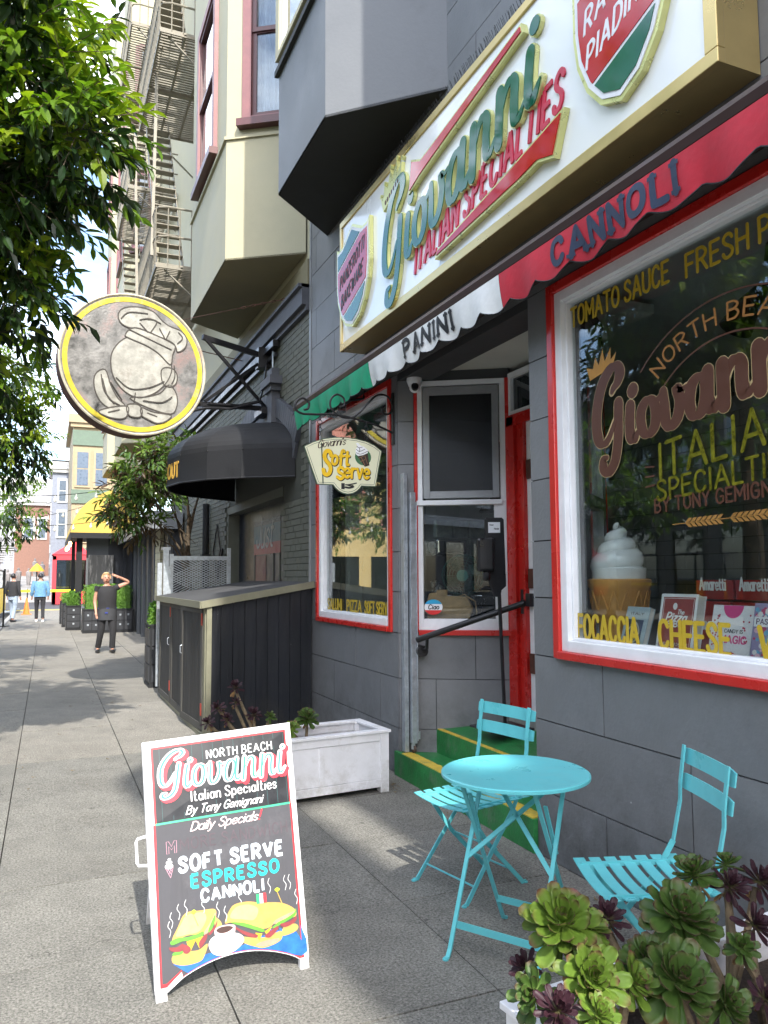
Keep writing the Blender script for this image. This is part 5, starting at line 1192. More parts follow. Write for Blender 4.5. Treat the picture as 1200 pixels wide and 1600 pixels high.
# painted sandwiches
def paint(name, col, polys, d, par=ab):
    mt_ = mat('paint_'+name, col, .5, var=.1, scale=40)
    for k, p in enumerate(polys): m = MB(); m.prism(p, BF, d+k*.00005, d+k*.00005); m.build(name, mt_, par)
def sm(pts, n=5): return [(q.x, q.y) for q in crom(pts, n, True)]
blue = [(.059, .121), (.104, .090)]+[(c[0], c[1]+.004) for c in cut if .12 < c[0] < .575]+[(.59, .045), (.622, .055), (.628, .095), (.60, .150), (.50, .135), (.40, .150), (.30, .155), (.20, .150)]
mlow = [(c[0], c[1]+.006) for c in cut if .105 < c[0] < .575]
m = MB(); up_ = lambda a: .122+.04*math.sin((a-.06)*6)*.3+(.02 if a > .35 else 0)+(.02 if a > .45 else 0)
pts_ = [(.06, .118)]+mlow+[(.60, .052), (.622, .062)]
for (a, b), (c, e) in zip(pts_[:-1], pts_[1:]): m.face([BF(a, b, .0028), BF(c, e, .0028), BF(c, min(up_(c), .155 if c < .6 else .105)+(.0 if c < .6 else 0), .0028), BF(a, max(up_(a), b), .0028)])
m.build('painted_blue_cloth', mat('paint_blue', (.01, .12, .42), .5, var=.25, scale=30), ab)
paint('bread', (.47, .29, .075), [sm([(.060, .20), (.085, .245), (.118, .288), (.18, .287), (.237, .282), (.24, .255), (.205, .225), (.185, .205), (.12, .208)]), sm([(.058, .124), (.06, .15), (.11, .155), (.16, .150), (.20, .165), (.18, .12), (.155, .108), (.1, .108)]), sm([(.237, .25), (.258, .235), (.262, .215), (.235, .20)]),
    sm([(.276, .225), (.295, .262), (.322, .284), (.38, .285), (.43, .272), (.475, .266), (.525, .255), (.565, .235), (.585, .215), (.58, .195), (.53, .195), (.49, .188), (.46, .175), (.42, .178), (.38, .20), (.33, .215), (.30, .222)]), sm([(.335, .165), (.35, .140), (.40, .117), (.435, .108), (.49, .115), (.515, .13), (.51, .155), (.45, .145), (.40, .15)]), sm([(.515, .15), (.52, .135), (.57, .14), (.59, .155), (.575, .17), (.53, .168)])], .0032)
paint('crumb', (.58, .43, .16), [sm([(.075, .215), (.10, .255), (.125, .28), (.19, .278), (.2, .25), (.17, .215), (.12, .212)]), sm([(.30, .24), (.325, .272), (.38, .274), (.42, .25), (.40, .215), (.35, .225)])], .0038)
paint('pink_underside', (.50, .25, .17), [sm([(.40, .125), (.435, .112), (.49, .118), (.50, .13), (.44, .132)]), sm([(.19, .21), (.21, .23), (.238, .268), (.24, .25), (.21, .21), (.19, .195)]), sm([(.48, .185), (.50, .2), (.575, .215), (.58, .2), (.53, .188)])], .0040)
paint('lettuce', (.10, .33, .03), [sm([(.052, .198), (.08, .207), (.12, .203), (.16, .207), (.186, .212), (.18, .195), (.14, .188), (.1, .192), (.06, .186)]), sm([(.205, .21), (.225, .245), (.238, .262), (.236, .24), (.215, .205)]), sm([(.30, .222), (.35, .2), (.40, .178), (.43, .165), (.44, .172), (.40, .192), (.35, .213)]), sm([(.475, .172), (.50, .187), (.54, .197), (.575, .210), (.585, .225), (.58, .2), (.53, .183), (.49, .172)]), sm([(.058, .150), (.09, .148), (.10, .158), (.065, .16)])], .0044)
paint('cheese', (.65, .38, .02), [[(.115, .188), (.155, .190), (.128, .150)], [(.15, .19), (.185, .195), (.165, .155)], [(.40, .168), (.43, .160), (.415, .135)], [(.44, .165), (.475, .178), (.45, .15)]], .0047)
paint('ham', (.22, .03, .035), [sm([(.046, .180), (.075, .176), (.10, .184), (.105, .17), (.09, .158), (.055, .165)]), sm([(.10, .18), (.125, .17), (.13, .155), (.115, .146), (.10, .155)]), sm([(.165, .175), (.185, .195), (.20, .2), (.195, .18), (.17, .155)]), sm([(.205, .2), (.235, .225), (.245, .24), (.24, .22), (.215, .195)]), sm([(.305, .215), (.34, .190), (.38, .170), (.41, .158), (.40, .150), (.36, .165), (.32, .195)]), sm([(.44, .150), (.47, .165), (.50, .175), (.495, .16), (.46, .14)]), sm([(.51, .180), (.55, .182), (.585, .195), (.575, .175), (.53, .165)])], .0050)
paint('saucer', (.66, .58, .56), [sm([(.203, .160), (.225, .185), (.28, .19), (.335, .175), (.350, .150), (.32, .125), (.265, .112), (.22, .125)])], .0056)
paint('cup', (.62, .46, .44), [sm([(.231, .208), (.235, .175), (.25, .148), (.28, .143), (.305, .16), (.318, .205), (.30, .215), (.26, .218)])], .0060)
paint('coffee', (.05, .02, .015), [sm([(.238, .204), (.255, .213), (.29, .212), (.308, .203), (.285, .192), (.255, .192)])], .0064)
paint('pick', (.55, .35, .08), [[(.149, .275), (.152, .275), (.168, .235), (.164, .235)], [(.418, .30), (.421, .30), (.436, .245), (.431, .245)], [(.506, .30), (.509, .30), (.530, .245), (.526, .245)]], .0064)
paint('olive', (.50, .62, .03), [sm([(.141, .288), (.152, .295), (.161, .287), (.151, .278)]), sm([(.497, .308), (.508, .315), (.52, .307), (.508, .299)])], .0068)
for nm, col, a0 in (('flag_green', (.03, .42, .15), .415), ('flag_white', (.8, .8, .8), .4295), ('flag_red', (.6, .03, .04), .444)): paint(nm, col, [[(a0, .270), (a0+.0145, .268), (a0+.0145, .304), (a0, .306)]], .0066)
m = MB()
for a, b in ((.05, .235), (.06, .265), (.09, .29), (.12, .30), (.19, .29), (.25, .27), (.28, .25), (.345, .29), (.475, .32), (.545, .32), (.565, .32), (.59, .26)):
    ribbon(m, crom([(a, b-.02), (a+.006, b), (a-.004, b+.018), (a+.003, b+.035)], 5), .0022, BF, .003, .003)
m.build('chalk_steam', wp, ab)
# back leaf, hinges, carrying handle
back = lambda a, z: Vector((.436+a+.02, 3.5+.335*(1-z/.92), z))
m = MB()
for (a0, a1, z0, z1) in ((0, .575, .03, .90),):
    q = [back(a0, z0), back(a1, z0), back(a1, z1), back(a0, z1)]; o_ = Vector((0, .018, 0)); m.face(q); m.face([p+o_ for p in q][::-1])
    for k in range(4): j = (k+1) % 4; m.face([q[j], q[k], q[k]+o_, q[j]+o_])
m.build('rear_board', X_['whitep'], ab)
m = MB(); m.tube([BF(-.017, .595, -.01), BF(-.052, .59, -.01), BF(-.058, .58, -.01), BF(-.058, .50, -.01), BF(-.052, .49, -.01), BF(-.017, .485, -.01)], .006, 8); m.build('handle', X_['white'], ab)

# ------------------------------------------------------------------ white planters
def planter(label, corner, L, W, h, rz):
    t = thing('wooden_planter', label, 'planter', (corner[0], corner[1], 0), rz); wm = X_['whitep']
    def b(name, *a, mt=wm, bev=.003):
        m = MB(); m.box(*a); return m.build(name, mt, t, world=False, bevel=bev)
    for x in (0, L-.07):
        for y in (0, W-.07): b('post', x, x+.07, y, y+.07, 0, h-.02)
    for y in (.012, W-.03):
        n = max(2, round(L/.55))
        for k in range(n):
            x0 = .07+(L-.14)*k/n; x1 = .07+(L-.14)*(k+1)/n; b('panel', x0+.0, x1-.0, y, y+.018, .10, h-.08)
            if k: b('stile', x0-.018, x0+.018, y-.008, y+.026, .10, h-.08)
        b('rail', .07, L-.07, y-.009, y+.027, .04, .098); b('rail', .07, L-.07, y-.009, y+.027, h-.078, h-.02)
    for x in (.012, L-.03):
        b('panel', x, x+.018, .07, W-.07, .10, h-.08); b('rail', x-.009, x+.027, .07, W-.07, .04, .098); b('rail', x-.009, x+.027, .07, W-.07, h-.078, h-.02)
    e = .012
    b('rim', -e, L+e, -e, .055, h-.02, h); b('rim', -e, L+e, W-.055, W+e, h-.02, h); b('rim', -e, .055, .0551, W-.0551, h-.02, h); b('rim', L-.055, L+e, .0551, W-.0551, h-.02, h)
    m = MB(); n = 14
    for i in range(n):
        for j in range(6):
            pass
    m.box(.035, L-.035, .035, W-.035, .05, h-.12); b_ = m.build('soil', mat('potting_soil', (.035, .025, .018), .95, var=.4, scale=25, bump=1, bscale=60) if 'potting_soil' not in bpy.data.materials else bpy.data.materials['potting_soil'], t, world=False)
    return t
planter('white panelled planter box behind the sandwich board', (1.30, 5.40, 0), 1.09, .50, .455, math.radians(5))
planter('white panelled planter box full of succulents in the near right corner', (1.215, 1.44, 0), 1.32, .47, .455, math.radians(6))

# ------------------------------------------------------------------ succulents
def sleafmesh(name, L, W, th=.005, cup=.25, mats=()):
    m = MB(); n = 5; ring = []
    prof = [(0, .24), (.25, .42), (.5, .72), (.75, 1.0), (.92, .82), (1.0, .12)]
    for f, wf in prof:
        x = f*L; z = cup*L*f*f; hw = W/2*wf; ring.append([(x, -hw, z+hw*.25), (x, -hw*.5, z+.02*L*0), (x, 0, z-.006), (x, hw*.5, z), (x, hw, z+hw*.25)])
    for r in ring:
        for p in r: m.v.append(p)
    for r in ring:
        for k, p in enumerate(r): m.v.append((p[0], p[1], p[2]-th*(1 if 0 < k < 4 else .3)))
    N = len(ring)*5
    for a in range(len(ring)-1):
        for k in range(4):
            i = a*5+k; m.f.append((i, i+5, i+6, i+1)); m.m.append(0 if a < 3 else 0); m.f.append((N+i, N+i+1, N+i+6, N+i+5)); m.m.append(0)
    for a in range(len(ring)-1):
        for k, s_ in ((0, 1), (4, -1)):
            i = a*5+k; q = (i, N+i, N+i+5, i+5); m.f.append(q if s_ > 0 else q[::-1]); m.m.append(1)
    i = (len(ring)-1)*5
    for k in range(4): m.f.append((i+k, i+k+1, N+i+k+1, N+i+k)); m.m.append(1)
    me = bpy.data.meshes.new(name); me.from_pydata(m.v, [], m.f)
    for mm_ in mats: me.materials.append(mm_)
    me.polygons.foreach_set('material_index', m.m); me.polygons.foreach_set('use_smooth', [True]*len(me.polygons)); me.update(); return me
def smat(name, base, edge, center):
    m = leafmat(name, base, tuple(x*.6 for x in base), .5, .10, .35); n = m.node_tree; L = n.links
    b = n.nodes['Principled BSDF']; tcn = n.nodes.new('ShaderNodeTexCoord'); sp = n.nodes.new('ShaderNodeSeparateXYZ'); L.new(tcn.outputs['Generated'], sp.inputs[0])
    src = b.inputs['Base Color'].links[0].from_socket
    r1 = n.nodes.new('ShaderNodeMapRange'); r1.inputs['From Min'].default_value = .0; r1.inputs['From Max'].default_value = .45; r1.inputs['To Min'].default_value = .75; r1.inputs['To Max'].default_value = 0; L.new(sp.outputs['X'], r1.inputs['Value'])
    x1 = n.nodes.new('ShaderNodeMix'); x1.data_type = 'RGBA'; x1.inputs[7].default_value = (*center, 1); L.new(r1.outputs['Result'], x1.inputs[0]); L.new(src, x1.inputs[6])
    r2 = n.nodes.new('ShaderNodeMapRange'); r2.inputs['From Min'].default_value = .80; r2.inputs['From Max'].default_value = 1.0; L.new(sp.outputs['X'], r2.inputs['Value'])
    oi = n.nodes.new('ShaderNodeObjectInfo'); mu = n.nodes.new('ShaderNodeMath'); mu.operation = 'MULTIPLY'; L.new(r2.outputs['Result'], mu.inputs[0]); L.new(oi.outputs['Random'], mu.inputs[1])
    x2 = n.nodes.new('ShaderNodeMix'); x2.data_type = 'RGBA'; x2.inputs[7].default_value = (*edge, 1); L.new(mu.outputs[0], x2.inputs[0]); L.new(x1.outputs[2], x2.inputs[6]); L.new(x2.outputs[2], b.inputs['Base Color'])
    return m
SG = smat('succulent_green', (.17, .29, .035), (.16, .04, .05), (.34, .44, .11)); SGe = leafmat('succulent_edge', (.10, .06, .04), (.07, .02, .02), .4, .1)
SD = smat('succulent_dark_green', (.085, .165, .03), (.12, .04, .05), (.22, .30, .09)); SP = smat('succulent_purple', (.060, .022, .032), (.03, .008, .016), (.20, .22, .07)); SPe = leafmat('succulent_purple_edge', (.04, .010, .02), (.03, .008, .015), .4, .05)
LM = {'green': sleafmesh('leaf', 1, .42, .026, .20, (SG, SGe)), 'dark': sleafmesh('leaf', 1, .44, .026, .18, (SD, SGe)), 'purple': sleafmesh('leaf', 1, .34, .024, .22, (SP, SPe))}
LM['dead'] = sleafmesh('leaf', 1, .36, .02, -.2, (mat('dry_succulent_leaf', (.26, .15, .06), .8, var=.4, scale=3), mat('dry_succulent_edge', (.16, .07, .03), .8)))
stemm = mat('succulent_stem', (.16, .12, .07), .8, var=.3, scale=30, bump=.5, bscale=60)
def rosette(parent, c, R, nrm, kind, nl=34):
    nrm = Vector(nrm).normalized(); q = nrm.to_track_quat('Z', 'Y'); off = wloc(parent)
    core = MB(); core.ball((0, 0, .02*R/.1), R*.10, 5)
    for k in range(12):
        a = k*2.4; f = k/12; l_ = R*(.12+.14*f); el = math.radians(78-25*f)
        p = [Vector((math.cos(a+s_)*math.cos(el)*l_*r_, math.sin(a+s_)*math.cos(el)*l_*r_, math.sin(el)*l_*r_+.01*R)) for s_, r_ in ((0, .2), (.55, .75), (0, 1.0), (-.55, .75))]
        core.face(p)
    co = core.build('rosette', LM[kind].materials[0], parent, world=False); co.location = Vector(c)-off; co.rotation_mode = 'QUATERNION'; co.rotation_quaternion = q
    nl = int(nl*1.25)
    for k in range(nl):
        f = (k/(nl-1)); a = k*2.39996+random.uniform(-.16, .16); el = math.radians(74-(108 if f > .8 else 92)*f**.95+random.uniform(-8, 8)); ln = R*(.30+.72*f**.6)*random.uniform(.82, 1.12)
        o = bpy.data.objects.new('leaf', LM[kind]); C.objects.link(o); o.parent = co
        o.rotation_euler = (random.uniform(-.25, .25), -el, a); o.scale = (ln, ln*(.95 if f > .3 else 1.1), ln); o.location = (0, 0, -.10*R*f+.02)
    for k in range(3):
        o = bpy.data.objects.new('leaf', LM['dead']); C.objects.link(o); o.parent = co; a = random.random()*6.28; ln = R*random.uniform(.6, .9)
        o.rotation_euler = (random.uniform(-.5, .5), math.radians(random.uniform(35, 75)), a); o.scale = (ln, ln*.8, ln); o.location = (0, 0, -.16*R)
    return co
def succulent(label, base, heads):
    t = thing('succulent', label, 'plant', base)
    for c, R, nrm, kind, nl in heads:
        m = MB(); b = Vector(base); cc = Vector(c)-Vector(nrm).normalized()*R*.15; mid = b.lerp(cc, .5)+Vector((random.uniform(-.03, .03), random.uniform(-.03, .03), -.02))
        m.tube([b, mid, cc], [.014, .012, .011], 8); m.build('stem', stemm, t, smooth=True)
    for c, R, nrm, kind, nl in heads: rosette(t, c, R, nrm, kind, nl)
    return t
random.seed(5)
succulent('bright green rosette succulent, tallest clump at the left end of the near planter', (1.36, 1.66, .35), [((1.20, 1.69, .73), .115, (-.35, -.55, .75), 'green', 42), ((1.30, 1.74, .68), .075, (.3, -.4, .8), 'green', 30), ((1.18, 1.56, .665), .095, (-.2, -.75, .65), 'green', 40), ((1.33, 1.60, .60), .075, (.2, -.6, .75), 'green', 30), ((1.10, 1.66, .60), .07, (-.7, -.5, .5), 'dark', 26)])
succulent('dark green broad rosette succulent in the middle of the near planter', (1.55, 1.66, .35), [((1.60, 1.72, .665), .115, (-.1, -.55, .8), 'dark', 42), ((1.44, 1.56, .60), .115, (-.15, -.6, .78), 'dark', 42), ((1.44, 1.82, .645), .075, (-.1, -.3, .9), 'purple', 26), ((1.47, 1.70, .58), .085, (-.2, -.5, .8), 'dark', 34), ((1.58, 1.56, .52), .08, (.2, -.7, .6), 'dark', 32), ((1.72, 1.78, .60), .075, (.2, -.4, .85), 'dark', 30)])
succulent('purple green branching succulent at the back of the near planter', (1.88, 1.82, .35), [((1.87, 1.93, .66), .085, (-.3, .1, .9), 'dark', 34), ((1.95, 1.88, .635), .065, (0, -.5, .85), 'purple', 30), ((2.06, 1.87, .635), .075, (.2, -.5, .8), 'purple', 30), ((1.80, 1.90, .60), .065, (-.3, -.3, .9), 'dark', 28), ((2.0, 1.93, .67), .06, (.0, .1, .95), 'dark', 26)])
succulent('dark purple succulent right of the planter, against its front rim', (1.88, 1.64, .35), [((1.90, 1.75, .58), .065, (.1, -.6, .8), 'purple', 30), ((1.80, 1.70, .555), .055, (-.3, -.5, .8), 'dark', 26), ((2.02, 1.72, .57), .06, (.2, -.4, .8), 'purple', 26), ((1.90, 1.62, .50), .06, (.1, -.6, .7), 'dark', 26), ((1.76, 1.60, .48), .055, (0, -.7, .6), 'purple', 24)])
succulent('small deep purple rosette succulent at the front left corner of the near planter', (1.27, 1.52, .35), [((1.06, 1.52, .635), .062, (-.2, -.6, .8), 'purple', 34), ((1.13, 1.475, .63), .06, (0, -.6, .8), 'green', 26), ((1.16, 1.78, .59), .055, (-.6, -.1, .7), 'purple', 22)])
succulent('tall stemmed dark succulent rising behind the top of the sandwich board', (1.42, 5.62, .35), [((1.26, 5.66, .80), .065, (0, -.4, .9), 'purple', 30), ((1.13, 5.60, .675), .06, (-.6, -.5, .6), 'purple', 24), ((1.25, 5.62, .70), .05, (.2, -.5, .8), 'purple', 18)])
succulent('low dark purple succulent spilling at the left end of the far planter', (1.40, 5.58, .35), [((1.05, 5.55, .585), .06, (-.4, -.5, .8), 'purple', 24), ((1.18, 5.56, .60), .055, (0, -.5, .8), 'purple', 24), ((1.38, 5.60, .61), .07, (0, -.5, .8), 'purple', 28), ((1.50, 5.62, .58), .055, (.2, -.5, .8), 'dark', 24)])
succulent('bright green rosette succulent in the far planter right of the sandwich board', (1.78, 5.62, .33), [((1.79, 5.63, .55), .10, (0, -.45, .9), 'dark', 38), ((1.64, 5.55, .50), .075, (-.2, -.5, .8), 'green', 26)])

# ------------------------------------------------------------------ hanging soft serve sign on its scroll bracket
YS = 5.965
bk = thing('scroll_bracket', 'black wrought iron scroll bracket holding the soft serve sign', 'bracket', (2.65, YS, 2.9))
m = MB(); m.box(2.636, 2.648, YS-.022, YS+.022, 2.70, 3.14); m.build('wall_plate', X_['iron'], bk)
def xz(pts, n=8): return [(q.x, YS, q.y) for q in crom(pts, n)]
m = MB(); m.tube(xz([(2.64, 2.80), (2.45, 2.865), (2.15, 2.915), (1.95, 2.905), (1.84, 2.905), (1.79, 2.94), (1.80, 3.0), (1.85, 3.03), (1.90, 3.0), (1.895, 2.95), (1.86, 2.935)]), .0095, 8); m.build('arm', X_['iron'], bk, smooth=True)
m = MB(); m.tube(xz([(2.57, 3.03), (2.54, 2.99), (2.57, 2.955), (2.62, 2.97), (2.635, 3.04), (2.59, 3.11), (2.50, 3.11), (2.42, 3.04), (2.34, 2.95), (2.26, 2.90), (2.16, 2.91), (2.09, 2.97), (2.09, 3.04), (2.14, 3.085), (2.20, 3.06), (2.205, 3.0), (2.165, 2.985)]), .0085, 8); m.build('scroll', X_['iron'], bk, smooth=True)
hs = thing('hanging_sign', 'cream fan shaped soft serve sign with yellow letters hanging from the iron bracket', 'sign', (2.2, YS, 2.5))
def ring(m, c, r, ax):
    fr = FR(c, (1, 0, 0) if ax else (0, 1, 0), (0, 0, 1)); m.tube([fr(r*math.cos(k*PI/5), r*math.sin(k*PI/5)) for k in range(11)], .0028, 5, cap=False)
for x, zt in ((1.995, 2.895), (2.40, 2.872)):
    m = MB(); z = zt; zb_ = 2.765 if x < 2.2 else 2.745; k = 0
    while z > zb_: ring(m, (x, YS, z-.018), .019, k % 2); z -= .031; k += 1
    m.build('chain', X_['iron'], hs)
# sign outline in (x,z)
def ic_(px, py): return (1.874+((px/7.5+460)-476)*.00563-.004, 2.63-((py/7.5+640)-700)*.00498)
arc = [ic_(*p) for p in ((110, 440), (200, 385), (320, 335), (450, 308), (575, 300), (700, 308), (820, 333), (920, 378), (1000, 440))]
low_ = [ic_(*p) for p in ((925, 888), (760, 888), (735, 925), (700, 960), (655, 985), (600, 996), (545, 985), (500, 962), (462, 925), (435, 888), (255, 888))]
out_ = arc+low_
HF = FR((0, YS-.012, 0), (1, 0, 0))
m = MB(); m.prism(growp(out_, .004), HF, -.02, 0); m.build('board', mat('sign_green_edge', (.05, .10, .06), .5), hs)
m = MB(); m.prism(growp(out_, -.002), HF, 0, .0012); m.build('face', mat('sign_cream', (.72, .72, .52), .4, var=.03), hs)
ink = mat('sign_green_ink', (.03, .07, .04), .5)
m = MB(); ins = growp(out_, -.014); ribbon(m, [Vector(p) for p in ins], .0035, HF, .0015, .0015, closed=True)
ribbon(m, [Vector(ic_(300, 380)), Vector(ic_(318, 880))], .010, HF, .0015, .0015, caps='flat'); m.build('border', ink, hs)
T8 = lambda m, s_, px, py, h, w_, wd, sh, d, g=0, dx=0, dy=0: text(m, s_, HF, ic_(px, py)[0]+dx, ic_(px, py)[1]+dy, h, tw=w_, wd=wd, shear=sh, gap=.2, d0=d, d1=d, grow=g, pen=.15)
m = MB(); 
text(m, "Giovanni's", HF, ic_(255, 470)[0], 0, .060, tw=.235, wd=.13, shear=.3, gap=.1, d0=.002, d1=.002, pen=.4, curve=lambda X, Y: (X, ic_(255, 455)[1]+Y+.27*(X-ic_(255, 0)[0])-.35*(X-ic_(255, 0)[0])**2)); m.build('sign_words', mat('sign_brown_ink', (.05, .03, .02), .5), hs)
def lobby(m, d, g, dx, dy):
    text(m, 'S', HF, ic_(318, 770)[0]+dx, ic_(318, 770)[1]+dy, .195, tw=.062, wd=.16, shear=.05, d0=d, d1=d, grow=g)
    text(m, 'oft', HF, ic_(415, 640)[0]+dx, ic_(415, 640)[1]+dy, .120, tw=.145, wd=.17, gap=.2, shear=.1, d0=d, d1=d, grow=g)
    text(m, 's', HF, ic_(478, 815)[0]+dx, ic_(478, 815)[1]+dy, .155, tw=.055, wd=.15, shear=.05, d0=d, d1=d, grow=g)
    text(m, 'erve', HF, ic_(560, 795)[0]+dx, ic_(560, 795)[1]+dy, .125, tw=.215, wd=.15, gap=.2, shear=.05, d0=d, d1=d, grow=g)
m = MB(); lobby(m, .002, .007, .005, -.005); m.build('sign_words_shadow', X_['ink'], hs)
m = MB(); lobby(m, .0036, .002, 0, 0); m.build('sign_words', mat('sign_yellow', (.80, .50, .01), .45), hs)
c0 = ic_(780, 530); m = MB(); m.prism([(c0[0]+.072*math.cos(k*PI/12), c0[1]+.068*math.sin(k*PI/12)) for k in range(24)], HF, .002, .002); m.build('green_disc', mat('sign_green_disc', (.05, .16, .07), .5), hs)
m = MB(); m.prism([ic_(710, 520), ic_(835, 480), ic_(855, 630), ic_(800, 650)], HF, .003, .003); m.build('painted_cone', mat('sign_dark_cone', (.03, .018, .014), .5), hs)
m = MB()
for a, b in (((730, 545), (780, 520)), ((745, 590), (800, 560)), ((760, 540), (800, 630)), ((800, 510), (830, 610))): ribbon(m, [Vector(ic_(*a)), Vector(ic_(*b))], .006, HF, .0036, .0036)
m.build('cone_lines', mat('sign_brown_line', (.20, .11, .06), .5), hs)
m = MB(); m.prism([ic_(*p) for p in ((695, 500), (690, 440), (715, 400), (695, 360), (720, 352), (745, 385), (790, 400), (835, 440), (835, 475), (780, 505), (720, 520))], HF, .0042, .0042); m.build('painted_swirl', X_['white'], hs)
m = MB()
for pts in (((705, 400), (730, 415), (770, 405)), ((700, 440), (740, 460), (800, 430)), ((700, 480), (750, 495), (830, 455)), ((735, 420), (740, 450), (730, 470))): ribbon(m, crom([ic_(*p) for p in pts], 5), .005, HF, .0048, .0048, pen=.3)
ribbon(m, [Vector(ic_(545, 865)), Vector(ic_(545, 940))], .030, HF, .002, .002, caps='flat'); ribbon(m, crom([ic_(575, 885), ic_(620, 880), ic_(700, 858)], 5), .010, HF, .002, .002); ribbon(m, crom([ic_(575, 915), ic_(620, 920), ic_(665, 905)], 5), .016, HF, .002, .002); ribbon(m, crom([ic_(590, 885), ic_(630, 895), ic_(660, 890)], 5), .010, HF, .002, .002)
m.build('sign_ink', X_['ink'], hs)

# ------------------------------------------------------------------ cream building next door
yb = thing('cream_building', 'cream stucco apartment building with mauve windows and rounded brick ground floor', 'building', (2.65, 20, 0))
Y0, Y1 = YL+.05, 33.5
m = MB(); m.box(D+.02, 9, Y0, Y1, 4.9, 22.5); m.build('wall', X_['cream'], yb)
m = MB(); m.box(D-.10, D+.02, Y0, Y1, 4.66, 4.90); m.box(D-.05, D+.02, Y0, Y1, 4.60, 4.66); m.box(D-.14, D+.02, Y0, Y1, 4.86, 4.90); m.build('string_course', X_['slate'], yb)
m = MB(); m.box(D-.03, D+.02, Y0+.01, Y1, 4.9, 5.2); m.build('frieze', X_['creams'], yb)
m = MB(); m.box(D-.35, D+.02, Y0, Y1, 22.2, 22.5); m.box(D-.25, D+.02, Y0, Y1, 21.9, 22.2); m.build('cornice', X_['cream'], yb)
# ground floor: backing + brick faces
m = MB()
m.box(D+.012, D+.4, Y0, 9.35, 0, 4.60); m.box(D+.012, D+.4, 9.35, 12.75, 2.72, 4.60); m.box(D+.012, D+.4, 12.75, 19.0, 0, 4.60); m.box(D+.3, D+.4, 9.35, 12.75, 0, 2.72); m.build('ground_floor_wall', X_['olivej'], yb)
def arch_in(y, z):
    r = math.hypot(y-10.55, z-.70); return r < 3.34 and z > 2.5
m = MB(); z = .02; row = 0
while z < 4.58:
    y = Y0+(.11 if row % 2 else 0)-.2
    while y < 16.5:
        a, b = max(y+.004, Y0), min(y+.206, 16.5)
        if b-a > .03 and not (9.35 < (a+b)/2 < 12.75 and z < 2.72) and not (abs((a+b)/2-10.55) < 2.0 and arch_in((a+b)/2, z+.03)):
            dx = random.uniform(-.002, .002); m.box(D+dx, D+.014, a, b, z+.004, z+.071)
        y += .21
    z += .075; row += 1
tag(m.build('brickwork', X_['olive'], yb), kind='stuff')
m = MB()
for r0, r1 in ((2.86, 3.06), (3.08, 3.32)):
    n = 46
    for k in range(n):
        a0 = math.radians(53+74*(k+.06)/n); a1 = math.radians(53+74*(k+.94)/n); pts = [(r0*math.cos(a0), r0*math.sin(a0)), (r1*math.cos(a0), r1*math.sin(a0)), (r1*math.cos(a1), r1*math.sin(a1)), (r0*math.cos(a1), r0*math.sin(a1))]
        m.prism(pts, FR((D, 10.55, .70), (0, -1, 0)), -.01, .03 if r0 < 3 else .05)
tag(m.build('arch_bricks', X_['slate'], yb), kind='stuff')
m = MB(); m.box(D-.10, D+.01, 9.55, 9.75, 3.55, 4.25); m.box(D-.16, D, 9.40, 9.90, 4.02, 4.12); m.box(D-.13, D, 9.48, 9.82, 3.95, 4.02); m.build('keystone', X_['slate'], yb)
# doorway panel under the canopy
m = MB(); m.box(D+.20, D+.26, 9.55, 12.75, 0, 2.62); m.build('dark_shopfront', mat('navy_shopfront', (.012, .016, .028), .35, var=.2), yb)
m = MB(); m.box(D+.02, D+.20, 9.42, 12.75, 2.60, 2.72); m.box(D+.02, D+.22, 12.62, 12.75, 0, 2.60); m.build('doorway_frame', X_['olive'], yb)
po = thing('window_poster', 'blue and pink poster with white script in the dark doorway behind the bin enclosure', 'poster', (2.84, 10.9, 1.9))
PF = FR((D+.198, 11.60, 1.92), (0, -1, 0)); PW, PH = 1.45, .50
for nm, col, b0, b1, d in (('poster_blue', (.02, .10, .15), .16, .42, .003), ('poster_red', (.28, .045, .06), .0, .16, .0035), ('poster_top', (.06, .065, .07), .42, .5, .003)):
    m = MB(); m.fbox(PF, 0, PW, b0, b1, 0, d); m.build(nm, mat(nm, col, .4), po)
m = MB(); text(m, 'Just', PF, .15, .10, .42, tw=.9, wd=.11, shear=.3, gap=.16, d0=.004, d1=.006, pen=.35); m.build('poster_script', mat('poster_white', (.45, .46, .46), .5), po)
m = MB()
for k in range(20):
    for j in range(2): m.fbox(PF, .02+k*.071+.035*(j % 2), .055+k*.071+.035*(j % 2), .43+.033*j, .458+.033*j, .003, .005)
m.build('poster_checks', bpy.data.materials['poster_white'], po)
m = MB(); m.fbox(PF, .1, .7, -1.5, -.02, 0, .004); m.build('poster_red_panel', mat('poster_dark_red', (.10, .02, .03), .4), po)
m = MB(); m.fbox(PF, .05, .075, -1.5, 0, 0, .01); m.fbox(PF, 1.42, 1.445, -1.5, 0, 0, .01); m.fbox(PF, 1.1, 1.12, -1.5, 0, 0, .01); m.fbox(PF, .95, 1.42, -.45, -.42, 0, .01); m.build('glazing_bar', X_['olive'], po)
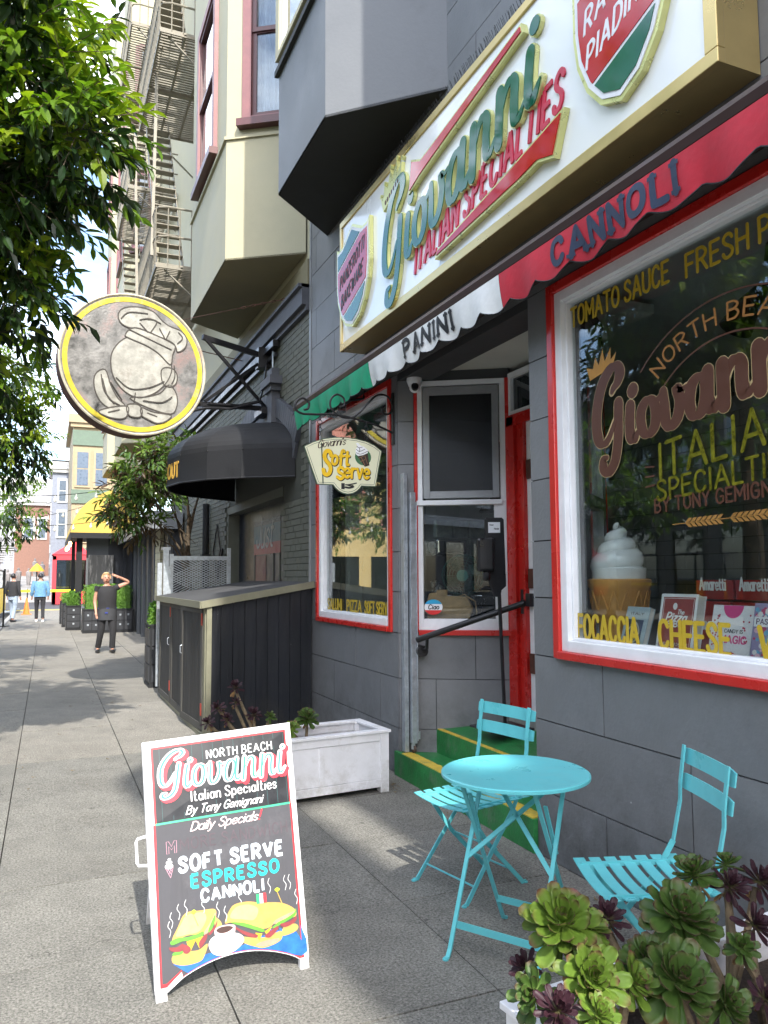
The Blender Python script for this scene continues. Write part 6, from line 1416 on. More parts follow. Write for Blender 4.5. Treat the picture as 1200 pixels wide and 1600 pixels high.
# bays with sash windows
ybays = [(8.44, 8.995, 11.42, 11.98), (22.2, 22.8, 25.3, 25.9), (28.0, 28.6, 31.0, 31.6)]
for k, (a, b, c, d) in enumerate(ybays):
    xo = 1.83 if k == 0 else 1.80; fl0 = math.hypot(D-xo, b-a)
    hl = [(0, fl0-.83+.02, fl0-.21-.02, z+.02, z+2.28) for z in (7.0, 10.85, 14.7)]+[(1, (c-b)/2-.62, (c-b)/2+.62, z+.02, z+2.28) for z in (7.0, 10.85, 14.7)]
    bay(yb, a, b, c, d, xo, 5.325, 21.9, X_['cream'], X_['creams'], holes=hl)
    nu = Vector((D-xo, a-b, 0)).normalized(); fl_ = math.hypot(D-xo, a-b)
    for z in ((7.0, 10.85, 14.7) if k == 0 else (7.0, 10.85, 14.7)):
        sash(yb, FR(Vector((xo, b, z))+nu*.21, nu), .62, 2.3, X_['pink'], X_['maroon'], X_['glassd'] if k else glass('clear_sash_glass', (.75, .8, .82), 1.6, base=.02) if 'clear_sash_glass' not in bpy.data.materials else bpy.data.materials['clear_sash_glass'])
        sash(yb, FR((xo-.003, (b+c)/2+.64, z), (0, -1, 0)), 1.28, 2.3, X_['pink'], X_['maroon'], X_['glassd'])
        m = MB(); m.box(xo-.03, xo, b-.02, c+.02, z-.20, z-.16); m.bar(Vector((xo-.012, b-.005, z-.18)), Vector((D, a-.012, z-.18)), .03, .04, (-nu.y, nu.x, 0)); m.build('string_moulding', X_['cream'], yb)
# fire escapes
fem = mat('cream_fire_escape_paint', (.22, .20, .155), .6, var=.18, scale=9, stain=(.20, .13, .08), stamt=.5, stscale=7)
def fire_escape(label, xo, y0, y1, zs, gap_=.075):
    t = thing('fire_escape', label, 'fire escape', (D, y0, zs[0]), 0, 'fire escapes on the cream building')
    for zi, z in enumerate(zs):
        m = MB(); y = y0+.05; nn = 0
        while y < y1-.03:
            if zi < len(zs) and nn < 100:
                s_ = MB(); s_.box(xo+.03-D, 0-.02, 0, .038, 0, .02); 
                o = s_.build('slat', fem, t, world=False) if not hasattr(fire_escape, 'sm_%d' % int(xo*100)) else None
                if o is None:
                    o = bpy.data.objects.new('slat', getattr(fire_escape, 'sm_%d' % int(xo*100))); C.objects.link(o); o.parent = t
                else: setattr(fire_escape, 'sm_%d' % int(xo*100), o.data)
                o.location = (0, y-y0, z-zs[0])
            y += gap_; nn += 1
        m = MB(); m.box(xo, xo+.03, y0, y1, z-.05, z+.03); m.box(xo+.03, D, y0, y0+.03, z-.05, z+.03); m.box(xo+.03, D, y1-.03, y1, z-.05, z+.03)
        for f in (.35, .68): m.box(xo+(D-xo)*f, xo+(D-xo)*f+.04, y0, y1, z-.03, z-.001)
        for yy in (y0+.5*(y1-y0), ): m.box(xo, D, yy, yy+.06, z-.09, z-.02)
        m.build('platform_frame', fem, t)
        m = MB(); r = .18
        for zz in (z+.5, z+1.0): m.tube([(D, y0, zz), (xo+r, y0, zz), (xo+.05, y0+.05, zz), (xo, y0+r, zz), (xo, y1-r, zz), (xo+.05, y1-.05, zz), (xo+r, y1, zz), (D, y1, zz)], .018, 6)
        n = int((y1-y0)/.16)
        for k in range(n+1): m.tube([(xo, y0+.04+(y1-y0-.08)*k/n, z), (xo, y0+.04+(y1-y0-.08)*k/n, z+1.0)], .010, 4)
        for k in range(1, 6): m.tube([(xo+(D-xo)*k/6, y0, z), (xo+(D-xo)*k/6, y0, z+1.0)], .010, 4); m.tube([(xo+(D-xo)*k/6, y1, z), (xo+(D-xo)*k/6, y1, z+1.0)], .010, 4)
        m.build('railing', fem, t)
        for yy in (y0+.1, y1-.1):
            m = MB(); m.bar((xo+.15, yy, z-.04), (D, yy, z-.9), .04, .02); m.build('brace', fem, t)
    for z0, z1 in zip(zs[:-1], zs[1:]):
        m = MB(); a, b = Vector((xo+.32, y0+.5, z0)), Vector((xo+.32, y1-.35, z1))
        for s_ in (-.22, .22): m.bar(a+Vector((s_, 0, 0)), b+Vector((s_, 0, 0)), .10, .015, (0, -.7, .7))
        n = 17
        for k in range(1, n): p = a.lerp(b, k/n); m.box(p.x-.22, p.x+.22, p.y-.09, p.y+.09, p.z-.008, p.z+.008)
        m.build('stair', fem, t)
    return t
f1 = fire_escape('pale slatted iron fire escape nearest the first cream bay', 1.50, 13.0, 16.3, [6.75, 10.85, 14.95])
f2 = fire_escape('pale slatted iron fire escape farther along the cream wall, left of the first', 1.50, 18.8, 22.0, [6.75, 10.85, 14.95], .095)
m = MB(); m.bar((1.47, 13.3, 7.0), (1.60, 14.2, 10.8), .05, .03); m.bar((1.44, 15.4, 7.0), (1.40, 16.0, 10.6), .05, .03); m.build('drop_ladder_rail', fem, f1)
# black half-dome canopy
cn_ = thing('dome_canopy', 'black faceted half dome canopy with yellow letters over the arched doorway', 'awning', (2.65, 10.45, 2.77))
fpn = [(2.65, 8.83), (2.09, 9.17), (1.74, 9.50), (1.49, 9.95), (1.40, 10.45), (1.49, 10.95), (1.74, 11.4), (2.09, 11.74), (2.65, 12.07)]
m = MB()
for a, b in zip(fpn[:-1], fpn[1:]): m.face([(a[0], a[1], 2.77), (b[0], b[1], 2.77), (b[0], b[1], 3.12), (a[0], a[1], 3.12)])
m.build('valance', X_['canvas'], cn_)
m = MB(); NR = 14
for k in range(NR):
    t0, t1 = PI/2*k/NR, PI/2*(k+1)/NR
    f = lambda p, t: (2.65+(p[0]-2.65)*math.cos(t), 10.45+(p[1]-10.45)*math.cos(t), 3.12+.52*math.sin(t))
    for a, b in zip(fpn[:-1], fpn[1:]): m.face([f(a, t0), f(b, t0), f(b, t1), f(a, t1)] if k < NR-1 else [f(a, t0), f(b, t0), f(a, t1)])
m.build('dome', X_['canvas'], cn_, smooth=True)
m = MB()
for a, b in zip(fpn[:-1], fpn[1:]): m.tube([(a[0], a[1], 2.775), (b[0], b[1], 2.775)], .012, 6); 
for a in fpn[1:-1]: m.tube([(a[0], a[1], 3.12), (2.65, a[1], 3.10)], .012, 6)
m.build('canopy_frame', X_['iron'], cn_)
m = MB(); fa, fb_ = Vector((1.40, 10.45, 2.85)), Vector((1.49, 9.95, 2.85)); lf = FR(fa, fb_-fa)
text(m, 'OUT', lf, .05, .02, .17, tw=.40, wd=.22, gap=.24, d0=.002, d1=.006); fa2 = Vector((1.49, 10.95, 2.87)); lf2 = FR(fa2, fa-fa2); text(m, 'TAKE-', lf2, .0, .0, .17, tw=.50, wd=.22, gap=.24, d0=.002, d1=.006)
m.build('canopy_letters', mat('canopy_yellow', (.72, .42, .06), .5), cn_)
for y in (9.85, 10.15):
    t = thing('wall_lamp', 'grey box lamp on the wall above the black canopy, %s of the pair' % ('near one' if y < 10 else 'far one'), 'lamp', (2.5, y+2.2, 3.6)); m = MB(); m.box(2.48, 2.64, y+2.1, y+2.3, 3.5, 3.65); m.build('housing', X_['galv'], t, bevel=.01)
# bin enclosure
be = thing('bin_enclosure', 'large black boarded bin enclosure with weathered doors and a sloping top', 'enclosure', (2.05, 9.5, 0))
zt = lambda x: 1.36+(x-1.46)*.155
fpx = [(1.50, 7.97), (2.63, 8.14), (2.63, 11.05), (1.44, 11.05)]
nb = 9
for k in range(nb):
    a = Vector((1.50, 7.97)).lerp(Vector((2.63, 8.14)), k/nb); b = Vector((1.50, 7.97)).lerp(Vector((2.63, 8.14)), (k+1)/nb)
    m = MB(); e_ = (b-a).normalized()*.0025; a2, b2 = a+e_, b-e_; d_ = Vector((-.15, 1)).normalized()*.02
    q = [(a2.x, a2.y), (b2.x, b2.y), (b2.x+d_.x, b2.y+d_.y), (a2.x+d_.x, a2.y+d_.y)]
    for (z0, z1a, z1b) in ((.03, zt(a2.x)-.05, zt(b2.x)-.05),):
        vs = [(q[0][0], q[0][1], z0), (q[1][0], q[1][1], z0), (q[1][0], q[1][1], z1b), (q[0][0], q[0][1], z1a)]; vs2 = [(q[3][0], q[3][1], z0), (q[2][0], q[2][1], z0), (q[2][0], q[2][1], z1b), (q[3][0], q[3][1], z1a)]
        m.face(vs); m.face(vs2[::-1])
        for i in range(4): j = (i+1) % 4; m.face([vs[j], vs[i], vs2[i], vs2[j]])
    m.build('board', X_['woodb'], be)
m = MB(); m.box(1.52, 2.6, 8.2, 11.0, .05, 1.25); m.build('inner_body', X_['blackm'], be)
m = MB(); vs = [(1.42, 7.92, zt(1.42)), (2.64, 8.09, zt(2.64)), (2.64, 11.1, zt(2.64)), (1.38, 11.1, zt(1.38))]; vb = [(x, y, z-.025) for x, y, z in vs]
m.face(vs); m.face(vb[::-1])
for i in range(4): j = (i+1) % 4; m.face([vb[i], vb[j], vs[j], vs[i]])
m.build('lid', mat('grey_lid_felt', (.055, .055, .056), .75, var=.3, scale=4, stain=(.05, .05, .05)), be)
m = MB(); m.bar((1.41, 7.915, zt(1.41)-.03), (2.645, 8.085, zt(2.645)-.03), .07, .02, (0, 0, 1)); m.bar((1.41, 7.92, zt(1.41)-.03), (1.37, 11.1, zt(1.37)-.03), .07, .02, (0, 0, 1)); m.build('lid_edge', X_['olivet'], be)
m = MB(); m.box(1.475, 1.525, 7.94, 7.985, 0, 1.31); m.box(1.465, 1.50, 7.985, 8.08, 0, 1.31); m.build('corner_post', X_['olivet'], be)
for k, (y0, y1, x0, x1) in enumerate(((8.1, 9.02, 1.47, 1.40), (9.05, 10.0, 1.44, 1.43), (10.04, 11.0, 1.43, 1.42))):
    a, b = Vector((x0, y0, .06)), Vector((x1, y1, .06)); f = FR(b, a-b); L_ = (b-a).length; hh = 1.24
    m = MB(); m.fbox(f, 0, .07, 0, hh, -.02, .012); m.fbox(f, L_-.07, L_, 0, hh, -.02, .012); m.fbox(f, .07, L_-.07, 0, .07, -.02, .012); m.fbox(f, .07, L_-.07, hh-.07, hh, -.02, .012)
    dd = m.build('door', mat('door_trim_weathered', (.055, .053, .047), .7, var=.3, scale=12, streak=True) if k == 0 else bpy.data.materials['door_trim_weathered'], be)
    for j in range(5): m = MB(); w2 = (L_-.14)/5; m.fbox(f, .07+w2*j+.002, .07+w2*(j+1)-.002, .07, hh-.07, -.02, 0); m.build('board', X_['woodg'], dd)
    m = MB(); m.tube([f(L_-.10 if k else .06, .70, .012), f(L_-.10 if k else .06, .71, .03), f(L_-.10 if k else .06, .78, .03), f(L_-.10 if k else .06, .79, .012)], .005, 6); m.build('pull', X_['galv'], dd)
    for z in (.15, 1.05): m = MB(); m.fbox(f, L_-.03, L_+.005, z, z+.12, .012, .018); m.build('hinge', mat('red_hinge', (.4, .04, .02), .5) if 'red_hinge' not in bpy.data.materials else bpy.data.materials['red_hinge'], dd)
m = MB(); m.box(1.44, 1.50, 8.0, 11.05, 0, .05); m.box(1.47, 2.62, 8.0, 8.2, 0, .03); m.build('plinth', X_['olivet'], be)
# folding mesh gate and white gate post behind the enclosure
mg = thing('mesh_gate', 'grey steel gate with expanded mesh standing behind the bin enclosure', 'gate', (2.0, 11.5, 0))
m = MB(); gx0, gx1, gy = 1.60, 2.47, 11.5
for a, b, c, d in ((gx0, gx0+.05, .1, 1.93), (gx1-.05, gx1, .1, 2.02), (gx0+.05, gx1-.05, 1.84, 1.90), (gx0+.05, gx1-.05, .1, .16), (gx0+.05, gx1-.05, 1.30, 1.34)): m.box(a, b, gy-.02, gy+.02, c, d)
m.build('frame', X_['galv'], mg)
m = MB(); fr = FR((gx0+.05, gy, 1.34), (1, 0, 0)); W_ = gx1-gx0-.1
for k in range(-8, 20):
    for s_ in (1, -1):
        for j in range(8):
            pass
    x = k*.07
    for s_ in (1, -1):
        p0 = Vector((x, 0 if s_ > 0 else .5)); p1 = p0+Vector((1.0, .5*s_)); t0 = max(0, -p0.x); t1 = min(1, W_-p0.x)
        if t1 > t0: a, b = p0.lerp(p1, t0), p0.lerp(p1, t1); m.bar(fr(a.x, a.y), fr(b.x, b.y), .008, .006, (0, 0, 1))
tag(m.build('mesh', X_['galv'], mg), kind='stuff')
t = thing('gate_post', 'pale grey gate post and leaf beside the mesh gate', 'gate', (1.5, 11.3, 0))
m = MB(); m.box(1.49, 1.56, 11.3, 11.4, 0, 1.98); m.box(1.47, 1.58, 11.28, 11.42, 1.98, 2.02); m.build('post', X_['galv'], t); m = MB(); m.box(1.41, 1.47, 11.3, 11.36, .1, 1.80); m.box(1.56, 1.60, 11.33, 11.37, .1, 1.75); m.build('leaf_frame', X_['galv'], t)
# drain pipe and ornament on the wall beyond the doorway
t = thing('drain_pipe', 'dark drain pipe on the wall left of the arched doorway', 'pipe', (2.6, 13.6, 0)); m = MB(); m.tube([(2.58, 14.1, 0), (2.58, 14.1, 2.9)], .06, 10); m.box(2.5, 2.65, 14.0, 14.2, 1.9, 2.0); m.build('pipe', X_['blackm'], t)
t = thing('wall_ornament', 'dark diamond shaped ornament on the wall left of the doorway', 'ornament', (2.6, 13.2, 2.0)); m = MB(); f = FR((2.64, 13.35, 2.05), (0, -1, 0)); ribbon(m, [Vector(p) for p in ((0, -.42), (.3, 0), (0, .42), (-.3, 0))], .03, f, 0, .02, closed=True); ribbon(m, [Vector((.1, -.5)), Vector((.5, 0))], .03, f, 0, .03); m.build('diamond', X_['iron'], t)

# ------------------------------------------------------------------ round projecting sign on its truss
rs = thing('round_sign', 'big weathered round sign with a chef hat emblem and yellow rim projecting over the pavement', 'sign', (.88, 9.75, 4.15))
RC = Vector((.905, 9.75, 4.17)); rfr = FR(RC, (1, .10, 0), (-.03, .0, 1)); RR = .855
rust = mat('rusted_metal', (.13, .06, .045), .7, metal=.3, var=.35, scale=14, bump=.4, bscale=60)
m = MB(); m.prism([(RR*math.cos(k*PI/32), RR*math.sin(k*PI/32)) for k in range(64)], rfr, -.34, -.012); m.build('drum', rust, rs)
silver = mat('worn_silver_face', (.19, .187, .18), .42, metal=.35, var=.45, scale=6, bump=.3, bscale=40, stain=(.24, .10, .085), stamt=.6, stscale=3.0)
m = MB(); m.prism([(RR*.985*math.cos(k*PI/32), RR*.985*math.sin(k*PI/32)) for k in range(64)], rfr, -.012, 0); m.build('face', silver, rs)
m = MB(); ribbon(m, [Vector((RR*.93*math.cos(k*PI/40), RR*.93*math.sin(k*PI/40))) for k in range(80)], .058, rfr, 0, .004, closed=True); m.build('rim_band', mat('faded_yellow_paint', (.50, .40, .02), .5, var=.12, stain=(.55, .48, .30), stamt=.6, stscale=4), rs)
m = MB(); m.tube([rfr(RR*1.0*math.cos(k*PI/32), RR*1.0*math.sin(k*PI/32), 0) for k in range(65)], .016, 6, cap=False); m.build('rim', mat('pale_rim_paint', (.50, .46, .36), .5, stain=(.2, .1, .07), stamt=.7), rs)
# emblem: hat, plain oval, neckerchief; worn cream with dark outline, raised
def q7(px, py): return ((px-600)/545*RR, -(py-585)/520*RR)
cw = mat('worn_cream_paint', (.33, .325, .29), .45, var=.3, scale=6, bump=.2, bscale=40, stain=(.15, .12, .10), stamt=.7, stscale=3.5, metal=.1); dk = mat('dark_outline_paint', (.05, .042, .035), .5, var=.2)
shapes = {
 'hat_crown': [(480, 225), (520, 175), (620, 150), (740, 165), (810, 225), (870, 260), (960, 285), (1005, 340), (990, 410), (930, 450), (905, 400), (780, 350), (640, 310), (560, 315), (495, 285)],
 'hat_band': [(600, 310), (760, 345), (905, 395), (890, 480), (870, 555), (780, 480), (680, 430), (560, 395), (530, 370)],
 'head': [(500, 420), (600, 380), (800, 440), (880, 560), (860, 660), (800, 740), (720, 800), (620, 830), (530, 800), (460, 730), (425, 640), (430, 520)],
 'ear': [(800, 610), (840, 580), (900, 590), (925, 640), (910, 700), (860, 725), (810, 700)],
 'shoulder': [(380, 650), (310, 690), (300, 780), (340, 880), (420, 930), (520, 900), (470, 850), (420, 760)],
 'shoulder_right': [(860, 710), (915, 770), (920, 860), (870, 930), (700, 900), (560, 840), (680, 820), (790, 780)],
 'knot': [(545, 890), (620, 885), (650, 930), (630, 975), (560, 975), (535, 935)],
 'scarf_left': [(540, 905), (430, 920), (330, 960), (400, 995), (500, 1000), (540, 965)],
 'scarf_right': [(645, 905), (740, 930), (870, 940), (830, 990), (760, 1010), (690, 985), (645, 960)]}
order_ = ['shoulder_right', 'shoulder', 'head', 'ear', 'hat_crown', 'hat_band', 'scarf_left', 'scarf_right', 'knot']
for nm in order_:
    pts = shapes[nm]; P_ = sm([q7(*p) for p in pts], 4); k = order_.index(nm)*2.2
    m = MB(); m.prism(P_, rfr, 0, .003+.0006*k); m.build('emblem_'+nm, cw, rs)
    m = MB(); ribbon(m, [Vector(p) for p in P_], .014, rfr, .0, .006+.0006*k, closed=True); 
    m.build('emblem_outline', dk, rs)
m = MB()
for pts in (((640, 270), (700, 330)), ((700, 230), (770, 240), (720, 330)), ((790, 290), (830, 360)), ((870, 300), (840, 365)), ((940, 300), (970, 340), (930, 385)), ((640, 245), (720, 225), (800, 250)), ((360, 720), (400, 850), (480, 900)), ((420, 740), (500, 860)), ((880, 800), (800, 850), (660, 850)), ((400, 960), (480, 935)), ((690, 940), (760, 960)), ((460, 700), (560, 770), (700, 750), (820, 690)), ((350, 690), (370, 800), (440, 890)), ((560, 330), (880, 440)), ((590, 865), (600, 800)), ((500, 255), (560, 200), (700, 190)), ((900, 560), (905, 640), (880, 700))):
    ribbon(m, crom([q7(*p) for p in pts], 5), .012, rfr, .012, .018)
m.build('emblem_lines', dk, rs)
# truss
tr_ = thing('sign_truss', 'black steel truss bracket carrying the round sign from the brick wall', 'bracket', (2.2, 10, 4.1))
for name, a, b, r in (('beam', (1.72, 9.8, 4.62), (2.62, 10.05, 4.52), .05), ('beam', (1.70, 9.8, 3.76), (2.62, 10.05, 3.82), .045), ('diagonal', (1.76, 9.8, 4.60), (2.60, 10.05, 3.84), .03), ('diagonal', (1.76, 9.8, 3.80), (2.60, 10.05, 4.50), .03), ('post', (1.78, 9.8, 3.78), (1.78, 9.8, 4.62), .04)):
    m = MB(); m.bar(a, b, r*1.3, r, (0, 0, 1)); m.build(name, X_['black'], tr_)
m = MB(); m.box(2.55, 2.64, 9.5, 16.5, 4.52, 4.60); m.box(2.60, 2.64, 9.6, 16.5, 4.42, 4.47); m.build('wall_beam', X_['black'], tr_)
m = MB(); m.box(2.50, 2.64, 9.86, 10.24, 3.72, 3.80); m.box(2.48, 2.64, 9.95, 10.12, 4.35, 4.62); m.build('wall_bracket', X_['black'], tr_)
m = MB(); m.tube([(2.60, 9.95, 4.45), (2.56, 9.85, 4.35), (2.54, 9.9, 4.1), (2.5, 9.95, 3.9), (2.2, 9.9, 3.80), (1.8, 9.8, 3.77), (1.6, 9.9, 3.74)], .014, 6); m.tube([(2.5, 9.9, 3.88), (2.1, 9.85, 3.74), (1.75, 9.75, 3.70), (1.55, 9.9, 3.66)], .018, 6); m.build('cable', X_['black'], tr_)
t = thing('conduit_box', 'grey electrical box on the brick wall right of the truss', 'box', (2.6, 9.7, 4.1)); m = MB(); m.box(2.56, 2.64, 9.62, 9.74, 4.05, 4.25); m.build('box', X_['galv'], t, bevel=.008)
m = MB(); m.tube([(2.60, 9.68, 4.25), (2.60, 9.68, 4.50)], .012, 6); m.tube([(2.60, 9.68, 4.05), (2.60, 9.72, 3.90)], .012, 6); m.build('conduit', X_['galv'], t)
t = thing('guy_chain', 'rusty chain and wire stay running from the wall under the cream bay', 'chain', (2.6, 9.0, 4.9))
m = MB(); p0, p1 = Vector((2.63, 8.95, 4.97)), Vector((1.2, 10.1, 4.80))
for k in range(11): c = p0.lerp(p1, .02+k*.036); fr = FR(c, (p1-p0), (0, 0, 1) if k % 2 else (0, 1, .2)); m.tube([fr(.03*math.cos(j*PI/4), .012*math.sin(j*PI/4)) for j in range(9)], .005, 4, cap=False)
m.build('links', rust, t); m = MB(); m.tube([p0.lerp(p1, .4), p1, (1.0, 10.3, 4.6)], .003, 4); m.tube([(2.62, 11.2, 4.75), (2.0, 11.4, 4.9), (1.6, 11.6, 5.2)], .007, 4); m.build('wire', rust, t)
m = MB(); m.box(2.62, 2.65, 8.88, 9.0, 4.93, 5.02); m.build('eye_plate', rust, t)

# ------------------------------------------------------------------ trees
random.seed(21)
barkm = mat('bark', (.10, .075, .05), .9, var=.35, scale=14, bump=1, bscale=40)
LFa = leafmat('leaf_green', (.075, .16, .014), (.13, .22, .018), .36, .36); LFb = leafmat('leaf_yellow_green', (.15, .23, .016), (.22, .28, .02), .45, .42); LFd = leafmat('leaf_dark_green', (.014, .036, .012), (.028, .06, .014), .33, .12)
def leafgeo(L=.11, W=.042, mt=None):
    m = MB(); m.v = [(0, 0, 0), (L*.35, W/2, .008), (L*.7, W*.4, 0), (L, 0, -.02), (L*.7, -W*.4, 0), (L*.35, -W/2, .008), (L*.35, 0, -.004), (L*.7, 0, -.010)]
    m.f = [(0, 6, 1), (0, 5, 6), (6, 7, 2, 1), (6, 5, 4, 7), (7, 3, 2), (7, 4, 3)]; m.m = [0]*6
    return m
def tree(label, base, top, limbs, clusters, leafL, nleaf, mats3, indiv=0, trunk_r=.11, rnd=1.0, region=None, cat='tree', name='street_tree', droop=.35, lrat=.38):
    t = thing(name, label, cat, base)
    m = MB(); b, tp = Vector(base), Vector(top); m.tube([b+Vector((0, 0, -.1)), b.lerp(tp, .3)+Vector((.04, .03, 0)), b.lerp(tp, .7)+Vector((-.04, .02, 0)), tp], [trunk_r*1.2, trunk_r, trunk_r*.8, trunk_r*.6], 12); m.build('trunk', barkm, t, smooth=True)
    for a, c in limbs:
        m = MB(); a, c = Vector(a), Vector(c); md = a.lerp(c, .5)+Vector((random.uniform(-.15, .15), random.uniform(-.15, .15), random.uniform(-.05, .2)))
        m.tube([a, a.lerp(md, .5)+Vector((0, 0, .05)), md, c], [trunk_r*.5, trunk_r*.36, trunk_r*.24, trunk_r*.08], 7)
        for k in range(5):
            p = md.lerp(c, random.random()); m.tube([p, p+Vector((random.uniform(-.5, .5), random.uniform(-.5, .5), random.uniform(-.3, .4)))], [.012, .004], 4)
        m.build('limb', barkm, t, smooth=True)
    # leaf sprays: twig with leaves around it
    ms_ = [MB(), MB(), MB()]; lg = leafgeo(leafL, leafL*lrat); single = []; tot = 0
    twig = MB()
    for ci, (c, r, w_) in enumerate(clusters):
        c = Vector(c); ns = int(nleaf*w_/9)
        for k in range(ns):
            d = Vector((random.gauss(0, 1), random.gauss(0, 1), random.gauss(0, 1))).normalized(); rr = random.random()**.45
            p = c+Vector((d.x*r[0], d.y*r[1], d.z*r[2]))*rr
            ax = (d+Vector((random.uniform(-.6, .6), random.uniform(-.6, .6), random.uniform(-.7, .3)-droop*.5))).normalized(); L_ = leafL*random.uniform(1.4, 2.6)
            lit_tone = random.random()+.5*(rr-.7)+.42*d.z-.18*d.y  # sun and shade put into leaf colour: lighter outside, on top and sunward
            mi = 1 if lit_tone > .82 else (0 if lit_tone > .40 else 2)
            sd_ = ax.orthogonal().normalized(); sd2 = ax.cross(sd_)
            nl = random.randint(6, 11)
            twig.bar(p-ax*.05, p+ax*L_*.9, .004, .004)
            for q in range(nl):
                f = q/nl; an = q*2.4+random.random(); o_ = p+ax*L_*f
                dr_ = (ax*(.55+.5*f)+(sd_*math.cos(an)+sd2*math.sin(an))*(.9-.4*f)+Vector((0, 0, -droop))).normalized()
                nn = (Vector((0, 0, 1))+Vector((random.uniform(-.5, .5), random.uniform(-.5, .5), 0))); sv = nn.cross(dr_).normalized(); nv = dr_.cross(sv); s_ = random.uniform(.75, 1.2)
                tot += 1
                if indiv and len(single) < indiv*6 and (region is None or region(o_)): single.append((o_, dr_, sv, nv, s_, mi)); continue
                M_ = ms_[mi]; i = len(M_.v)
                for x, y, z in lg.v: v_ = o_+(dr_*x+sv*y+nv*z)*s_; M_.v.append((v_.x, v_.y, v_.z))
                for fc in lg.f: M_.f.append(tuple(i+w2 for w2 in fc)); M_.m.append(0)
    random.shuffle(single)
    if indiv:
        lm = []
        for j in range(3):
            me = bpy.data.meshes.new('leaf'); me.from_pydata(lg.v, [], lg.f); me.materials.append(mats3[j]); lm.append(me)
        off = Vector(base)
        for (o_, dr_, sv, nv, s_, mi) in single[:indiv]:
            o = bpy.data.objects.new('leaf', lm[mi]); C.objects.link(o); o.parent = t
            M4 = Matrix((dr_*s_, sv*s_, nv*s_)).transposed().to_4x4(); M4.translation = o_-off; o.matrix_local = M4
        for (o_, dr_, sv, nv, s_, mi) in single[indiv:]:
            M_ = ms_[mi]; i = len(M_.v)
            for x, y, z in lg.v: v_ = o_+(dr_*x+sv*y+nv*z)*s_; M_.v.append((v_.x, v_.y, v_.z))
            for fc in lg.f: M_.f.append(tuple(i+w2 for w2 in fc)); M_.m.append(0)
    for j in range(3):
        if ms_[j].v: tag(ms_[j].build('foliage', mats3[j], t), kind='stuff')
    tag(twig.build('twigs', barkm, t), kind='stuff')
    return t
# near tree: hangs over the pavement at the upper left
near_cl = [((-.9, 6.3, 5.6), (1.0, 1.3, .8), 1.5), ((-.35, 6.0, 5.1), (.62, 1.0, .50), 1.1), ((-.02, 5.9, 4.65), (.42, .75, .34), .55), ((-.45, 6.2, 4.35), (.60, .9, .45), .9), ((-.9, 6.6, 4.2), (.75, 1.0, .55), .9), ((-.35, 6.6, 3.75), (.40, .7, .35), .42), ((-.75, 6.8, 3.3), (.45, .6, .35), .35), ((-1.5, 5.2, 5.0), (1.0, 1.2, .9), .9), ((-2.4, 6.4, 5.2), (1.0, 1.2, 1.0), .8), ((-1.9, 7.4, 4.8), (1.0, 1.0, 1.0), .8), ((-.1, 6.5, 5.75), (.42, .7, .32), .24), ((-.30, 5.2, 5.6), (.35, .55, .25), .2)]
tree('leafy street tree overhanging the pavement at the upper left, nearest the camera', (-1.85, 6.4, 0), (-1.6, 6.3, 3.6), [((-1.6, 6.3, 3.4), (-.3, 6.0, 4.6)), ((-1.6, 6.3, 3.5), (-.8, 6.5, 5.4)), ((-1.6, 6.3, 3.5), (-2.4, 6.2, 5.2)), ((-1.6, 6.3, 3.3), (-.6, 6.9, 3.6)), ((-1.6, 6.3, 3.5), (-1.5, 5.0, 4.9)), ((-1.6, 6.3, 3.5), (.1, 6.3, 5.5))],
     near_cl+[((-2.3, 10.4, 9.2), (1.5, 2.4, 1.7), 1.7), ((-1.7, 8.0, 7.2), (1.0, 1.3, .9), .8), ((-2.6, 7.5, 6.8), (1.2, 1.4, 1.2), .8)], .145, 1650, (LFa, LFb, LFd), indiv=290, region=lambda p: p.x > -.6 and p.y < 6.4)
far_cl = [((-1.6, 14.5, 4.6), (1.3, 1.6, 1.1), 1.4), ((-.75, 14.5, 3.95), (.8, 1.2, .75), .8), ((-1.9, 15, 3.4), (1.2, 1.4, .6), .9), ((-2.6, 14, 5.2), (1.2, 1.4, 1.1), .8), ((-.65, 14.2, 4.9), (.65, 1.0, .6), .5)]
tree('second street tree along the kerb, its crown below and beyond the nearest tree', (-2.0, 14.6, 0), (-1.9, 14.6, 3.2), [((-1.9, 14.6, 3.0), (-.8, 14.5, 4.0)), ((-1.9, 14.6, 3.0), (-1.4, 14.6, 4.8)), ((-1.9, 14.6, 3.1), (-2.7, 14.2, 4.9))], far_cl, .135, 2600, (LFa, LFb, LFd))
far2 = [((-2.2, 25, 4.4), (1.9, 2.0, 1.6), 1.3), ((-1.3, 25, 3.4), (1.2, 1.6, .8), .9), ((-3.2, 25, 3.6), (1.2, 1.5, 1.0), .5)]
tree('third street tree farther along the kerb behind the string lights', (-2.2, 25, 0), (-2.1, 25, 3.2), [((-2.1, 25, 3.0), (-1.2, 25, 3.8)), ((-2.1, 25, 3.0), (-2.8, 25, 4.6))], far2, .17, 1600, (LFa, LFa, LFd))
# tree on this side behind the camera's left, mirrored in the display window
beh = [((-2.2, 2.6, 4.4), (1.2, 1.3, 1.1), 1.2), ((-2.6, 1.4, 3.6), (1.1, 1.0, .8), .8), ((-1.9, 3.6, 3.8), (.9, .9, .8), .8)]
tree('street tree at the kerb left of the camera, seen mirrored in the display window', (-2.4, 2.4, 0), (-2.3, 2.4, 3.0), [((-2.3, 2.4, 2.9), (-1.9, 3.2, 4.0)), ((-2.3, 2.4, 2.9), (-2.6, 1.6, 4.0))], beh, .125, 1900, (LFa, LFb, LFd))
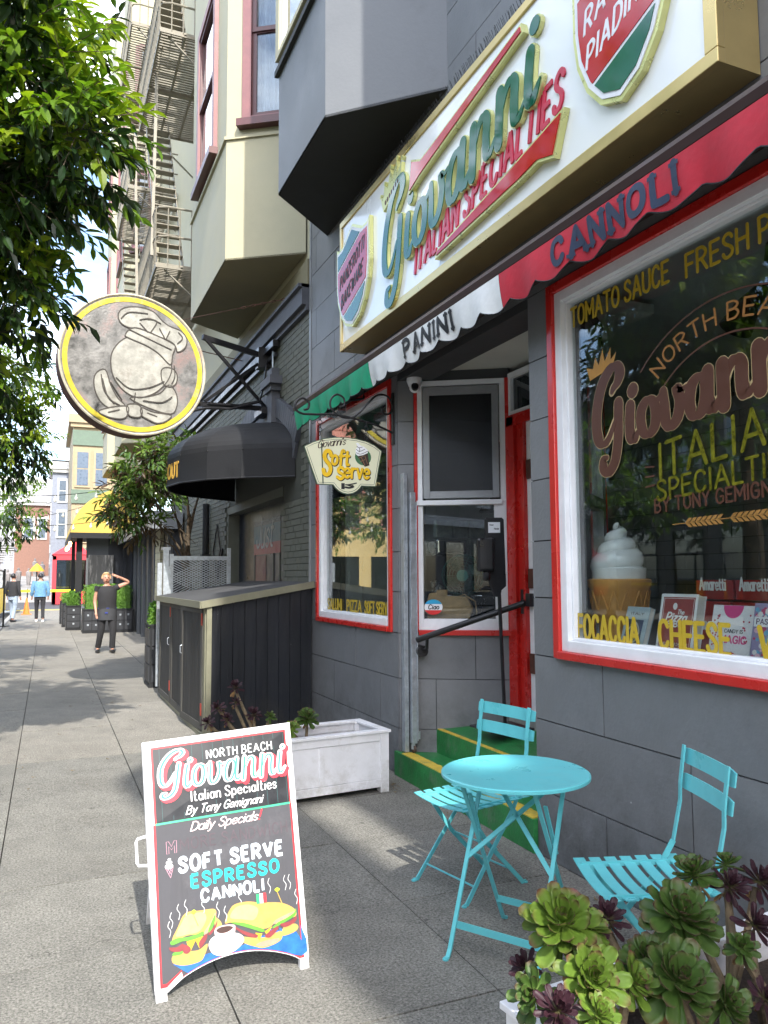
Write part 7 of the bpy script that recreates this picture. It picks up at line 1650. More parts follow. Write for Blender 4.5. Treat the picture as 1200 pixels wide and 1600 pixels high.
# magnolia behind the enclosure
LMg = leafmat('magnolia_green', (.05, .10, .022), (.08, .15, .03), .25, .15, .6); LMy = leafmat('magnolia_light', (.16, .24, .05), (.12, .2, .04), .3, .25); LMb = leafmat('magnolia_brown', (.09, .045, .02), (.06, .05, .02), .5, .15)
mag = [((1.35, 12.6, 3.35), (.35, .5, .30), .65), ((1.75, 12.7, 3.60), (.35, .4, .25), .55), ((1.15, 12.6, 2.95), (.28, .4, .22), .42), ((1.05, 12.7, 2.65), (.25, .4, .18), .40), ((1.50, 12.6, 3.00), (.30, .4, .22), .42), ((2.05, 12.8, 3.68), (.22, .3, .16), .25), ((1.30, 12.6, 2.45), (.22, .3, .14), .18)]
tree('young magnolia with glossy brown backed leaves behind the bin enclosure', (2.10, 12.8, 0), (2.08, 12.8, 2.6), [((2.1, 12.8, 1.9), (1.5, 12.6, 3.2)), ((2.1, 12.8, 1.7), (1.15, 12.6, 2.7)), ((2.08, 12.8, 2.4), (1.8, 12.7, 3.6)), ((2.08, 12.8, 2.3), (2.1, 12.8, 3.6)), ((2.1, 12.8, 1.5), (1.35, 12.6, 2.3)), ((2.12, 12.8, 1.4), (1.75, 12.6, 3.0))], mag, .15, 900, (LMg, LMy, LMb), trunk_r=.055, name='magnolia_tree', droop=.1, lrat=.34)
m = MB(); m.box(1.9, 2.35, 12.55, 13.0, 0, .6); tag(m.build('plant_tub', X_['blackm']), 'black tub holding the magnolia behind the bin enclosure', 'planter')

# small dry leaves dropped on the paving
m = MB(); lg = leafgeo(.05, .02)
for k in range(70):
    x, y = (random.uniform(-.6, 1.6), random.uniform(5.8, 15)) if k < 45 else (random.uniform(2.35, 2.6), random.uniform(.5, 7.5)); a = random.random()*6.3; s_ = random.uniform(.4, 1)
    i = len(m.v); m.v += [(x+(p[0]*math.cos(a)-p[1]*math.sin(a))*s_, y+(p[0]*math.sin(a)+p[1]*math.cos(a))*s_, .008+abs(p[2])*.6*s_) for p in lg.v]; m.f += [tuple(i+q for q in f_) for f_ in lg.f]; m.m += [0]*6
tag(m.build('leaf_litter', mat('dry_leaf', (.16, .11, .05), .8, var=.4, scale=9)), kind='stuff')

# ------------------------------------------------------------------ people
random.seed(4)
def skin_mesh(name, verts, edges, radii, mt, parent, root=0):
    me = bpy.data.meshes.new(name); me.from_pydata(verts, edges, []); o = bpy.data.objects.new(name, me); C.objects.link(o)
    sk = o.modifiers.new('skin', 'SKIN'); sk.use_smooth_shade = True
    for i, r in enumerate(radii): v = me.skin_vertices[0].data[i]; v.radius = r if isinstance(r, tuple) else (r, r); v.use_root = (i == root)
    ss = o.modifiers.new('sub', 'SUBSURF'); ss.levels = 1; ss.render_levels = 1
    dg = bpy.context.evaluated_depsgraph_get(); dg.update(); m2 = bpy.data.meshes.new_from_object(o.evaluated_get(dg)); bpy.data.objects.remove(o)
    m2.materials.clear(); m2.materials.append(mt); m2.name = name
    m2.polygons.foreach_set('use_smooth', [True]*len(m2.polygons))
    o = bpy.data.objects.new(name, m2); C.objects.link(o); o.parent = parent; return o
def loft(m, rings, n=14):
    i = len(m.v)
    for (c, rx, ry, rot) in rings:
        for k in range(n):
            a = 2*PI*k/n; x, y = rx*math.cos(a), ry*math.sin(a); m.v.append((c[0]+x*math.cos(rot)-y*math.sin(rot), c[1]+x*math.sin(rot)+y*math.cos(rot), c[2]))
    for r in range(len(rings)-1):
        for k in range(n): a = i+r*n+k; b = i+r*n+(k+1) % n; m.f.append((a, b, b+n, a+n)); m.m.append(0)
    m.f.append(tuple(i+k for k in range(n))[::-1]); m.m.append(0); m.f.append(tuple(i+(len(rings)-1)*n+k for k in range(n))); m.m.append(0)
skinm = mat('skin', (.50, .26, .18), .5, var=.06, scale=20, sub=.1)
def limbtube(m, pts, rad): m.tube(pts, rad, 10)
def person(label, loc, rz, P, cloth):
    """P: joint dict in local coordinates facing -y; cloth: materials"""
    t = thing('person', label, 'person', loc, rz)
    V = []; E_ = []; R_ = []
    def add(p, r, par=None):
        V.append(p); R_.append(r); 
        if par is not None: E_.append((par, len(V)-1))
        return len(V)-1
    pel = add(P['pelvis'], (.13, .10)); wa = add(P['waist'], (.12, .085), pel); ch = add(P['chest'], (.14, .10), wa); nk0 = add(P['neckb'], .06, ch); nk = add(P['neck'], .048, nk0); hd = add(P['head'], (.075, .085), nk); add(P['crown'], (.06, .07), hd)
    for s_ in ('l', 'r'):
        sh = add(P['sh'+s_], .055, ch); el = add(P['el'+s_], .040, sh); wr = add(P['wr'+s_], .026, el); ha = add(P['ha'+s_], (.034, .018), wr)
        hv = (Vector(P['ha'+s_])-Vector(P['wr'+s_])).normalized(); sdv = hv.orthogonal().normalized()
        for q in range(4): f = Vector(P['ha'+s_])+sdv*(.024-.016*q); tip = f+hv*(.065+.012*(1 if q in (1, 2) else 0)); a = add(tuple(f+hv*.01), .0095, ha); add(tuple(tip), .007, a)
        th = Vector(P['wr'+s_])+hv*.03+sdv*.03; a = add(tuple(th), .011, ha); add(tuple(th+hv*.04+sdv*.015), .009, a)
        hp = add(P['hp'+s_], .085, pel); kn = add(P['kn'+s_], .055, hp); an = add(P['an'+s_], .036, kn); add(P['to'+s_], .030, an)
    skin_mesh('body', V, E_, R_, skinm, t, root=pel)
    hx, hy, hz = P['head']; f = P.get('face', (0, -1))
    fv = Vector((f[0], f[1], 0)).normalized(); sv = Vector((-fv.y, fv.x, 0)); hc = Vector((hx, hy, hz+.02))
    m = MB(); m.ball((0, 0, 0), 1, 9); m.v = [(hc.x+x*.074, hc.y+y*.088, hc.z-.01+z*.112) for x, y, z in m.v]; m.build('head', skinm, t, world=False, smooth=True)
    # face pieces
    if P.get('showface', True):
        m = MB(); m.tube([hc+fv*.085+Vector((0, 0, .02)), hc+fv*.112-Vector((0, 0, .015))], [.009, .014], 6); m.build('nose', skinm, t, world=False, smooth=True)
        for s_ in (-1, 1): m = MB(); m.ball(hc+fv*.083+sv*s_*.03+Vector((0, 0, .022)), .011, 5); m.build('eye', X_['ink'], t, world=False)
        m = MB(); m.bar(hc+fv*.088+sv*.025-Vector((0, 0, .048)), hc+fv*.088-sv*.025-Vector((0, 0, .048)), .010, .012, (0, 0, 1)); m.build('mouth', mat('lips', (.35, .10, .08), .5) if 'lips' not in bpy.data.materials else bpy.data.materials['lips'], t, world=False)
    for s_ in (-1, 1): m = MB(); m.ball(hc+sv*s_*.085, .018, 5); m.build('ear', skinm, t, world=False, smooth=True)
    m = MB(); i0 = len(m.v); hr = MB(); hr.ball((0, 0, 0), 1, 8)
    for (x, y, z) in hr.v:
        p = Vector((x*.098, y*.108, z*.112)); d = Vector((x, y, 0)); fr_ = (Vector((x, y, z)).dot(fv))
        if fr_ > .15 and z < .55: p *= .45
        if P.get('longhair') and z < 0 and fr_ < .2: p.z *= 1.5; p *= 1.05
        elif z < -.45: p *= .8
        m.v.append(tuple(hc+p+Vector((0, 0, .025))-fv*.022))
    m.f = hr.f; m.m = hr.m; m.build('hair', cloth['hair'], t, world=False, smooth=True)
    # trousers
    def dn(a, b, u): return Vector(a).lerp(Vector(b), u)
    m = MB(); pv = Vector(P['pelvis']); loft(m, [((pv.x, pv.y, pv.z-.13), .165, .12, 0), ((pv.x, pv.y, pv.z), .185, .13, 0), ((pv.x, pv.y, pv.z+.10), .165, .12, 0)])
    for s_ in ('l', 'r'):
        h, k_, a_ = P['hp'+s_], P['kn'+s_], P['an'+s_]; limbtube(m, [dn(h, k_, -.12), dn(h, k_, .25), dn(h, k_, .7), dn(k_, a_, .0), dn(k_, a_, .5), dn(k_, a_, .93)], [.105, .10, .08, .070, .062, cloth.get('hem', .062)])
    m.build('trousers', cloth['trousers'], t, world=False, smooth=True)
    m = MB(); w_, c_, nb_ = Vector(P['waist']), Vector(P['chest']), Vector(P['neckb'])
    bw = cloth.get('bulk', 1.0)
    loft(m, [((pv.x, pv.y, pv.z+cloth.get('hemz', .0)), .195*bw, .145*bw, 0), ((w_.x, w_.y, w_.z), .180*bw, .135*bw, 0), ((c_.x, c_.y-.01, c_.z-.06), .195*bw, .15*bw, 0), ((c_.x, c_.y, c_.z+.07), .19*bw, .12*bw, 0), ((c_.x, c_.y, c_.z+.13), .15*bw, .095*bw, 0), ((nb_.x, nb_.y, nb_.z), .075, .07, 0)])
    for s_ in ('l', 'r'):
        sh, el, wr = P['sh'+s_], P['el'+s_], P['wr'+s_]
        if cloth['sleeve'] == 'long': limbtube(m, [dn(sh, el, -.15), dn(sh, el, .3), dn(sh, el, 1), dn(el, wr, .5), dn(el, wr, .92)], [.078*bw, .07*bw, .06*bw, .055*bw, .045*bw])
        else: limbtube(m, [dn(sh, el, -.15), dn(sh, el, .12), dn(sh, el, .22)], [.07, .066, .064])
    m.build('top', cloth['top'], t, world=False, smooth=True)
    if 'apron' in cloth:
        m = MB(); loft(m, [((pv.x, pv.y, pv.z-.20), .205, .165, 0), ((pv.x, pv.y, pv.z-.05), .205, .16, 0), ((pv.x, pv.y, pv.z+.06), .192, .145, 0)]); ap = m.build('apron', cloth['apron'], t, world=False, smooth=True)
        m = MB(); m.tube([(pv.x-.19, pv.y-.05, pv.z+.05), (pv.x, pv.y-.155, pv.z+.05), (pv.x+.19, pv.y-.05, pv.z+.05)], .008, 5); m.box(pv.x-.06, pv.x+.0, pv.y-.175, pv.y-.16, pv.z-.06, pv.z-.03); m.build('apron_tie', mat('apron_blue', (.03, .05, .25), .6), ap, world=False)
    for s_ in ('l', 'r'):
        a_, to = Vector(P['an'+s_]), Vector(P['to'+s_]); m = MB(); dd = (to-a_); dd.z = 0; dd = dd.normalized(); b = Vector((a_.x, a_.y, .045))-dd*.05; m.tube([b, b+dd*.10, b+dd*.20, b+dd*.255], [.045, .048, .044, .028], 10)
        for i in range(len(m.v)): x, y, z = m.v[i]; m.v[i] = (x, y, max(z, .004) if z < .05 else .05+(z-.05)*.8)
        m.build('shoe', cloth['shoe'], t, world=False, smooth=True)
    return t
blk = mat('black_cloth', (.022, .022, .025), .85, var=.2, scale=12, bump=.4, bscale=25)
woman = dict(pelvis=(0, 0, .90), waist=(.0, .0, 1.06), chest=(-.01, 0, 1.28), neckb=(-.01, 0, 1.42), neck=(-.02, -.01, 1.48), head=(-.03, -.02, 1.56), crown=(-.03, -.01, 1.63),
    shl=(.18, 0, 1.38), ell=(.44, -.06, 1.50), wrl=(.23, -.10, 1.60), hal=(.13, -.12, 1.64), shr=(-.20, 0, 1.37), elr=(-.25, .02, 1.10), wrr=(-.23, -.08, .88), har=(-.22, -.11, .80),
    hpl=(.10, 0, .86), knl=(.12, -.08, .48), anl=(.12, .0, .09), tol=(.13, -.14, .03), hpr=(-.10, 0, .86), knr=(-.11, .0, .48), anr=(-.15, .18, .10), tor=(-.17, .06, .04))
person('woman in black sleeveless top and apron shading her eyes with one hand as she walks', (1.19, 17.8, 0), 0.05, woman, dict(top=blk, trousers=blk, sleeve='none', apron=mat('charcoal_apron', (.04, .042, .048), .8, var=.15), hair=mat('blond_hair', (.50, .33, .16), .6, var=.2, scale=40), shoe=X_['black'], hemz=-.08, bulk=1.05))
walk = dict(pelvis=(0, 0, .93), waist=(0, 0, 1.10), chest=(0, 0, 1.34), neckb=(0, 0, 1.48), neck=(0, 0, 1.54), head=(0, -.01, 1.62), crown=(0, 0, 1.70),
    shl=(.20, 0, 1.43), ell=(.27, .03, 1.16), wrl=(.28, -.06, .94), hal=(.28, -.09, .86), shr=(-.20, 0, 1.43), elr=(-.27, .04, 1.16), wrr=(-.27, -.02, .93), har=(-.27, -.05, .85),
    hpl=(.10, 0, .89), knl=(.11, -.10, .50), anl=(.11, -.10, .09), tol=(.12, -.25, .03), hpr=(-.10, 0, .89), knr=(-.10, .02, .50), anr=(-.11, .16, .11), tor=(-.12, .03, .05))
person('person in a light blue denim jacket and black trousers walking away down the pavement', (-.22, 31.5, 0), PI, walk, dict(top=mat('denim_jacket', (.12, .26, .42), .85, var=.2, scale=20), trousers=blk, sleeve='long', hair=X_['black'], shoe=mat('white_shoe', (.6, .6, .6), .6), bulk=1.12, hemz=-.02))
person('person in a black top and pale jeans standing at the left kerb', (-1.13, 31.8, 0), PI-.6, walk, dict(top=blk, trousers=mat('pale_jeans', (.28, .34, .42), .85, var=.15), sleeve='long', hair=X_['black'], shoe=X_['black']))

# ------------------------------------------------------------------ hedge planters, restaurant front
hedge = leafmat('hedge_green', (.07, .17, .02), (.12, .24, .03), .5, .3)
def hedge_ball(t, x0, x1, y0, y1, z0, z1, n):
    m = MB()
    for k in range(n):
        u, v, w_ = [random.uniform(-1, 1) for _ in range(3)]; e = max(abs(u)**4+abs(v)**4+abs(w_)**4, .0001)**.25; s_ = random.uniform(.82, 1.05)/max(e, .5) if random.random() < .8 else 1
        p = Vector(((x0+x1)/2+u*s_*(x1-x0)/2, (y0+y1)/2+v*s_*(y1-y0)/2, (z0+z1)/2+w_*s_*(z1-z0)/2)); a = Vector((random.uniform(-1, 1), random.uniform(-1, 1), random.uniform(-.3, 1))).normalized(); b = a.orthogonal().normalized(); L_ = .05
        m.face([p, p+a*L_*.5+b*L_*.35, p+a*L_, p+a*L_*.5-b*L_*.35])
    m.box(x0+.06, x1-.06, y0+.06, y1-.06, z0, z1-.06)
    tag(m.build('foliage', hedge, t), kind='stuff')
drawer = mat('black_drawer_paint', (.028, .03, .035), .5, var=.2)
def hplanter(label, x0, x1, y0, y1, h, hz, cols, rows, n, grp=None):
    t = thing('hedge_planter', label, 'planter', ((x0+x1)/2, (y0+y1)/2, 0), 0, grp)
    m = MB(); m.box(x0, x1, y0, y1, .04, h); m.box(x0-.01, x1+.01, y0-.01, y1+.01, h, h+.03); m.box(x0-.01, x1+.01, y0-.01, y1+.01, 0, .04); m.build('box', X_['blackm'], t)
    for c in range(cols):
        for r in range(rows):
            a = x0+.02+(x1-x0-.04)*c/cols; b = x0+.02+(x1-x0-.04)*(c+1)/cols; z0 = .07+(h-.10)*r/rows; z1 = .07+(h-.10)*(r+1)/rows
            m = MB(); m.box(a+.012, b-.012, y0-.012, y0-.0005, z0+.012, z1-.012); d_ = m.build('drawer', drawer, t); m = MB(); m.box((a+b)/2-.025, (a+b)/2+.025, y0-.022, y0-.012, (z0+z1)/2+.0, (z0+z1)/2+.05); m.build('label_holder', X_['galv'], d_)
    yy = max(1, round((y1-y0)/.25))
    for c in range(yy):
        for r in range(rows): a = y0+(y1-y0)*c/yy; b = y0+(y1-y0)*(c+1)/yy; z0 = .07+(h-.10)*r/rows; z1 = .07+(h-.10)*(r+1)/rows; m = MB(); m.box(x0-.012, x0-.0005, a+.012, b-.012, z0+.012, z1-.012); m.build('drawer', drawer, t)
    hedge_ball(t, x0+.02, x1-.02, y0+.02, y1-.02, h-.02, hz, n); return t
hplanter('black drawer fronted planter with a small hedge, just beyond the bin enclosure', 1.40, 1.86, 11.95, 12.5, .88, 1.22, 2, 3, 1500)
hplanter('wide black drawer planter with a clipped hedge behind the woman', .98, 2.35, 24.3, 25.2, .66, 1.38, 6, 2, 5200)
hplanter('black three drawer planter left of the wide one', .56, .98, 25.9, 26.5, .72, 1.18, 1, 3, 1300)
hplanter('black planter behind the three drawer one', .48, .92, 27.6, 28.3, .74, 1.1, 1, 3, 600)
hplanter('farthest black planter at the corner of the restaurant', .44, .86, 29.6, 30.3, .76, 1.05, 1, 3, 400)
rest = thing('restaurant_front', 'dark restaurant seating front with a yellow dome awning jutting over the pavement', 'building', (1.8, 27, 0))
nv = mat('navy_panel_paint', (.018, .022, .032), .45, var=.15); gp2 = mat('grey_panel_paint', (.10, .11, .12), .6, var=.1)
m = MB(); m.box(.80, .98, 26.0, 26.2, 0, 3.0); m.box(.85, .98, 33, 33.2, 0, 3.0); m.box(.80, 2.62, 26.0, 33.2, 3.0, 3.25); m.build('post', X_['blackm'], rest)
m = MB(); m.box(1.10, 1.75, 26.2, 26.26, 0, 3.0); m.build('grey_panel', gp2, rest)
m = MB(); m.box(1.16, 1.90, 26.10, 26.19, .9, 2.3); m.build('marble_panel', mat('black_marble', (.035, .037, .04), .25, var=.2, scale=6, stain=(.5, .5, .5), stamt=.6, stscale=4, streak=True), rest)
m = MB(); m.box(1.75, 2.62, 26.3, 26.4, 0, 3.0); m.box(1.75, 1.85, 26.2, 26.3, 0, 3.0); m.box(2.2, 2.3, 26.2, 26.3, 0, 3.0); m.build('navy_panel', nv, rest)
m = MB(); m.box(2.45, 2.64, 17.2, 26.0, 0, 2.9)
m.build('navy_frontage', nv, rest)
for k in range(7): m = MB(); m.box(2.38, 2.45, 17.4+k*1.2, 17.52+k*1.2, 0, 2.9); m.build('pilaster', gp2, rest)
m = MB()
for k in range(12): m.box(2.36, 2.44, 18.55, 19.4, 1.05+k*.16, 1.20+k*.16)
m.build('white_siding', X_['cream'], rest)
m = MB(); m.box(2.0, 2.62, 17.0, 25.8, 2.92, 3.0); m.box(2.0, 2.05, 17.0, 25.8, 2.62, 2.92); m.box(2.05, 2.62, 17.0, 17.05, 2.62, 2.92); m.build('canopy', mat('silver_canopy', (.22, .24, .26), .4, metal=.3), rest)
ym = mat('yellow_awning_cloth', (.56, .38, .07), .7, var=.06, scale=5, bump=.1)
m = MB(); n = 16
def yar(y, sc_): return [(2.62-(2.62-.62)*math.sin(PI/2*k/n)*sc_, y, 2.95+1.5*math.cos(PI/2*k/n)*sc_+(0)) for k in range(n+1)]
ysec = [(25.6, 1.0), (26.6, 1.0), (33.2, 1.0)]
A_ = [yar(y, s_) for y, s_ in ysec]
for r in range(2):
    for k in range(n): m.face([A_[r][k], A_[r][k+1], A_[r+1][k+1], A_[r+1][k]])
m.face([(2.62, 25.6, 2.95)]+A_[0]); m.build('yellow_awning', ym, rest)
m = MB(); m.box(.60, .64, 25.6, 33.2, 2.72, 2.97); m.box(.64, 2.62, 25.58, 25.61, 2.80, 2.97); m.build('awning_valance', X_['blackm'], rest)
warm = mat('warm_bulb', (.9, .6, .25), .3, emit=(1, .6, .2, 6))
m = MB()
for k in range(9): m.ball((.62+.015*(k % 3), 26.0+k*.8, 2.66-.03*(k % 2)), .05, 4)
m.build('warm_bulb', warm, rest)
# string lights
bulbm = mat('pale_bulb', (.6, .6, .55), .15, var=.05)
for k, (a, b, sag, lb) in enumerate((((-4, 16, 3.6), (2.4, 21, 4.1), .5, 'nearest string of pale festoon bulbs over the pavement'), ((-4.5, 22, 3.7), (1.2, 26.2, 3.9), .6, 'middle string of festoon bulbs over the pavement'), ((-4.5, 18, 3.3), (2.0, 24, 3.35), .45, 'lowest string of festoon bulbs crossing the pavement'))):
    t = thing('string_lights', lb, 'string lights', a); a, b = Vector(a), Vector(b); pts = [a.lerp(b, i/14)-Vector((0, 0, sag*4*(i/14)*(1-i/14))) for i in range(15)]
    m = MB(); m.tube(pts, .008, 4); m.build('wire', X_['black'], t)
    for i in range(1, 14): m = MB(); p = pts[i]; m.tube([p, p-Vector((0, 0, .07))], .014, 5); m.ball(p-Vector((0, 0, .11)), .04, 4, sz=1.3); m.build('bulb', bulbm, t)

# ------------------------------------------------------------------ far things
t = thing('traffic_cone', 'orange traffic cone on the pavement left of the walker in denim', 'cone', (-.80, 38, 0)); m = MB(); m.lathe([(.14, .03), (.03, .72)], (-.80, 38, 0), 16); m.box(-1.0, -.6, 37.8, 38.2, 0, .03); m.build('body', mat('cone_orange', (.85, .16, .02), .5), t)
t = thing('pavement_sign', 'small white notice board on a black pole at the far left', 'sign', (-1.22, 29, 0)); m = MB(); m.tube([(-1.30, 29, 0), (-1.30, 29, 1.9)], .03, 8); m.lathe([(.2, 0), (.2, .03)], (-1.30, 29, 0), 12); m.build('pole', X_['black'], t)
m = MB(); m.box(-2.2, -1.32, 28.98, 29.02, 1.25, 1.85); m.build('board', X_['black'], t); m = MB(); m.box(-2.16, -1.36, 28.965, 28.98, 1.29, 1.81); fc_ = m.build('face', X_['white'], t)
tent = thing('red_tent', 'red market tent with clear side panels beyond the crossing', 'tent', (1.0, 57, 0)); tm = mat('red_tent_cloth', (.65, .03, .04), .6, var=.1)
m = MB(); x0, x1, y0, y1 = .30, 2.6, 55, 59
for x in (x0, x1-.2):
    for y in (y0, y1): m.box(x, x+.22, y, y+.1, -.1, 3.0)
m.box(x0, x1, y0, y0+.05, 2.75, 3.1); m.box(x0, x1, y0, y0+.05, -.1, .7); m.box(x0, x0+.05, y0, y1, 2.75, 3.1); m.box(x0, x0+.05, y0, y1, -.1, .7)
ap = ((x0+x1)/2+.2, 57, 4.1)
cs = [(x0-.05, y0-.05, 3.1), (x1, y0-.05, 3.1), (x1, y1, 3.1), (x0-.05, y1, 3.1)]
for i in range(4): m.face([cs[i], cs[(i+1) % 4], ap])
m.build('cloth', tm, tent); m = MB(); m.box(x0+.2, x1-.2, y0+.02, y0+.04, .7, 2.75); m.build('clear_panel', X_['glassd'], tent)
def house(label, name, x0, x1, y0, y1, zt_, wm, tm_, wins, base=0, gm_=None):
    t = thing(name, label, 'building', ((x0+x1)/2, y0, base)); m = MB(); m.box(x0, x1, y0, y1, base, zt_); m.build('wall', wm, t)
    m = MB(); m.box(x0-.35, x1+.2, y0-.4, y0-.001, zt_-.5, zt_+.1); m.box(x0-.3, x0-.001, y0, y1, zt_-.5, zt_+.1); m.box(x0-.2, x1, y0-.25, y0-.001, zt_-.8, zt_-.5); m.build('cornice', tm_, t)
    for (a, b, c, d) in wins:
        m = MB(); m.box(a-.15, b+.15, y0-.10, y0-.001, c-.15, d+.2); f = m.build('window_frame', tm_, t); m = MB(); m.box(a, b, y0-.12, y0-.101, c, (c+d)/2-.04); m.box(a, b, y0-.12, y0-.101, (c+d)/2+.04, d); m.build('pane', gm_ or X_['glassd'], f)
    return t
tan = mat('tan_stucco', (.30, .235, .14), .7, var=.1); grn = mat('sage_green_paint', (.10, .14, .10), .7); blu = mat('pale_blue_paint', (.20, .22, .27), .6); gry = mat('pale_grey_stucco', (.34, .34, .35), .7); whp = mat('white_house_paint', (.6, .6, .58), .6); pal = mat('pale_pane', (.09, .12, .16), .3)
t = house('tan and green corner building beyond the crossing with bay windows', 'corner_building', 1.45, 6, 60, 72, 13.2, tan, tan, [(1.75, 2.5, 8.2, 10.6), (1.75, 2.5, 4.2, 6.2), (3.0, 3.8, 8.2, 10.6)], gm_=pal)
for z0, z1 in ((11.1, 12.2), (6.9, 7.9), (3.2, 3.7)): m = MB(); m.box(1.40, 4, 59.88, 59.999, z0, z1); m.build('green_band', grn, t)
t = house('pale blue narrow house beyond the tan corner building', 'blue_house', .2, 1.9, 74, 82, 11.6, blu, whp, [(.75, 1.3, 8.3, 10.1), (.75, 1.3, 5.2, 7.3)], gm_=pal)
m = MB(); m.box(.1, 2.2, 73.9, 73.99, 10.9, 11.9); m.build('dark_band', X_['blackm'], t)
house('dull red brick house low behind the trees on the far left', 'brick_house', -3.0, .1, 84, 92, 9.5, mat('dull_brick', (.22, .12, .09), .8), whp, [(-.9, -.3, 5.5, 7.4), (-2.2, -1.4, 5.5, 7.4)], gm_=pal)
for k, (x, y, w_, h_, mt_, lb) in enumerate(((-8, 150, 7, 11, gry, 'pale grey house on the left of the hill'), (4.5, 130, 7, 12, whp, 'white house on the right of the hill street'), (3, 190, 8, 12, tan, 'tan house higher up the hill street'), (-14, 200, 9, 13, gry, 'grey house at the top left of the hill'))):
    zb_ = max(0, (y-62)*.088); house(lb, 'hill_house', x, x+w_, y, y+10, zb_+h_, mt_, whp, [(x+1, x+2, zb_+3, zb_+5), (x+3, x+4, zb_+3, zb_+5), (x+1, x+2, zb_+7, zb_+9), (x+3, x+4, zb_+7, zb_+9)], base=zb_-1, gm_=pal)
# crowd of light far figures and street furniture on the hill, too small to tell apart
m = MB()
for k in range(46):
    y = random.uniform(66, 150); x = random.uniform(-.055*y, .02*y); zb_ = -.15+max(0, (y-62))*.088; h_ = random.uniform(1.4, 1.8); m.lathe([(.14, 0), (.22, h_*.5), (.24, h_*.78), (.08, h_*.86), (.10, h_*.95), (.05, h_)], (x, y, zb_), 7)
tag(m.build('far_crowd', mat('pale_clothing', (.16, .15, .15), .8, var=.5, scale=.8)), 'pale crowd of far figures on the hill street', 'crowd', kind='stuff')
t = thing('parasol', 'orange parasol beyond the crossing at the left', 'parasol', (-.6, 66, 0)); m = MB(); m.tube([(-.75, 66, 0), (-.75, 66, 2.6)], .04, 6); m.build('pole', X_['black'], t); m = MB(); m.lathe([(.55, 2.1), (.3, 2.45), (.02, 2.7)], (-.75, 66, 0), 10, cap=False); m.build('canopy', mat('orange_cloth', (.8, .35, .03), .7), t)
t = thing('parklet', 'yellow and striped street seating enclosure at the left kerb beyond the walkers', 'enclosure', (-3, 40, 0)); m = MB()
m.box(-4.5, -1.9, 38, 38.1, .0, 1.2); m.box(-1.98, -1.9, 38.1, 44, .0, 1.2); m.build('panel', mat('parklet_yellow', (.7, .45, .02), .6), t)
m = MB(); m.box(-4.5, -1.4, 37.6, 44, 2.9, 3.0); 
for k in range(8): m.box(-4.5, -1.35, 37.5, 37.6, 2.3+k*.1, 2.35+k*.1)
m.build('roof', gry, t); m = MB(); m.box(-1.98, -1.9, 38, 38.1, 1.2, 2.9); m.box(-4.5, -4.4, 38, 38.1, 1.2, 2.9); m.build('post', X_['black'], t)
t = thing('yellow_barrier', 'long yellow barrier tape line across the crossing', 'barrier', (0, 46, 0)); m = MB(); m.box(-3, 1.6, 47.0, 47.05, .82, .95); m.build('tape', mat('tape_yellow', (.75, .6, .02), .5), t); m = MB()
for x in (-3, -1, 1.5): m.box(x, x+.06, 47.05, 47.1, -.15, 1.0)
m.build('post', X_['black'], t)

# ------------------------------------------------------------------ buildings across the street and behind (they show in the glass and cast the shade)
pinkb = mat('salmon_stucco', (.42, .17, .12), .7, var=.08); yelb = mat('butter_stucco', (.52, .38, .15), .7, var=.06)
def opp(label, y0, y1, h_, wm, tm_):
    t = thing('opposite_building', label, 'building', (-18.5, (y0+y1)/2, 0)); m = MB(); m.box(-28, -18.5, y0, y1, -.1, h_); m.build('wall', wm, t)
    m = MB(); m.box(-18.5, -18.1, y0, y1, h_-.6, h_); m.box(-18.5, -18.3, y0, y1, 4.3, 4.8); m.build('cornice', tm_, t)
    y = y0+1.0
    while y < y1-1.5:
        for z in [3.3*k+5.6 for k in range(int((h_-6)/3.3))]:
            m = MB(); m.box(-18.49, -18.38, y-.15, y+1.25, z-.15, z+2.1); f = m.build('window_frame', tm_, t); m = MB(); m.box(-18.38, -18.36, y, y+1.1, z, z+.92); m.box(-18.38, -18.36, y, y+1.1, z+1.0, z+1.95); m.build('pane', X_['glassd'], f)
        m = MB(); m.box(-18.49, -18.4, y, y+1.6, .6, 3.4); m.build('shop_glass', X_['glassd'], t)
        y += 2.6
    return t
t = house('butter yellow and salmon corner building across the crossing, mirrored in the left window', 'corner_building', -34, -12, 60, 72, 14.0, yelb, pinkb, [(x, x+1.4, z, z+2.2) for x in (-32, -28.5, -25, -21.5, -18, -14.5) for z in (5.6, 9.6)])
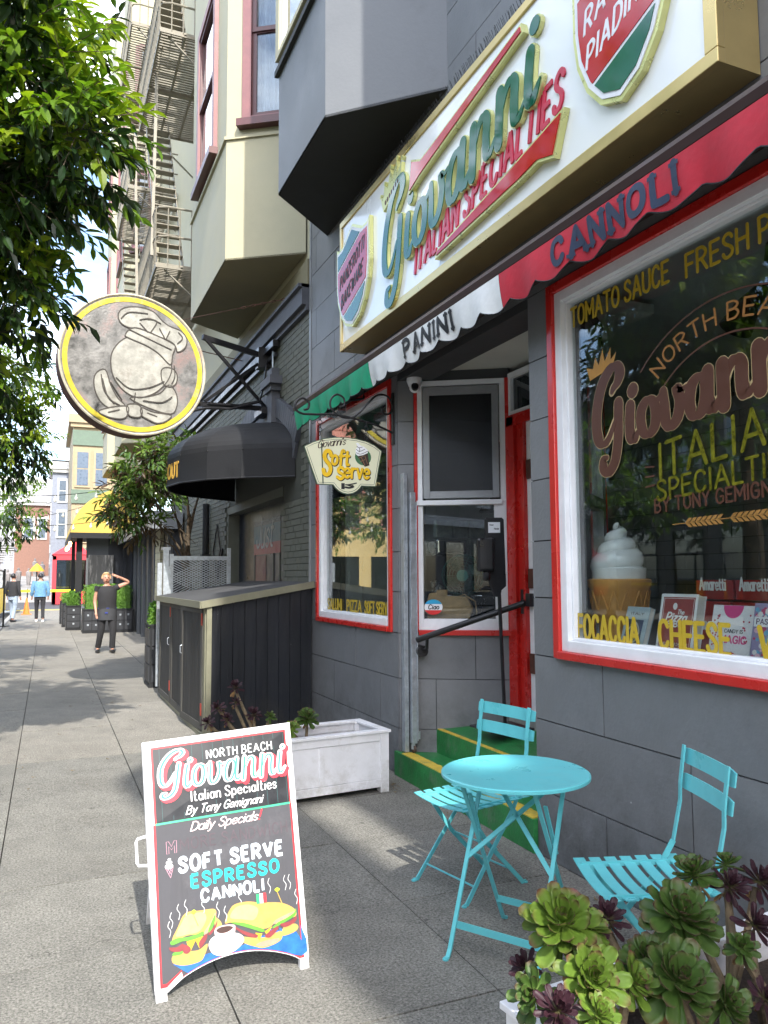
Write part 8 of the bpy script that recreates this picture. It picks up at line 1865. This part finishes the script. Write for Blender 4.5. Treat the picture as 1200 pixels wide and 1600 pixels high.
for x in (-33.2, -26.2, -19.2): m = MB(); m.box(x, x+5.0, 59.4, 59.999, 8.4, 13.4); m.build('salmon_bay', pinkb, t)
for x in (-32, -28.5, -25, -21.5, -18, -14.5): m = MB(); m.box(x, x+2.4, 59.9, 59.99, .4, 3.2); m.build('shop_glass', X_['glassd'], t)
opp('dark stucco building across the street opposite the shop', -6, 44, 10.5, mat('dark_stucco', (.09, .085, .08), .8), gry)
opp('tall grey building across the street behind the camera', -52, -6.2, 15.0, bpy.data.materials['dark_stucco'], gry)
t3 = [o for o in C.objects if o.get('label', '').startswith('third street tree')][0]
for k, (x, y, rz, lb) in enumerate(((-13.2, 9, .7, 'street tree across the road nearest the shop'), (-12.8, 16, 2.1, 'second street tree across the road'), (-13.3, 23, 3.6, 'third street tree across the road'), (-13.0, 31, 5.0, 'fourth street tree across the road'), (-12.9, 40, 1.2, 'farthest street tree across the road'))):
    c_ = copy_tree(t3); c_.location = (x, y, 0); c_.rotation_euler = (0, 0, rz); c_.scale = (1.35, 1.35, 1.25); c_['label'] = lb
sb = thing('south_building', 'tall stucco building behind the camera with unseen slabs added to shade the pavement', 'building', (1.9, -12, 0))
sh_ = lambda x, y, h=14.0: (x+SUN.x/SUN.z*h, y+SUN.y/SUN.z*h)
for pl_ in (((9, .2), (2.9, .2), (1.5, 2.0), (1.2, 2.75), (1.12, 3.4), (1.22, 3.9), (9, 3.9)), ((1.22, 3.9), (1.82, 3.9), (1.64, 5.6), (1.5, 5.6)), ((2.12, 3.9), (9, 3.9), (9, 5.7), (2.0, 5.7)), ((1.50, 5.6), (.67, 5.85), (.56, 6.75), (1.6, 8.55), (1.9, 10.6), (9, 10.6), (9, 5.7), (2.0, 5.7), (1.64, 5.6))):  # unseen slabs added overhead, their outlines cut to the wanted pavement shadow
    m = MB(); m.prism([sh_(*p) for p in pl_], FR((0, 0, 0), (1, 0, 0), (0, 1, 0)), 13.75, 14.0); m.build('shade_slab', gry, sb)
m = MB(); m.box(2.75, 9, -22, -6.05, -.1, 13.75); m.build('wall', gry, sb)
